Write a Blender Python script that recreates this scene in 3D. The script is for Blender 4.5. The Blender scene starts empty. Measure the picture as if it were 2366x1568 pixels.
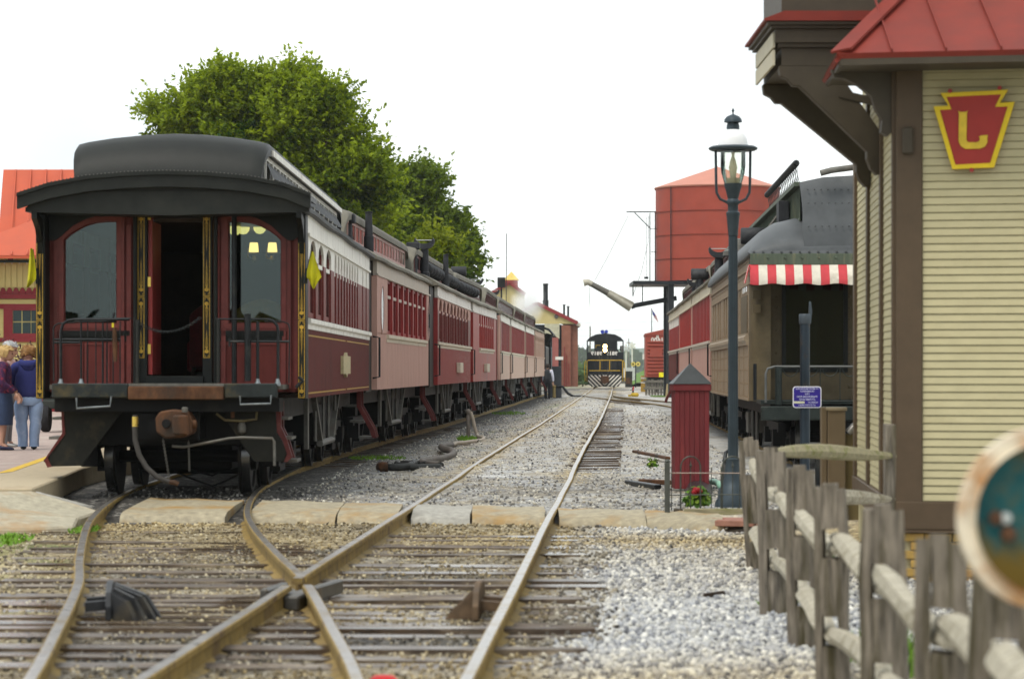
import bpy, bmesh, math, random
import numpy as np
from mathutils import Vector, Matrix, noise as mnoise

rng = random.Random(11)
SC = bpy.context.scene
COL = SC.collection
R = math.radians

# ------------------------------------------------------------------ camera, world, sun, exposure
F = 6500.0          # focal length in reading pixels (photograph read at 2365 px wide)
CX, VH = 1182.5, 853.0
CAMZ = 1.42
cam_d = bpy.data.cameras.new('camera')
cam = bpy.data.objects.new('camera', cam_d)
COL.objects.link(cam)
cam.location = (0, 0, CAMZ)
cam.rotation_euler = (R(90), 0, 0)
cam_d.sensor_width = 36.0
cam_d.lens = 36.0 * F / 2365.0
cam_d.shift_y = (VH - 784.0) / 2365.0
cam_d.clip_start = 0.5
cam_d.clip_end = 6000
cam_d.dof.use_dof = True
cam_d.dof.focus_distance = 58
cam_d.dof.aperture_fstop = 4.0
SC.camera = cam

SUN_EL, SUN_AZ = R(60), R(215)      # azimuth measured clockwise from +Y
w = bpy.data.worlds.new('World')
SC.world = w
w.use_nodes = True
nt = w.node_tree
nt.nodes.clear()
o_ = nt.nodes.new('ShaderNodeOutputWorld')
sky = nt.nodes.new('ShaderNodeTexSky')
sky.sky_type = 'NISHITA'
sky.sun_disc = False
sky.sun_elevation = SUN_EL
sky.sun_rotation = SUN_AZ
bgA = nt.nodes.new('ShaderNodeBackground'); bgA.inputs[1].default_value = 0.10
nt.links.new(sky.outputs[0], bgA.inputs[0])
tc = nt.nodes.new('ShaderNodeTexCoord')
mp = nt.nodes.new('ShaderNodeMapping'); mp.inputs['Scale'].default_value = (2.2, 2.2, 6.0)
mp.inputs['Location'].default_value = (3.1, 1.7, 0.4)
nt.links.new(tc.outputs['Generated'], mp.inputs[0])
nz = nt.nodes.new('ShaderNodeTexNoise'); nz.inputs['Scale'].default_value = 1.6
nz.inputs['Detail'].default_value = 5; nz.inputs['Roughness'].default_value = 0.45
nt.links.new(mp.outputs[0], nz.inputs['Vector'])
cr = nt.nodes.new('ShaderNodeValToRGB')
cr.color_ramp.elements[0].position = 0.32; cr.color_ramp.elements[0].color = (0.66, 0.74, 0.80, 1)
cr.color_ramp.elements[1].position = 0.56; cr.color_ramp.elements[1].color = (1.0, 1.03, 1.02, 1)
nt.links.new(nz.outputs[0], cr.inputs[0])
bgB = nt.nodes.new('ShaderNodeBackground'); bgB.inputs[1].default_value = 1.04
nt.links.new(cr.outputs[0], bgB.inputs[0])
mx = nt.nodes.new('ShaderNodeMixShader'); mx.inputs[0].default_value = 0.88
nt.links.new(bgA.outputs[0], mx.inputs[1]); nt.links.new(bgB.outputs[0], mx.inputs[2])
nt.links.new(mx.outputs[0], o_.inputs[0])

sun_d = bpy.data.lights.new('sun', 'SUN')
sun_d.energy = 1.5
sun_d.angle = R(22)
sun_d.color = (1.0, 0.94, 0.85)
sun = bpy.data.objects.new('sun', sun_d)
COL.objects.link(sun)
sd = Vector((math.sin(SUN_AZ) * math.cos(SUN_EL), math.cos(SUN_AZ) * math.cos(SUN_EL), math.sin(SUN_EL)))
sun.rotation_euler = sd.to_track_quat('Z', 'Y').to_euler()
sun.location = (0, -20, 60)

SC.view_settings.view_transform = 'Standard'
SC.view_settings.look = 'None'
SC.view_settings.exposure = 0.46
SC.view_settings.gamma = 1.0
SC.view_settings.use_curve_mapping = False
SC.render.engine = 'CYCLES'
SC.cycles.max_bounces = 8
SC.cycles.transparent_max_bounces = 12
SC.cycles.volume_bounces = 3
SC.cycles.use_denoising = True
SC.cycles.caustics_reflective = False
SC.cycles.caustics_refractive = False


# ------------------------------------------------------------------ helpers
def P(u, v, Y):
    return Vector(((u - CX) / F * Y, Y, CAMZ + (VH - v) / F * Y))


def G(u, v, z=0.0):
    Y = (CAMZ - z) * F / (v - VH)
    return Vector(((u - CX) / F * Y, Y, z))


def interp(tab, y):
    if y <= tab[0][0]:
        a, b = tab[0], tab[1]
    elif y >= tab[-1][0]:
        a, b = tab[-2], tab[-1]
    else:
        for i in range(len(tab) - 1):
            if tab[i][0] <= y <= tab[i + 1][0]:
                a, b = tab[i], tab[i + 1]
                break
    t = (y - a[0]) / (b[0] - a[0])
    return a[1] + (b[1] - a[1]) * t


def smooth_tab(tab, n=4):
    """catmull-rom densify of (y, x) table"""
    out = []
    pts = [tab[0]] + list(tab) + [tab[-1]]
    for i in range(1, len(pts) - 2):
        p0, p1, p2, p3 = pts[i - 1], pts[i], pts[i + 1], pts[i + 2]
        for k in range(n):
            t = k / n
            y = p1[0] + (p2[0] - p1[0]) * t
            m1 = (p2[1] - p0[1]) / max(1e-6, p2[0] - p0[0]) * (p2[0] - p1[0])
            m2 = (p3[1] - p1[1]) / max(1e-6, p3[0] - p1[0]) * (p2[0] - p1[0])
            h = (2 * t**3 - 3 * t**2 + 1) * p1[1] + (t**3 - 2 * t**2 + t) * m1 + (-2 * t**3 + 3 * t**2) * p2[1] + (t**3 - t**2) * m2
            out.append((y, h))
    out.append(tab[-1])
    return out


_mats = {}


def M(name, col, rough=0.6, metal=0.0, var=0.18, scale=6.0, bump=0.15, col2=None, amt2=0.45, scale2=1.4,
      stretch=(1, 1, 1), spec=0.22, coat=0.0, rough_var=0.1, bdist=0.01, detail=6):
    """weathered paint / wood / metal: base colour with grain, stains of a second colour, fine relief"""
    if name in _mats:
        return _mats[name]
    m = bpy.data.materials.new(name)
    m.use_nodes = True
    t = m.node_tree
    N, L = t.nodes, t.links
    b = N['Principled BSDF']
    tc = N.new('ShaderNodeTexCoord')
    oi = N.new('ShaderNodeObjectInfo')
    mul = N.new('ShaderNodeMath'); mul.operation = 'MULTIPLY'; mul.inputs[1].default_value = 37.0
    L.new(oi.outputs['Random'], mul.inputs[0])
    add = N.new('ShaderNodeVectorMath'); add.operation = 'ADD'
    L.new(tc.outputs['Object'], add.inputs[0]); L.new(mul.outputs[0], add.inputs[1])
    mp = N.new('ShaderNodeMapping'); mp.inputs['Scale'].default_value = stretch
    L.new(add.outputs[0], mp.inputs[0])
    n1 = N.new('ShaderNodeTexNoise'); n1.inputs['Scale'].default_value = scale; n1.inputs['Detail'].default_value = detail
    n1.inputs['Roughness'].default_value = 0.62
    L.new(mp.outputs[0], n1.inputs['Vector'])
    lo = [max(0, c * (1 - var)) for c in col]; hi = [min(1, c * (1 + var)) for c in col]
    r1 = N.new('ShaderNodeValToRGB')
    r1.color_ramp.elements[0].position = 0.32; r1.color_ramp.elements[0].color = (*lo, 1)
    r1.color_ramp.elements[1].position = 0.68; r1.color_ramp.elements[1].color = (*hi, 1)
    L.new(n1.outputs[0], r1.inputs[0])
    out = r1.outputs[0]
    if col2 is not None:
        n2 = N.new('ShaderNodeTexNoise'); n2.inputs['Scale'].default_value = scale2; n2.inputs['Detail'].default_value = 5
        n2.inputs['Roughness'].default_value = 0.65
        L.new(mp.outputs[0], n2.inputs['Vector'])
        r2 = N.new('ShaderNodeValToRGB')
        e0 = 0.62 - 0.22 * amt2
        r2.color_ramp.elements[0].position = e0; r2.color_ramp.elements[0].color = (0, 0, 0, 1)
        r2.color_ramp.elements[1].position = min(1, e0 + 0.16); r2.color_ramp.elements[1].color = (1, 1, 1, 1)
        L.new(n2.outputs[0], r2.inputs[0])
        mm = N.new('ShaderNodeMixRGB'); mm.inputs[2].default_value = (*col2, 1)
        L.new(r2.outputs[0], mm.inputs[0]); L.new(out, mm.inputs[1])
        out = mm.outputs[0]
    L.new(out, b.inputs['Base Color'])
    b.inputs['Metallic'].default_value = metal
    b.inputs['Specular IOR Level'].default_value = spec
    if coat:
        b.inputs['Coat Weight'].default_value = coat
        b.inputs['Coat Roughness'].default_value = 0.15
    mr = N.new('ShaderNodeMapRange')
    mr.inputs['To Min'].default_value = max(0.03, rough - rough_var); mr.inputs['To Max'].default_value = min(1, rough + rough_var)
    L.new(n1.outputs[0], mr.inputs[0]); L.new(mr.outputs[0], b.inputs['Roughness'])
    if bump:
        bp = N.new('ShaderNodeBump'); bp.inputs['Strength'].default_value = bump; bp.inputs['Distance'].default_value = bdist
        L.new(n1.outputs[0], bp.inputs['Height']); L.new(bp.outputs[0], b.inputs['Normal'])
    _mats[name] = m
    return m


def glow(name, col, strength):
    if name in _mats:
        return _mats[name]
    m = bpy.data.materials.new(name); m.use_nodes = True
    b = m.node_tree.nodes['Principled BSDF']
    b.inputs['Base Color'].default_value = (*col, 1)
    b.inputs['Emission Color'].default_value = (*col, 1)
    b.inputs['Emission Strength'].default_value = strength
    _mats[name] = m
    return m


def glass(name, tint=(0.8, 0.9, 0.9), rough=0.02, refl=0.06):
    """thin window glass: tinted see-through sheet with a mirror reflection"""
    if name in _mats:
        return _mats[name]
    m = bpy.data.materials.new(name); m.use_nodes = True
    t = m.node_tree; t.nodes.clear()
    o = t.nodes.new('ShaderNodeOutputMaterial')
    tr = t.nodes.new('ShaderNodeBsdfTransparent'); tr.inputs[0].default_value = (*tint, 1)
    gl = t.nodes.new('ShaderNodeBsdfGlossy'); gl.inputs['Roughness'].default_value = rough
    gl.inputs[0].default_value = (0.92, 1.0, 0.98, 1)
    fr = t.nodes.new('ShaderNodeFresnel'); fr.inputs[0].default_value = 1.5
    ad = t.nodes.new('ShaderNodeMath'); ad.operation = 'ADD'; ad.inputs[1].default_value = refl
    ad.use_clamp = True
    t.links.new(fr.outputs[0], ad.inputs[0])
    mx = t.nodes.new('ShaderNodeMixShader')
    t.links.new(ad.outputs[0], mx.inputs[0]); t.links.new(tr.outputs[0], mx.inputs[1]); t.links.new(gl.outputs[0], mx.inputs[2])
    t.links.new(mx.outputs[0], o.inputs[0])
    _mats[name] = m
    return m


class MB:
    """collects faces and links them as ONE mesh object"""

    def __init__(s):
        s.v = []; s.f = []; s.m = []

    def add(s, vs, fs, mi=0):
        k = len(s.v)
        s.v += [tuple(p) for p in vs]
        for f in fs:
            s.f.append(tuple(i + k for i in f)); s.m.append(mi)
        return s

    def box(s, x0, x1, y0, y1, z0, z1, mi=0):
        vs = [(x0, y0, z0), (x1, y0, z0), (x1, y1, z0), (x0, y1, z0), (x0, y0, z1), (x1, y0, z1), (x1, y1, z1), (x0, y1, z1)]
        return s.add(vs, [(0, 3, 2, 1), (4, 5, 6, 7), (0, 1, 5, 4), (1, 2, 6, 5), (2, 3, 7, 6), (3, 0, 4, 7)], mi)

    def bar(s, p, q, w, h, up=(0, 0, 1), mi=0):
        p, q, up = Vector(p), Vector(q), Vector(up)
        d = (q - p).normalized()
        a = d.cross(up)
        if a.length < 1e-4:
            a = d.cross(Vector((1, 0, 0)))
        a.normalize(); b = a.cross(d)
        a *= w / 2; b *= h / 2
        vs = [p - a - b, p + a - b, p + a + b, p - a + b, q - a - b, q + a - b, q + a + b, q - a + b]
        return s.add(vs, [(0, 1, 2, 3), (7, 6, 5, 4), (0, 4, 5, 1), (1, 5, 6, 2), (2, 6, 7, 3), (3, 7, 4, 0)], mi)

    def tube(s, pts, r, seg=8, mi=0, cap=True, closed=False):
        pts = [Vector(p) for p in pts]
        n = len(pts)
        rs = r if isinstance(r, (list, tuple)) else [r] * n
        base = len(s.v)
        t0 = (pts[1] - pts[0]).normalized()
        ref = Vector((0, 0, 1)) if abs(t0.z) < 0.9 else Vector((1, 0, 0))
        a = t0.cross(ref).normalized()
        for i in range(n):
            if closed:
                t = (pts[(i + 1) % n] - pts[i - 1])
            else:
                t = pts[min(i + 1, n - 1)] - pts[max(i - 1, 0)]
            t.normalize()
            a = (a - t * a.dot(t))
            if a.length < 1e-5:
                a = t.orthogonal()
            a.normalize(); b = t.cross(a)
            for k in range(seg):
                an = 2 * math.pi * k / seg
                s.v.append(tuple(pts[i] + (a * math.cos(an) + b * math.sin(an)) * rs[i]))
        for i in range(n if closed else n - 1):
            j = (i + 1) % n
            for k in range(seg):
                k2 = (k + 1) % seg
                s.f.append((base + i * seg + k, base + i * seg + k2, base + j * seg + k2, base + j * seg + k)); s.m.append(mi)
        if cap and not closed:
            s.f.append(tuple(base + k for k in range(seg))[::-1]); s.m.append(mi)
            s.f.append(tuple(base + (n - 1) * seg + k for k in range(seg))); s.m.append(mi)
        return s

    def lathe(s, prof, seg=20, c=(0, 0, 0), mi=0, axis='z', flute=0.0, cap=True):
        base = len(s.v)
        for (r, z) in prof:
            for k in range(seg):
                an = 2 * math.pi * k / seg
                rr = r * (1 - flute * (k % 2))
                x, y = rr * math.cos(an), rr * math.sin(an)
                if axis == 'z':
                    p = (c[0] + x, c[1] + y, c[2] + z)
                elif axis == 'y':
                    p = (c[0] + x, c[1] + z, c[2] + y)
                else:
                    p = (c[0] + z, c[1] + x, c[2] + y)
                s.v.append(p)
        n = len(prof)
        for i in range(n - 1):
            for k in range(seg):
                k2 = (k + 1) % seg
                s.f.append((base + i * seg + k, base + i * seg + k2, base + (i + 1) * seg + k2, base + (i + 1) * seg + k)); s.m.append(mi)
        if cap:
            s.f.append(tuple(base + k for k in range(seg))[::-1]); s.m.append(mi)
            s.f.append(tuple(base + (n - 1) * seg + k for k in range(seg))); s.m.append(mi)
        return s

    def prism(s, poly, a, b, axis='y', mi=0):
        n = len(poly)

        def pt(p, t):
            if axis == 'y':
                return (p[0], t, p[1])
            if axis == 'x':
                return (t, p[0], p[1])
            return (p[0], p[1], t)
        vs = [pt(p, a) for p in poly] + [pt(p, b) for p in poly]
        fs = [tuple(range(n))[::-1], tuple(range(n, 2 * n))]
        for i in range(n):
            j = (i + 1) % n
            fs.append((i, j, n + j, n + i))
        return s.add(vs, fs, mi)

    def ring_prism(s, outer, inner, a, b, axis='y', mi=0):
        """frame between two outlines with the same number of points"""
        n = len(outer)

        def pt(p, t):
            if axis == 'y':
                return (p[0], t, p[1])
            if axis == 'x':
                return (t, p[0], p[1])
            return (p[0], p[1], t)
        vs = [pt(p, a) for p in outer] + [pt(p, a) for p in inner] + [pt(p, b) for p in outer] + [pt(p, b) for p in inner]
        fs = []
        for i in range(n):
            j = (i + 1) % n
            fs += [(i, j, n + j, n + i), (2 * n + i, 3 * n + i, 3 * n + j, 2 * n + j), (i, 2 * n + i, 2 * n + j, j), (n + i, n + j, 3 * n + j, 3 * n + i)]
        return s.add(vs, fs, mi)

    def loft(s, rings, closed=True, cap=True, mi=0):
        base = len(s.v); n = len(rings[0])
        for r_ in rings:
            s.v += [tuple(p) for p in r_]
        for i in range(len(rings) - 1):
            for k in range(n if closed else n - 1):
                k2 = (k + 1) % n
                s.f.append((base + i * n + k, base + i * n + k2, base + (i + 1) * n + k2, base + (i + 1) * n + k)); s.m.append(mi)
        if cap and closed:
            s.f.append(tuple(base + k for k in range(n))[::-1]); s.m.append(mi)
            s.f.append(tuple(base + (len(rings) - 1) * n + k for k in range(n))); s.m.append(mi)
        return s

    def mesh(s, name, mats, smooth=None, bevel=0.0, fix=True, subdiv=0, jitter=0.0, jscale=4.0):
        me = bpy.data.meshes.new(name)
        me.from_pydata(s.v, [], s.f)
        me.polygons.foreach_set('material_index', s.m)
        mats = mats if isinstance(mats, (list, tuple)) else [mats]
        for m in mats:
            me.materials.append(m)
        if fix or bevel or subdiv:
            bm = bmesh.new(); bm.from_mesh(me)
            if fix:
                bmesh.ops.recalc_face_normals(bm, faces=bm.faces)
            if bevel:
                es = [e for e in bm.edges if len(e.link_faces) == 2 and e.calc_face_angle(0) > R(40)]
                bmesh.ops.bevel(bm, geom=es, offset=bevel, segments=1, affect='EDGES', clamp_overlap=True)
            if subdiv:
                bmesh.ops.subdivide_edges(bm, edges=bm.edges, cuts=subdiv, use_grid_fill=True)
            if jitter:
                off = rng.random() * 100
                for v in bm.verts:
                    q = v.co * jscale + Vector((off, 0, 0))
                    v.co += Vector((mnoise.noise(q), mnoise.noise(q + Vector((31, 7, 3))), mnoise.noise(q + Vector((5, 57, 19))))) * jitter
            bm.to_mesh(me); bm.free()
        if smooth is not None:
            me.polygons.foreach_set('use_smooth', [True] * len(me.polygons))
            me.set_sharp_from_angle(angle=R(smooth))
        me.update()
        return me

    def obj(s, name, mats, parent=None, **kw):
        return link(name, s.mesh(name, mats, **kw), parent)


def link(name, me, parent=None, loc=None, rot=None, scale=None):
    o = bpy.data.objects.new(name, me)
    COL.objects.link(o)
    if parent is not None:
        o.parent = parent
    if loc is not None:
        o.location = loc
    if rot is not None:
        o.rotation_euler = rot
    if scale is not None:
        o.scale = scale
    return o


def tag(o, label, cat, group=None):
    o['label'] = label; o['category'] = cat
    if group:
        o['group'] = group
    return o


def thing(name, label, cat, loc=(0, 0, 0), rz=0.0, group=None):
    o = bpy.data.objects.new(name, None)
    COL.objects.link(o)
    o.empty_display_size = 0.2
    o.location = loc; o.rotation_euler = (0, 0, rz)
    return tag(o, label, cat, group)


def struct(o):
    o['kind'] = 'structure'
    return o


def stuff(o):
    o['kind'] = 'stuff'
    return o


def copy_tree(o, parent=None):
    c = o.copy(); COL.objects.link(c)
    if parent is not None:
        c.parent = parent
    for ch in list(o.children):
        copy_tree(ch, c)
    return c


def text_mb(body, size, depth=0.004, mirror=True, font_scale_x=1.0, thick=0.0):
    """letters as a flat solid mesh in the local x-z plane, centred; mirrored like the photograph's"""
    cu = bpy.data.curves.new('letters', 'FONT')
    cu.body = body; cu.size = size; cu.align_x = 'CENTER'; cu.align_y = 'CENTER'
    cu.extrude = depth / 2; cu.offset = thick; cu.resolution_u = 2
    ob = bpy.data.objects.new('letters', cu)
    COL.objects.link(ob)
    dg = bpy.context.evaluated_depsgraph_get()
    me = bpy.data.meshes.new_from_object(ob.evaluated_get(dg))
    bpy.data.objects.remove(ob); bpy.data.curves.remove(cu)
    mb = MB()
    vs = [((-v.co.x if mirror else v.co.x) * font_scale_x, -v.co.z, v.co.y) for v in me.vertices]
    mb.add(vs, [tuple(p.vertices) for p in me.polygons], 0)
    bpy.data.meshes.remove(me)
    return mb


def arc(cx, cz, r, a0, a1, n):
    return [(cx + r * math.cos(R(a0 + (a1 - a0) * i / n)), cz + r * math.sin(R(a0 + (a1 - a0) * i / n))) for i in range(n + 1)]


def set_attr(me, name, arr):
    a = me.attributes.new(name, 'FLOAT', 'POINT')
    a.data.foreach_set('value', np.asarray(arr, dtype=np.float32))
# ------------------------------------------------------------------ tracks: (Y, X) of each centre line
LT = smooth_tab([(5, -0.95), (9, -1.15), (12.9, -1.465), (15.7, -1.77), (18.9, -2.15), (21.1, -2.48), (23.8, -2.87), (26.5, -3.22), (29, -3.48),
                 (31.5, -3.66), (34.7, -3.79), (41.8, -3.81), (50, -3.62), (60.6, -3.2), (71.5, -2.63), (86.5, -2.0), (97.5, -1.57),
                 (106.5, -1.17), (115, -0.8), (137, 0.05), (160, 1.0), (185, 2.0)])
MT = smooth_tab([(5, -1.25), (12.9, -0.968), (18.95, -0.72), (28.2, -0.35), (36.1, -0.02), (42.6, 0.22), (55, 0.72), (75, 1.56), (100, 2.55),
                 (150, 4.5), (206, 6.6), (260, 8.65), (400, 14.0)])
RTK = smooth_tab([(24, 4.45), (40, 4.95), (56, 5.46), (70, 5.9), (80, 6.2), (90, 6.5), (98, 6.75), (106, 6.85), (113, 6.75), (120, 6.45), (133, 5.55),
                  (146, 4.85), (158, 4.86), (166, 5.1)])
GA = 0.7525   # half gauge to rail centre
kerb_front = [(-9, 29.2), (-5, 28.9), (-2, 28.65), (0, 28.4), (1.3, 27.95), (2.1, 27.1), (2.6, 26.4), (9, 20)]
kerb_back = [(-9, 32.2), (-5, 31.8), (-3, 30.8), (-0.38, 29.6), (1.3, 28.75), (2.1, 27.9), (2.6, 27.3), (9, 21)]


def tx(tab, y):
    return interp(tab, y)


def nz2(x, y, s, o=0.0):
    return mnoise.noise(Vector((x * s + o, y * s - o, o * 0.37)))


def gz(x, y):
    kf, kb = interp(kerb_front, x), interp(kerb_back, x)
    if y < kf + 0.25:
        z = -0.15
    elif y < kb + 0.1:
        z = -0.15 + 0.11 * (y - kf - 0.25) / max(0.2, kb - kf - 0.15)
    elif y < 37:
        z = -0.035
    elif y < 44:
        z = -0.035 - 0.065 * (y - 37) / 7
    else:
        z = -0.10
    if abs(x) < 14 and 4 < y < 230:
        z += 0.013 * nz2(x, y, 2.3, 3) + 0.009 * nz2(x, y, 7.1, 9)
    xm_ = tx(MT, min(max(y, 5), 400))
    if 38 < y < 200 and -1.5 < x - xm_ < .66:
        z += .062 * min(1, (y - 38) / 3) * (1 + .25 * nz2(x, y, 3.1, 7))
    # right of the middle line the limestone is banked a little
    if y > 38 and x > tx(MT, y) + 1.6:
        z += 0.05 * min(1, (x - tx(MT, y) - 1.6))
    if y > 230:
        t = (y - 230)
        z -= min(0.6, t * 0.004)
    return z


xs = [-3200, -1500, -700, -300, -150, -80, -45, -28, -18, -13] + list(np.arange(-10, 10.01, 0.14)) + [11, 12.5, 15, 20, 30, 45, 80, 150, 300, 700, 1500, 3200]
ys = [-150, -80, -30, -8, 0, 4, 7, 9, 10.5] + list(np.arange(11.4, 42, 0.14)) + list(np.arange(42.2, 70, 0.5)) + list(np.arange(71, 232, 2.5)) + [240, 255, 275, 300, 350, 420, 520, 700, 1000, 1500, 2700, 4400]
nx, ny = len(xs), len(ys)
gv, dk, tn, lt, gr, wt = [], [], [], [], [], []
for y in ys:
    xl, xm, xr = tx(LT, min(y, 185)), tx(MT, min(y, 400)), tx(RTK, min(max(y, 24), 166))
    for x in xs:
        gv.append((x, y, gz(x, y)))
        n1, n2 = nz2(x, y, 0.55, 1.3), nz2(x, y, 1.9, 4.4)
        dl, dm, dr_ = abs(x - xl), abs(x - xm), abs(x - xr)
        d = t_ = l_ = g_ = w_ = 0.0
        if y < 28.6:
            # turnout in front of the kerb: oily middle, tan fines, blue-grey chippings to the right
            inner = xl - 1.25 < x < xm + 1.0
            d = (0.70 + 0.7 * n1 + 0.3 * n2) if inner else 0.12 + 0.2 * n1
            t_ = 0.95 + 0.6 * n2 + 0.4 * n1 if x < xm + 1.0 else 0.25 + 0.7 * nz2(x, y, 0.33, 8) + 0.25 * (1 - min(1, abs(y - 25.6) / 1.4))
            if 24.5 < y:
                t_ += 0.45
                d *= 0.5
            l_ = max(0, min(1, (x - xm - 0.95) * 1.8))
            if x < xl - 0.8:
                t_ += 0.35; d *= 0.6
                g_ = max(0, 0.55 * (nz2(x, y, 1.1, 21) + 0.15) * 2) if y > 22 else max(0, nz2(x, y, 1.3, 21) - 0.1)
                if x < -4.6 and y > 25.5:
                    g_ += 0.6 * max(0, nz2(x, y, 0.9, 2) + 0.4)
        else:
            d = 0.14 + 0.3 * n1 + 0.15 * n2
            if y < 38 and x < 3.5:
                d += 0.12
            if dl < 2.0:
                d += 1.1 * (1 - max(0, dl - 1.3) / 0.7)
            if xm - 0.9 < x < xm + 0.9 and y > 38:
                l_ = 0.45 + 0.5 * n1
                d -= 0.1
            e = min(abs(abs(x - xm) - 0.78), 1.0)
            t_ = 0.2 + 0.5 * n2 + (0.5 if e < 0.22 and y > 36 else 0)
            if x > xm + 1.45 and y > 37:
                l_ = min(1, (y - 37) / 5) * (0.95 + 0.2 * n1); d = 0.12 + 0.35 * max(0, n1)
            if xl + 2.2 < x < xm - 1.2 and y > 36:
                l_ = 0.35 + 0.45 * n1
                if y > 44:
                    g_ = max(0, (nz2(x, y, 0.35, 31) - 0.12)) * 1.3
                t_ += 0.15
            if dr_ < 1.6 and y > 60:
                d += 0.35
            if y > 170 and abs(x) < 60:
                t_ += 0.3; l_ = max(l_, 0.4)
            if (y > 235 or abs(x) > 25) and not (dm < 3.5):
                g_ = 1.0
        if y < 9 and abs(x) > 12 or y < -10:
            g_ = 0.8
        dk.append(min(1, max(0, d))); tn.append(min(1, max(0, t_))); lt.append(min(1, max(0, l_))); gr.append(min(1, max(0, g_)))
gf = [(j * nx + i, j * nx + i + 1, (j + 1) * nx + i + 1, (j + 1) * nx + i) for j in range(ny - 1) for i in range(nx - 1)]


def ground_mat(name, stone=False):
    m = bpy.data.materials.new(name); m.use_nodes = True
    t = m.node_tree; N, L = t.nodes, t.links
    b = N['Principled BSDF']
    tc = N.new('ShaderNodeTexCoord')

    def attr(n):
        a = N.new('ShaderNodeAttribute'); a.attribute_name = n
        return a.outputs['Fac']

    def mix(fac, a, bcol):
        x = N.new('ShaderNodeMixRGB')
        if isinstance(fac, float):
            x.inputs[0].default_value = fac
        else:
            L.new(fac, x.inputs[0])
        for k, c in ((1, a), (2, bcol)):
            if isinstance(c, tuple):
                x.inputs[k].default_value = (*c, 1)
            else:
                L.new(c, x.inputs[k])
        return x.outputs[0]
    if stone:
        rnd = attr('rnd')
    else:
        vo = N.new('ShaderNodeTexVoronoi'); vo.inputs['Scale'].default_value = 26
        L.new(tc.outputs['Object'], vo.inputs['Vector'])
        sx = N.new('ShaderNodeSeparateColor'); L.new(vo.outputs['Color'], sx.inputs[0])
        vo2 = N.new('ShaderNodeTexVoronoi'); vo2.inputs['Scale'].default_value = 8.5
        L.new(tc.outputs['Object'], vo2.inputs['Vector'])
        sx2 = N.new('ShaderNodeSeparateColor'); L.new(vo2.outputs['Color'], sx2.inputs[0])
        nn = N.new('ShaderNodeTexNoise'); nn.inputs['Scale'].default_value = 3.0; nn.inputs['Detail'].default_value = 8; nn.inputs['Roughness'].default_value = 0.75
        L.new(tc.outputs['Object'], nn.inputs['Vector'])
        a1 = N.new('ShaderNodeMath'); a1.operation = 'MULTIPLY_ADD'; a1.inputs[1].default_value = 0.55
        L.new(sx.outputs[0], a1.inputs[0])
        a2 = N.new('ShaderNodeMath'); a2.operation = 'MULTIPLY_ADD'; a2.inputs[1].default_value = 0.30; a2.inputs[2].default_value = -0.22
        L.new(sx2.outputs[1], a2.inputs[0])
        a3 = N.new('ShaderNodeMath'); a3.operation = 'MULTIPLY_ADD'; a3.inputs[1].default_value = 0.75
        L.new(nn.outputs[0], a3.inputs[0]); L.new(a2.outputs[0], a3.inputs[2])
        L.new(a3.outputs[0], a1.inputs[2])
        rnd = a1.outputs[0]

    def ramp(fac, stops):
        r = N.new('ShaderNodeValToRGB')
        while len(r.color_ramp.elements) < len(stops):
            r.color_ramp.elements.new(0.5)
        for e, (p, c) in zip(r.color_ramp.elements, stops):
            e.position = p; e.color = (*c, 1)
        L.new(fac, r.inputs[0])
        return r.outputs[0]
    grey = ramp(rnd, [(0.0, (0.07, 0.075, 0.085)), (0.3, (0.20, 0.205, 0.215)), (0.6, (0.33, 0.33, 0.325)), (0.85, (0.46, 0.45, 0.42)), (1.0, (0.62, 0.61, 0.57))])
    light = ramp(rnd, [(0.0, (0.16, 0.165, 0.18)), (0.3, (0.36, 0.37, 0.39)), (0.6, (0.52, 0.52, 0.51)), (0.85, (0.66, 0.65, 0.60)), (1.0, (0.80, 0.78, 0.72))])
    tan = ramp(rnd, [(0.0, (0.06, 0.042, 0.018)), (0.35, (0.23, 0.165, 0.065)), (0.7, (0.42, 0.31, 0.125)), (1.0, (0.62, 0.52, 0.30))])
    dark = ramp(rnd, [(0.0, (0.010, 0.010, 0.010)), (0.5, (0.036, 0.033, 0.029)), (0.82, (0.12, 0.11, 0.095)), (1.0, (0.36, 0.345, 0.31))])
    grass = ramp(rnd, [(0.0, (0.03, 0.045, 0.01)), (0.5, (0.08, 0.12, 0.018)), (1.0, (0.16, 0.2, 0.045))])
    c = mix(attr('light'), grey, light)
    tm = N.new('ShaderNodeMath'); tm.operation = 'MULTIPLY'; tm.inputs[1].default_value = 0.75
    L.new(attr('tan'), tm.inputs[0]); tm.inputs[1].default_value = .88
    c = mix(tm.outputs[0], c, tan)
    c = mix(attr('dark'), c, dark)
    c = mix(attr('grass'), c, grass)
    L.new(c, b.inputs['Base Color'])
    b.inputs['Roughness'].default_value = 0.8
    b.inputs['Specular IOR Level'].default_value = 0.3
    if not stone:
        bp = N.new('ShaderNodeBump'); bp.inputs['Strength'].default_value = 0.8; bp.inputs['Distance'].default_value = 0.02
        L.new(rnd, bp.inputs['Height']); L.new(bp.outputs[0], b.inputs['Normal'])
    return m


me = bpy.data.meshes.new('ground')
me.from_pydata(gv, [], gf)
for nme, arr in (('dark', dk), ('tan', tn), ('light', lt), ('grass', gr)):
    set_attr(me, nme, arr)
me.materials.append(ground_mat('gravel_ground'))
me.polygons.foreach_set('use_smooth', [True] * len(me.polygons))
struct(link('ground', me))

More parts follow.
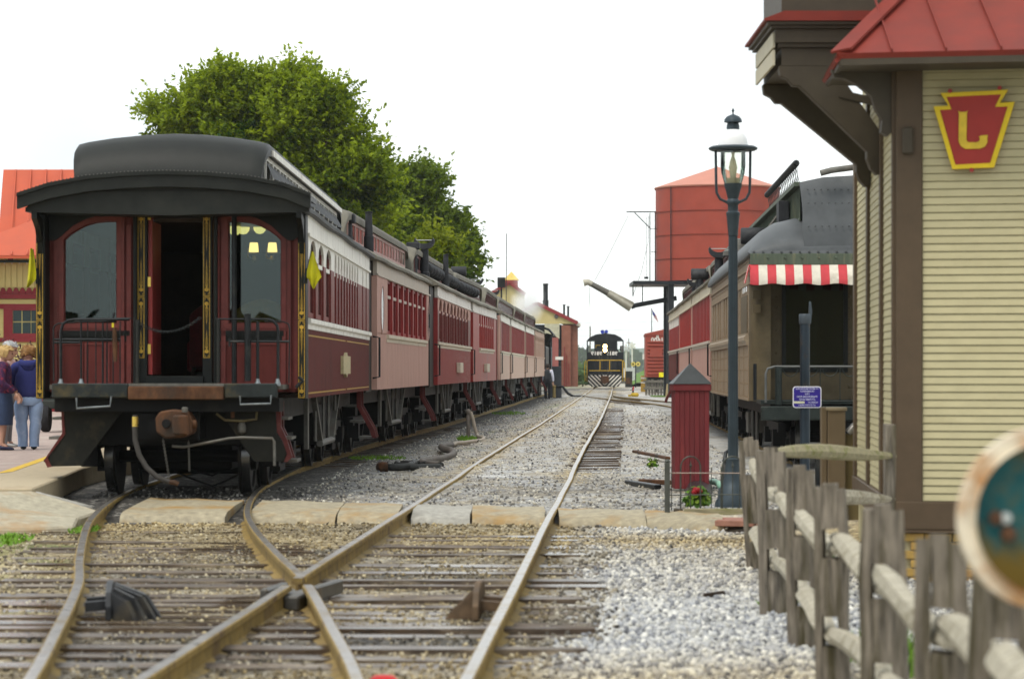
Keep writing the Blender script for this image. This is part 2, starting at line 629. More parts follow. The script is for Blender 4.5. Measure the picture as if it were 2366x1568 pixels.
# ---- loose chippings lying on the ground in front of the kerb and just behind it
ICO = np.array([(0, 0, -1), (.7236, -.5257, -.4472), (-.2764, -.8506, -.4472), (-.8944, 0, -.4472), (-.2764, .8506, -.4472), (.7236, .5257, -.4472),
                (.2764, -.8506, .4472), (-.7236, -.5257, .4472), (-.7236, .5257, .4472), (.2764, .8506, .4472), (.8944, 0, .4472), (0, 0, 1)])
ICF = np.array([(0, 1, 2), (1, 0, 5), (0, 2, 3), (0, 3, 4), (0, 4, 5), (1, 5, 10), (2, 1, 6), (3, 2, 7), (4, 3, 8), (5, 4, 9), (1, 10, 6), (2, 6, 7), (3, 7, 8), (4, 8, 9),
                (5, 9, 10), (6, 10, 11), (7, 6, 11), (8, 7, 11), (9, 8, 11), (10, 9, 11)])
nr = np.random.RandomState(5)


def scatter(name, n, ya, yb, rmin, rmax, keep):
    pos, rad, at = [], [], []
    for _ in range(n):
        # denser towards the camera
        y = ya + (yb - ya) * rng.random() ** 1.25
        x = rng.uniform(-1.0, 1.0) * (1182.5 / F * y + 0.15)
        k = keep(x, y)
        if k is None:
            continue
        r = (rmin + (rmax - rmin) * rng.random() ** 1.6) * (.72 if y < 28 and tx(LT, y) - 1.2 < x < tx(MT, y) + 1.0 else 1)
        pos.append((x, y, gz(x, y) + r * 0.25)); rad.append(r); at.append(k)
    n = len(pos)
    pos = np.array(pos); rad = np.array(rad); at = np.array(at)
    A = nr.normal(size=(n, 3, 3))
    Q, _ = np.linalg.qr(A)
    sc = np.stack([np.ones(n), nr.uniform(.65, 1, n), nr.uniform(.45, .8, n)], 1) * rad[:, None]
    V = ICO[None] * nr.uniform(.72, 1.18, (n, 12, 1))
    V = V * sc[:, None, :]
    V = np.einsum('nij,nkj->nki', Q, V) + pos[:, None, :]
    Fc = (ICF[None] + (np.arange(n) * 12)[:, None, None]).reshape(-1)
    me = bpy.data.meshes.new(name)
    me.vertices.add(n * 12); me.vertices.foreach_set('co', V.reshape(-1).astype(np.float32))
    me.loops.add(n * 60); me.loops.foreach_set('vertex_index', Fc.astype(np.int32))
    me.polygons.add(n * 20); me.polygons.foreach_set('loop_start', np.arange(0, n * 60, 3, dtype=np.int32))
    try:
        me.polygons.foreach_set('loop_total', np.full(n * 20, 3, dtype=np.int32))
    except Exception:
        pass
    me.update(calc_edges=True)
    set_attr(me, 'rnd', np.repeat(nr.rand(n) ** 0.85, 12))
    for k, nme in enumerate(('dark', 'tan', 'light', 'grass')):
        set_attr(me, nme, np.repeat(at[:, k], 12))
    me.materials.append(_gstone)
    return stuff(link(name, me))


_gstone = ground_mat('gravel_stone', True)


def keep_near(x, y):
    if y > interp(kerb_front, x) - 0.05:
        return None
    xl, xm = tx(LT, y), tx(MT, y)
    for c in (xl - GA, xl + GA, xm - GA, xm + GA):
        if abs(x - c) < 0.075:
            return None
    if xl - 1.3 < x < xm + 1.25 and y < 26.3:
        # sleepers mostly swept clear between the rails
        if nz2(x, y, .8, 40) < .12 and rng.random() < 0.45:
            return None
    n1, n2 = nz2(x, y, 0.55, 1.3), nz2(x, y, 1.9, 4.4)
    if xl - 1.0 < x < xm + 1.0:
        d = 0.55 + 0.9 * n1 + 0.35 * n2 if rng.random() < 0.8 else 0.1
        t_ = 0.95 + 0.6 * n2 + (0.3 if y > 24 else 0)
        if y > 24.5:
            d *= 0.5
        l_ = 0.0
    elif x <= xl - 1.0:
        if rng.random() < 0.35:
            return None
        d, t_, l_ = 0.25 + 0.4 * n1, 0.75 + 0.3 * n2, 0.0
    else:
        if x < xm + 1.0 + .5 * max(0, nz2(x, y, .9, 17)) + .25 * rng.random():
            return (.5 + .5 * n1, .6, .2, 0)
        d, t_ = 0.05 if rng.random() < .8 else .5, max(0, 0.2 + 0.8 * nz2(x, y, 0.33, 8) + 0.6 * (1 - min(1, abs(y - 25.6) / 1.4)))
        l_ = 0.95
    return (min(1, max(0, d)), min(1, max(0, t_)), l_, 0.0)


scatter('gravel_chippings', 50000, 11.8, 28.6, 0.011, 0.029, keep_near)


def keep_far(x, y):
    if y < interp(kerb_back, x) + 0.15:
        return None
    xl, xm = tx(LT, y), tx(MT, y)
    if x < (xl + 1.3 if y > 34.5 else xl - 1.1) or x > tx(RTK, max(24, min(166, y))) - 1.5:
        return None
    for c in (xm - GA, xm + GA):
        if abs(x - c) < 0.08:
            return None
    if x < xl + 1.3:
        return (.85, .2, 0, 0)
    return (0.1 if rng.random() < .85 else 0.6, 0.1 + 0.4 * rng.random(), 0.45 * rng.random() if y < 37 else 0.8, 0.0)


scatter('gravel_far', 12000, 60, 150, 0.022, 0.045, lambda x, y: keep_far(x, y) if y > 55 else None)
scatter('gravel_beyond_kerb', 46000, 28.8, 100, 0.009, 0.028, keep_far)

# ---- rails and sleepers
m_railside = M('rail_rust', (0.255, 0.175, 0.055), 0.72, 0.15, 0.3, 9, 0.3, (0.12, 0.075, 0.04), 0.4, 2.5)
m_railtop = M('rail_head_steel', (0.42, 0.39, 0.36), 0.30, 0.85, 0.22, 14, 0.1, (0.33, 0.24, 0.12), 0.45, 3.0, stretch=(1, 1, 1))
m_tie = M('weathered_sleeper', (0.070, 0.046, 0.028), 0.6, 0, 0.6, 5, 0.25, (0.27, 0.215, 0.15), 0.55, 1.5, stretch=(1, 6, 6), spec=0.5)
_t = m_tie.node_tree
_g = _t.nodes.new('ShaderNodeNewGeometry')
_w = _t.nodes.new('ShaderNodeTexNoise'); _w.inputs['Scale'].default_value = .42; _w.inputs['Detail'].default_value = 3
_mp = _t.nodes.new('ShaderNodeMapping'); _mp.inputs['Scale'].default_value = (1.5, .5, 1); _mp.inputs['Location'].default_value = (.9, .35, 0)
_t.links.new(_g.outputs['Position'], _mp.inputs[0]); _t.links.new(_mp.outputs[0], _w.inputs['Vector'])
_r = _t.nodes.new('ShaderNodeMapRange'); _r.inputs[1].default_value = .40; _r.inputs[2].default_value = .55
_r.inputs[3].default_value = .72; _r.inputs[4].default_value = .16
_t.links.new(_w.outputs[0], _r.inputs[0])
_t.links.new(_r.outputs[0], _t.nodes['Principled BSDF'].inputs['Roughness'])
m_oilsteel = M('oily_black_steel', (0.035, 0.036, 0.038), 0.45, 0.3, 0.4, 8, 0.25, (0.09, 0.075, 0.05), 0.3, 2)

RP = [(-.07, -.16), (.07, -.16), (.07, -.148), (.012, -.128), (.009, -.048), (.036, -.036), (.036, -.006), (.028, 0), (-.028, 0), (-.036, -.006), (-.036, -.036), (-.009, -.048), (-.012, -.128), (-.07, -.148)]


def rail(parent, tab, off, y0, y1, step, name='rail', zoff=0.0, label=None):
    ys_ = list(np.arange(y0, y1, step)) + [y1]
    rings = []
    for i, y in enumerate(ys_):
        e = 0.2
        dx = (tx(tab, y + e) - tx(tab, y - e)) / (2 * e)
        nrm = Vector((1, -dx, 0)).normalized()
        w_ = 0.012 * nz2(y, off, 0.16, 5) + 0.006 * nz2(y, off, 0.5, 2)
        c = Vector((tx(tab, y), y, zoff + 0.012 * nz2(y, off, 0.2, 12))) + nrm * (off + w_)
        rings.append([c + nrm * p[0] + Vector((0, 0, p[1])) for p in RP])
    mb = MB().loft(rings)
    n = len(RP)
    for k in range(len(mb.f)):
        if len(mb.f[k]) == 4:
            j = k % n
            if j == 7:
                mb.m[k] = 1
    o = mb.obj(name, [m_railside, m_railtop], parent, smooth=30)
    if label:
        o['label'] = label
    return o


tie_protos = {}


def tie_mesh(L, w=0.23):
    key = round(L, 1)
    if key not in tie_protos:
        tie_protos[key] = MB().box(-key / 2, key / 2, -w / 2, w / 2, -.16, 0).mesh('tie', m_tie, subdiv=2, jitter=0.012, jscale=6, bevel=0)
    return tie_protos[key]


track_l = thing('railway_track', 'curving rusty track under the left train crossing towards the viewer', 'railway track')
track_m = thing('railway_track', 'long straight track running to the oncoming diesel engine', 'railway track')
track_r = thing('railway_track', 'siding track under the right hand brown and red train, joining beyond the lamp post', 'railway track')
frogY, frogX = 18.95, -1.436
rail(track_l, LT, -GA, 6, 62, 0.5)
rail(track_l, LT, GA, frogY + 0.25, 62, 0.5)
rail(track_l, LT, GA, 6, frogY - 0.45, 0.5)
rail(track_l, LT, -GA, 62.02, 184, 3)
rail(track_l, LT, GA, 62.02, 184, 3)
rail(track_m, MT, -GA, frogY + 0.2, 60, 0.6)
rail(track_m, MT, -GA, 6, frogY - 0.4, 0.5)
rail(track_m, MT, GA, 6, 60, 0.6)
rail(track_m, MT, -GA, 60.02, 260, 4)
rail(track_m, MT, GA, 60.02, 260, 4)
rail(track_r, RTK, -GA, 26, 165.5, 3, zoff=0.012)
rail(track_r, RTK, GA, 26, 155, 3, zoff=0.012)

y = 11.0
while y < 27.6:
    xl, xm = tx(LT, y), tx(MT, y)
    a, b_ = xl - GA - 0.5 - 0.15 * rng.random(), xm + GA + 0.42 + 0.16 * rng.random()
    if y > 24:    # two separate sleepers further up
        segs = [(xl - 1.25, xl + 1.2, track_l), (xm - 1.0, b_, track_m)]
    else:
        segs = [(a, b_, track_m)]
    for (p, q, par) in segs:
        zt = -0.139 + 0.024 * rng.uniform(-1, 1) - (0.022 if y > 25 else 0)
        link('tie', tie_mesh(q - p), par, ((p + q) / 2, y + rng.uniform(-.04, .04), zt), (0, rng.uniform(-.006, .006), rng.uniform(-.045, .045) - 0.03))
    y += 0.43 + rng.uniform(-.05, .05)
y = 35.6
while y < 108:
    xm = tx(MT, y)
    zt = -0.075 + 0.02 * rng.uniform(-1, 1) if y < 70 else -0.085
    link('tie', tie_mesh(2.6), track_m, (xm + 0.05 + rng.uniform(-.05, .08), y, zt), (0, -0.012, rng.uniform(-.03, .03) - 0.035))
    y += 0.56
y = 68
while y < 140:
    link('tie', tie_mesh(2.6), track_r, (tx(RTK, y) + rng.uniform(-.08, .08), y, -0.06), (0, 0, rng.uniform(-.03, .03)))
    y += 0.75
y = 33.5
while y < 74:
    link('tie', tie_mesh(2.6), track_l, (tx(LT, y) + rng.uniform(-.05, .05), y, -0.09), (0, 0, rng.uniform(-.03, .03)))
    y += 0.9
# crossing frog: point casting, wing rails, spacer block
fc = MB()
fc.prism([(-.05, -.55), (.05, -.55), (.20, .15), (.03, .16), (0, -.02), (-.04, .16), (-.22, .15)], -.15, -.055, 'z')
fc.bar((-.20, -.30, -.075), (-.11, .30, -.075), .055, .10, mi=0)
fc.bar((.25, .52, -.07), (.11, -.2, -.07), .055, .10, mi=0)
fc.bar((.11, -.2, -.07), (.15, -.45, -.08), .055, .09, mi=0)
o = fc.obj('frog', [M('frog_casting', (0.10, 0.095, 0.085), 0.4, 0.4, 0.3, 9, 0.3, (0.16, 0.12, 0.07), 0.4, 3)], track_m, bevel=0.012)
o.location = (frogX, frogY - 0.1, 0.0)


def guard(name, label, c, rz, mat_, flip, fan):
    t = thing(name, label, 'rail guard', c, rz)
    s = -1 if flip else 1
    pl = MB().prism([(-.42, -.14), (.45, -.14), (.45, -.02), (.30, .06), (-.12, .08), (-.34, .03), (-.42, -.05)], -.02, .02, 'x')
    pl.obj('guard_plate', mat_, t, bevel=0.006)
    if fan:
        rings = []
        for k in range(7):
            q = k / 6
            rings.append([Vector((s * .02, -.40 + .62 * q, -.15)), Vector((s * .02, -.40 + .62 * q, -.02 + .07 * math.sin(math.pi * (.25 + .6 * q)))), Vector((s * (.05 + .16 * math.sin(math.pi * min(1, .12 + q * .8))), -.46 + .6 * q, -.02)), Vector((s * (.08 + .22 * math.sin(math.pi * min(1, .12 + q * .8))), -.5 + .58 * q, -.15))])
        MB().loft(rings).obj('fan_body', mat_, t)
        for k in range(6):
            q = (k + .5) / 6
            a = Vector((s * .03, -.40 + .62 * q, -.01 + .07 * math.sin(math.pi * (.25 + .6 * q))))
            b = Vector((s * (.06 + .17 * math.sin(math.pi * min(1, .12 + q * .8))), -.46 + .6 * q, -.012))
            c_ = Vector((s * (.10 + .22 * math.sin(math.pi * min(1, .12 + q * .8))), -.5 + .58 * q, -.15))
            MB().bar(a, b, .03, .03).bar(b, c_, .03, .03).obj('rib', mat_, t)
    else:
        for k in range(3):
            a = -.28 + k * .26
            MB().prism([(s * .02, -.14), (s * .2, -.14), (s * .02, .03)], a - .02, a + .02, 'y').obj('rib', mat_, t)
    for yy in (-.2, .15):
        MB().bar((-s * .02, yy, -.06), (-s * .15, yy, -.07), .07, .06).obj('spacer_block', mat_, t)
    return t


c = G(228, 1372, 0.0)
guard('rail_guard', 'black ribbed guard casting inside the left curved rail', (tx(LT, 17.9) - GA + .22, 17.9, 0), 0.12, m_oilsteel, False, True)
guard('rail_guard', 'rusty brown wedge guard inside the right rail of the straight track', (tx(MT, 17.9) + GA - .20, 17.9, 0), -0.04, M('rust_brown', (0.13, 0.085, 0.05), .7, .2, .35, 8, .3, (.05, .04, .03), .4), True, False)

# red plastic cap half in view at the bottom
q = G(886, 1576, -0.10)
tag(MB().lathe([(.0, .04), (.05, .035), (.075, .01), (.07, -.03), (.03, -.05)], 10, (0, 0, 0)).obj('reflector_cap', M('red_plastic', (0.5, 0.02, 0.02), .4), smooth=50), 'small red plastic cap lying between the rails at the very bottom', 'cap').location = q

# ---- kerb stones across the tracks
m_kerb = M('kerb_concrete', (0.32, 0.275, 0.185), 0.7, 0, 0.3, 12, 0.5, (0.32, 0.18, 0.04), 0.55, 1.1, spec=0.4)
m_kerb2 = M('kerb_concrete_grey', (0.33, 0.315, 0.275), 0.75, 0, 0.25, 14, 0.4, (0.13, 0.12, 0.10), 0.40, 0.9)
kerb = thing('kerb', 'long low concrete kerb of worn blocks across the tracks', 'kerb')
kerb['kind'] = 'structure'
cuts = [(-4.02, -2.93, 0), (-2.72, -1.80, 0), (-1.785, -1.16, 0), (-1.02, -0.42, 1), (-0.405, 0.335, 0), (0.47, 1.33, 0), (1.345, 2.05, 0)]
for (xa, xb, mi) in cuts:
    mb = MB()
    rows = []
    for i in range(7):
        x = xa + (xb - xa) * i / 6
        f_, b_ = interp(kerb_front, x), interp(kerb_back, x)
        d = b_ - f_
        fr = -0.03 + 0.025 * nz2(x, 0, 2.2, 3)
        rows.append([Vector((x, f_ - .02 + fr, -.30)), Vector((x, f_ + fr, -.15)), Vector((x, f_ + .07 + fr, -.085)), Vector((x, f_ + .2, -.048)), Vector((x, f_ + d * .5, -.022)), Vector((x, b_, -.008)), Vector((x, b_ + .03, -.2))])
    mb.loft(rows)
    mb.obj('kerb_stone', [m_kerb, m_kerb2][mi], kerb, smooth=60, jitter=.02, jscale=5)

# ---- left: concrete apron, platform edge, yellow line, brick platform
m_conc = M('platform_concrete', (0.42, 0.345, 0.23), 0.8, 0, 0.12, 10, 0.25, (0.33, 0.24, 0.14), 0.3, 0.6)
m_apron = M('apron_concrete', (0.37, 0.335, 0.25), 0.8, 0, 0.2, 12, 0.4, (0.36, 0.22, 0.10), 0.4, 0.8)
m_brickpave = M('brick_paving', (0.36, 0.28, 0.245), 0.85, 0, 0.2, 7, 0.2, (0.42, 0.36, 0.31), 0.4, 0.5)
plat_e = [(28.9, -4.92), (31, -5.05), (34.9, -5.33), (42, -5.4), (60, -4.9), (80, -4.1), (110, -2.9), (140, -1.7)]
mb = MB()
pts = [(interp(plat_e, yy), yy) for yy in (28.9, 31, 34.9, 42, 60, 80, 110, 140)]
line = [(-6.05, 33.5), (-6.5, 39.5), (-6.4, 50), (-6.0, 65), (-5.1, 85), (-3.9, 115), (-2.9, 140)]
poly = [(-5.85, 28.6)] + pts + [(-2.9, 140)] + line[::-1] + [(-5.95, 31)]
mb.prism(poly, -.3, .20, 'z')
struct(mb.obj('platform_edge', m_conc, None, bevel=0.015))
mb = MB().prism([(-6.05, 33.5)] + line[1:] + [(-40, 140), (-40, 27), (-9, 27), (-6.9, 29.0), (-6.3, 31)], -.3, .196, 'z')
struct(mb.obj('brick_platform', m_brickpave, None))
mb = MB().prism([(-6.6, 28.6), (-5.97, 28.55), (-5.95, 31), (-6.05, 33.4), (-6.3, 31), (-6.9, 29.0), (-7.6, 28.4)], -.3, .19, 'z')
struct(mb.obj('pavement_slab', m_conc, None))
yl = MB()
for i in range(len(line) - 1):
    (xa, ya), (xb, yb) = line[i], line[i + 1]
    yl.add([(xa - .03, ya, .204), (xa + .10, ya, .204), (xb + .10, yb, .204), (xb - .03, yb, .204)], [(0, 1, 2, 3)])
yl.add([(-6.75, 29.4, .204), (-6.64, 29.4, .204), (-5.95, 33.5, .204), (-6.08, 33.5, .204)], [(0, 1, 2, 3)])
struct(yl.obj('yellow_line', M('yellow_paint', (0.62, 0.40, 0.03), .7, 0, .15, 10, .05), None))
# sloping apron blocks in front of the platform
ap = thing('apron', 'stained concrete apron blocks sloping from the platform to the left rail', 'pavement')
ap['kind'] = 'structure'
blocks = [([(-5.85, 28.58, .19), (-4.93, 28.88, .19), (-4.46, 28.95, .02), (-4.22, 28.85, -.03), (-4.3, 28.0, -.05), (-5.5, 27.75, .06)], m_apron),
          ([(-5.52, 27.73, .06), (-4.31, 27.98, -.05), (-4.23, 27.2, -.09), (-4.7, 26.9, -.10), (-5.4, 26.7, -.08), (-6.1, 26.75, -.02), (-6.0, 27.6, .08)], m_apron),
          ([(-6.02, 27.63, .08), (-5.53, 27.77, .06), (-5.87, 28.6, .19), (-6.6, 28.58, .19), (-7.5, 28.3, .19), (-7.2, 27.2, .1)], m_conc),
          ([(-4.91, 28.9, .18), (-4.6, 29.9, .0), (-4.45, 29.9, -.03), (-4.44, 28.97, .02)], m_kerb2)]
for pts, mm in blocks:
    n = len(pts)
    vs = pts + [(p[0], p[1] - (.05 if p[1] < 28 else 0), -.3) for p in pts]
    MB().add(vs, [tuple(range(n)), tuple(range(n, 2 * n))[::-1]] + [(i, n + i, n + (i + 1) % n, (i + 1) % n) for i in range(n)]).obj('apron_block', mm, ap, bevel=0.02)
# grey ramp strip of asphalt crossing far away
struct(MB().box(-6, 30, 199, 206, -.3, -.03).obj('road_crossing', M('old_asphalt', (.22, .21, .195), .85, 0, .15, 4, .1), None))
# ------------------------------------------------------------------ railway coaches
mC = {
    'maroon': M('maroon_paint', (0.125, 0.030, 0.026), 0.6, 0, 0.25, 7, 0.12, (0.085, 0.026, 0.022), 0.35, 1.6, stretch=(1, 1, .35), spec=.1),
    'maroon_pier': M('maroon_pier', (0.17, 0.040, 0.035), 0.4, 0, 0.2, 7, 0.1, (0.11, 0.035, 0.03), 0.3, 1.6),
    'red': M('coach_red', (0.29, 0.038, 0.036), 0.42, 0, 0.18, 6, 0.1, (0.20, 0.04, 0.04), 0.35, 1.2, stretch=(1, 1, .35)),
    'red_bright': M('coach_bright_red', (0.34, 0.034, 0.028), 0.4, 0, 0.18, 6, 0.1, (0.22, 0.03, 0.03), 0.35, 1.2, stretch=(1, 1, .35)),
    'pink': M('faded_pink_paint', (0.50, 0.295, 0.24), 0.6, 0, 0.14, 5, 0.1, (0.42, 0.235, 0.19), 0.45, 1.2, stretch=(1, 3, .3)),
    'tan': M('faded_tan_pink_paint', (0.54, 0.37, 0.285), 0.55, 0, 0.1, 5, 0.1, (0.48, 0.32, 0.245), 0.4, 1.2, stretch=(1, 2, .4)),
    'white': M('weathered_white_board', (0.80, 0.77, 0.70), 0.6, 0, 0.12, 6, 0.12, (0.56, 0.51, 0.45), 0.34, 2.0, stretch=(1, 1.5, .3)),
    'cream': M('weathered_cream_board', (0.70, 0.63, 0.47), 0.6, 0, 0.14, 6, 0.12, (0.52, 0.44, 0.30), 0.4, 2.0, stretch=(1, 1.5, .3)),
    'greyboard': M('grey_letterboard', (0.52, 0.455, 0.38), 0.6, 0, 0.12, 6, 0.12, (0.56, 0.47, 0.37), 0.3, 2.0, stretch=(1, 1.5, .3)),
    'belt': M('belt_moulding', (0.62, 0.55, 0.43), 0.55, 0, 0.15, 8, 0.1, (0.38, 0.31, 0.24), 0.35, 2),
    'black': M('black_green_paint', (0.006, 0.0075, 0.007), 0.42, 0, 0.3, 6, 0.1, (0.012, 0.014, 0.011), 0.4, 1.5),
    'vest': M('dark_vestibule_paint', (0.020, 0.021, 0.019), 0.5, 0, 0.25, 6, 0.1, (0.06, 0.055, 0.045), 0.35, 1.5),
    'roof_dark': M('dark_green_roof', (0.013, 0.0145, 0.0125), 0.5, 0, 0.3, 5, 0.15, (0.025, 0.026, 0.021), 0.4, 0.9),
    'roof_olive': M('dusty_olive_roof', (0.165, 0.152, 0.118), 0.75, 0, 0.18, 5, 0.2, (0.11, 0.105, 0.09), 0.45, 1.1),
    'clere_pink': M('clerestory_pink', (0.50, 0.31, 0.27), 0.6, 0, 0.15, 6, 0.1, (0.3, 0.2, 0.17), 0.4, 2),
    'clere_red': M('clerestory_brown', (0.13, 0.05, 0.045), 0.6, 0, 0.2, 6, 0.1),
    'under': M('underframe_black', (0.004, 0.004, 0.0042), 0.6, 0.1, 0.4, 6, 0.2, (0.016, 0.015, 0.012), 0.3, 2),
    'greysteel': M('dusty_grey_steel', (0.13, 0.125, 0.11), 0.55, 0.3, 0.3, 8, 0.2, (0.12, 0.10, 0.08), 0.4, 3),
    'stepred': M('step_red', (0.105, 0.020, 0.018), 0.5, 0, 0.25, 8, 0.12, (0.17, 0.06, 0.05), 0.25, 3),
    'wheel': M('wheel_steel', (0.014, 0.014, 0.014), 0.4, 0.5, 0.3, 8, 0.12, (0.035, 0.027, 0.017), 0.3, 3),
    'tread': M('wheel_tread', (0.12, 0.12, 0.12), 0.25, 0.9, 0.2, 8, 0.05),
    'gold': M('gold_leaf', (0.50, 0.31, 0.045), 0.4, 0.3, 0.25, 20, 0.05),
    'brass': M('brass', (0.72, 0.52, 0.12), 0.3, 0.8, 0.1, 20, 0.02),
    'rust': M('rusty_steel', (0.092, 0.042, 0.020), 0.7, 0.1, 0.45, 8, 0.4, (0.035, 0.028, 0.022), 0.5, 3, stretch=(1, 1, .6)),
    'blackiron': M('black_iron', (0.02, 0.022, 0.024), 0.4, 0.5, 0.3, 10, 0.1, (0.05, 0.05, 0.045), .25, 4),
    'steelworn': M('worn_steel', (0.22, 0.24, 0.25), 0.4, 0.7, 0.3, 10, 0.1),
    'soot': M('sooty_black', (0.03, 0.031, 0.034), 0.6, 0.1, 0.3, 6, 0.15, (0.07, 0.07, 0.07), 0.35, 2),
    'galv': M('galvanised', (0.62, 0.62, 0.62), 0.35, 0.6, 0.15, 8, 0.05),
    'darkwood': M('dark_interior_wood', (0.03, 0.018, 0.012), 0.5, 0, 0.3, 5, 0.05),
}
g_dark = M('dark_window_glass', (0.012, 0.013, 0.014), 0.08, 0, 0.2, 2, 0, spec=0.6, rough_var=0.03)
g_shade = M('window_with_red_blind', (0.10, 0.028, 0.026), 0.35, 0, 0.2, 2, 0, spec=0.5)
g_clear = glass('end_window_glass', (0.55, 0.68, 0.68), 0.01, 0.004)

ZS, ZB0, ZB1, ZW0, ZT, ZW1, ZL, ZE = 1.09, 1.88, 2.0, 2.02, 2.68, 2.93, 2.95, 3.2


def side_wall(root, s, y0, y1, st, wins):
    """one side of a coach: panel, belt, piers, letterboard, windows as parts"""
    xo, xi = s * 1.5, s * 1.44
    a, b = min(xo, xi), max(xo, xi)
    mlow, mpier, mlet, mbelt = st['low'], st['pier'], st['let'], st['belt']
    lw = MB()
    zlow0 = ZS
    if st.get('groove'):
        lw.box(min(xi, s * 1.482), max(xi, s * 1.482), y0, y1, zlow0, ZB0)
        y = y0 + .01
        while y < y1 - .09:
            lw.box(min(s * 1.483, xo), max(s * 1.483, xo), y, y + .10, zlow0 + .004, ZB0 - .004)
            y += .14
    else:
        y = y0
        stp = 1.1
        while y < y1 - .05:
            e = min(y + stp - .008, y1)
            lw.box(a, b, y, e, zlow0, ZB0)
            y += stp
    o = lw.obj('side_panel', mlow, root)
    stuff(o)
    bl = MB()
    bx = [(s * 1.44, ZB0), (s * 1.51, ZB0), (s * 1.51, ZB0 + .05), (s * 1.545, ZB0 + .07), (s * 1.545, ZB1), (s * 1.44, ZB1 + .02)]
    by0, by1 = st.get('belt_span', (y0, y1))
    bl.prism([(p[0], p[1]) for p in bx], by0, by1, 'y')
    bl.obj('belt_rail', mbelt, root)
    MB().box(a, b - .0 if s < 0 else b, y0, y1, ZB0 + .001, ZB1 + .019).obj('waist_board', mlow, root) if 'belt_span' in st else None
    if y0 < .1:
        for (ca, cb) in ((y0 - .025, y0 - .001), (y1 + .001, y1 + .025)):
            MB().box(min(s * 1.42, s * 1.511), max(s * 1.42, s * 1.511), ca, cb, ZS, ZL - .02).obj('corner_board', st.get('corner', mlow), root)
    lt_ = MB()
    lt_.box(min(s * 1.44, s * 1.508), max(s * 1.44, s * 1.508), y0, y1, ZL, ZE)
    lt_.box(min(s * 1.45, s * 1.53), max(s * 1.45, s * 1.53), y0, y1, ZL - .012, ZL + .02)
    lt_.obj('letterboard', mlet, root)
    # piers between the windows
    ws = sorted(wins)
    edges = [y0]
    for (yc, w, k) in ws:
        edges += [yc - w / 2, yc + w / 2]
    edges.append(y1)
    upper_white = st.get('upper', None)
    for i in range(0, len(edges), 2):
        if edges[i + 1] - edges[i] < .01:
            continue
        top = ZT if upper_white else ZL - .012
        pm = MB()
        pm.box(a, b, edges[i], edges[i + 1], ZB1 + .02, top, 0)
        if upper_white:
            pm.box(a, b, edges[i], edges[i + 1], top, ZL - .012, 1)
        if st.get('pilaster') and edges[i + 1] - edges[i] < .6:
            c = (edges[i] + edges[i + 1]) / 2
            pm.box(min(s * 1.5, s * 1.525), max(s * 1.5, s * 1.525), c - .05, c + .05, ZB1 + .03, 2.6, 0)
        pm.obj('side_pier', [mpier, upper_white or mpier], root)
    set_ = st.get('recess', .035)
    for (yc, w, kind) in ws:
        f = MB()
        ya, yb = yc - w / 2 + .002, yc + w / 2 - .002
        x1_, x0_ = s * (1.5 - set_), s * (1.5 - set_ - .03)
        xa, xb = min(x0_, x1_), max(x0_, x1_)
        t = .045
        f.box(xa, xb, ya, ya + t, ZB1 + .02, ZL - .015); f.box(xa, xb, yb - t, yb, ZB1 + .02, ZL - .015)
        f.box(xa, xb, ya + t, yb - t, ZB1 + .02, ZB1 + .08); f.box(xa, xb, ya + t, yb - t, ZL - .06, ZL - .015)
        xs_ = s * (1.5 - set_ + .012)
        f.box(min(x0_, xs_), max(x0_, xs_), ya + t, yb - t, ZT - .05, ZT, 1)
        if kind == 'arch':
            # arched spandrel closing the window head
            r_ = (w / 2 - .004)
            pts_a = [(yc + r_ * math.cos(R(180 - 180 * q / 10)), ZL - .20 + .17 * math.sin(R(180 * q / 10))) for q in range(11)]
            poly = [(ya, ZL - .014)] + [(ya, ZL - .20)] + pts_a[1:-1] + [(yb, ZL - .20), (yb, ZL - .014)]
            f.prism(poly, min(s * 1.47, s * 1.503), max(s * 1.47, s * 1.503), 'x', 1)
        wo = f.obj('window', [mpier if kind != 'arch' else st['pier'], upper_white or st.get('sash', mbelt)], root)
        pn = MB().box(min(s * (1.5 - set_ - .02), s * (1.5 - set_ - .015)), max(s * (1.5 - set_ - .02), s * (1.5 - set_ - .015)), ya + .01, yb - .01, ZB1 + .03, ZL - .02)
        pn.obj('pane', st.get('glass', g_dark), wo)


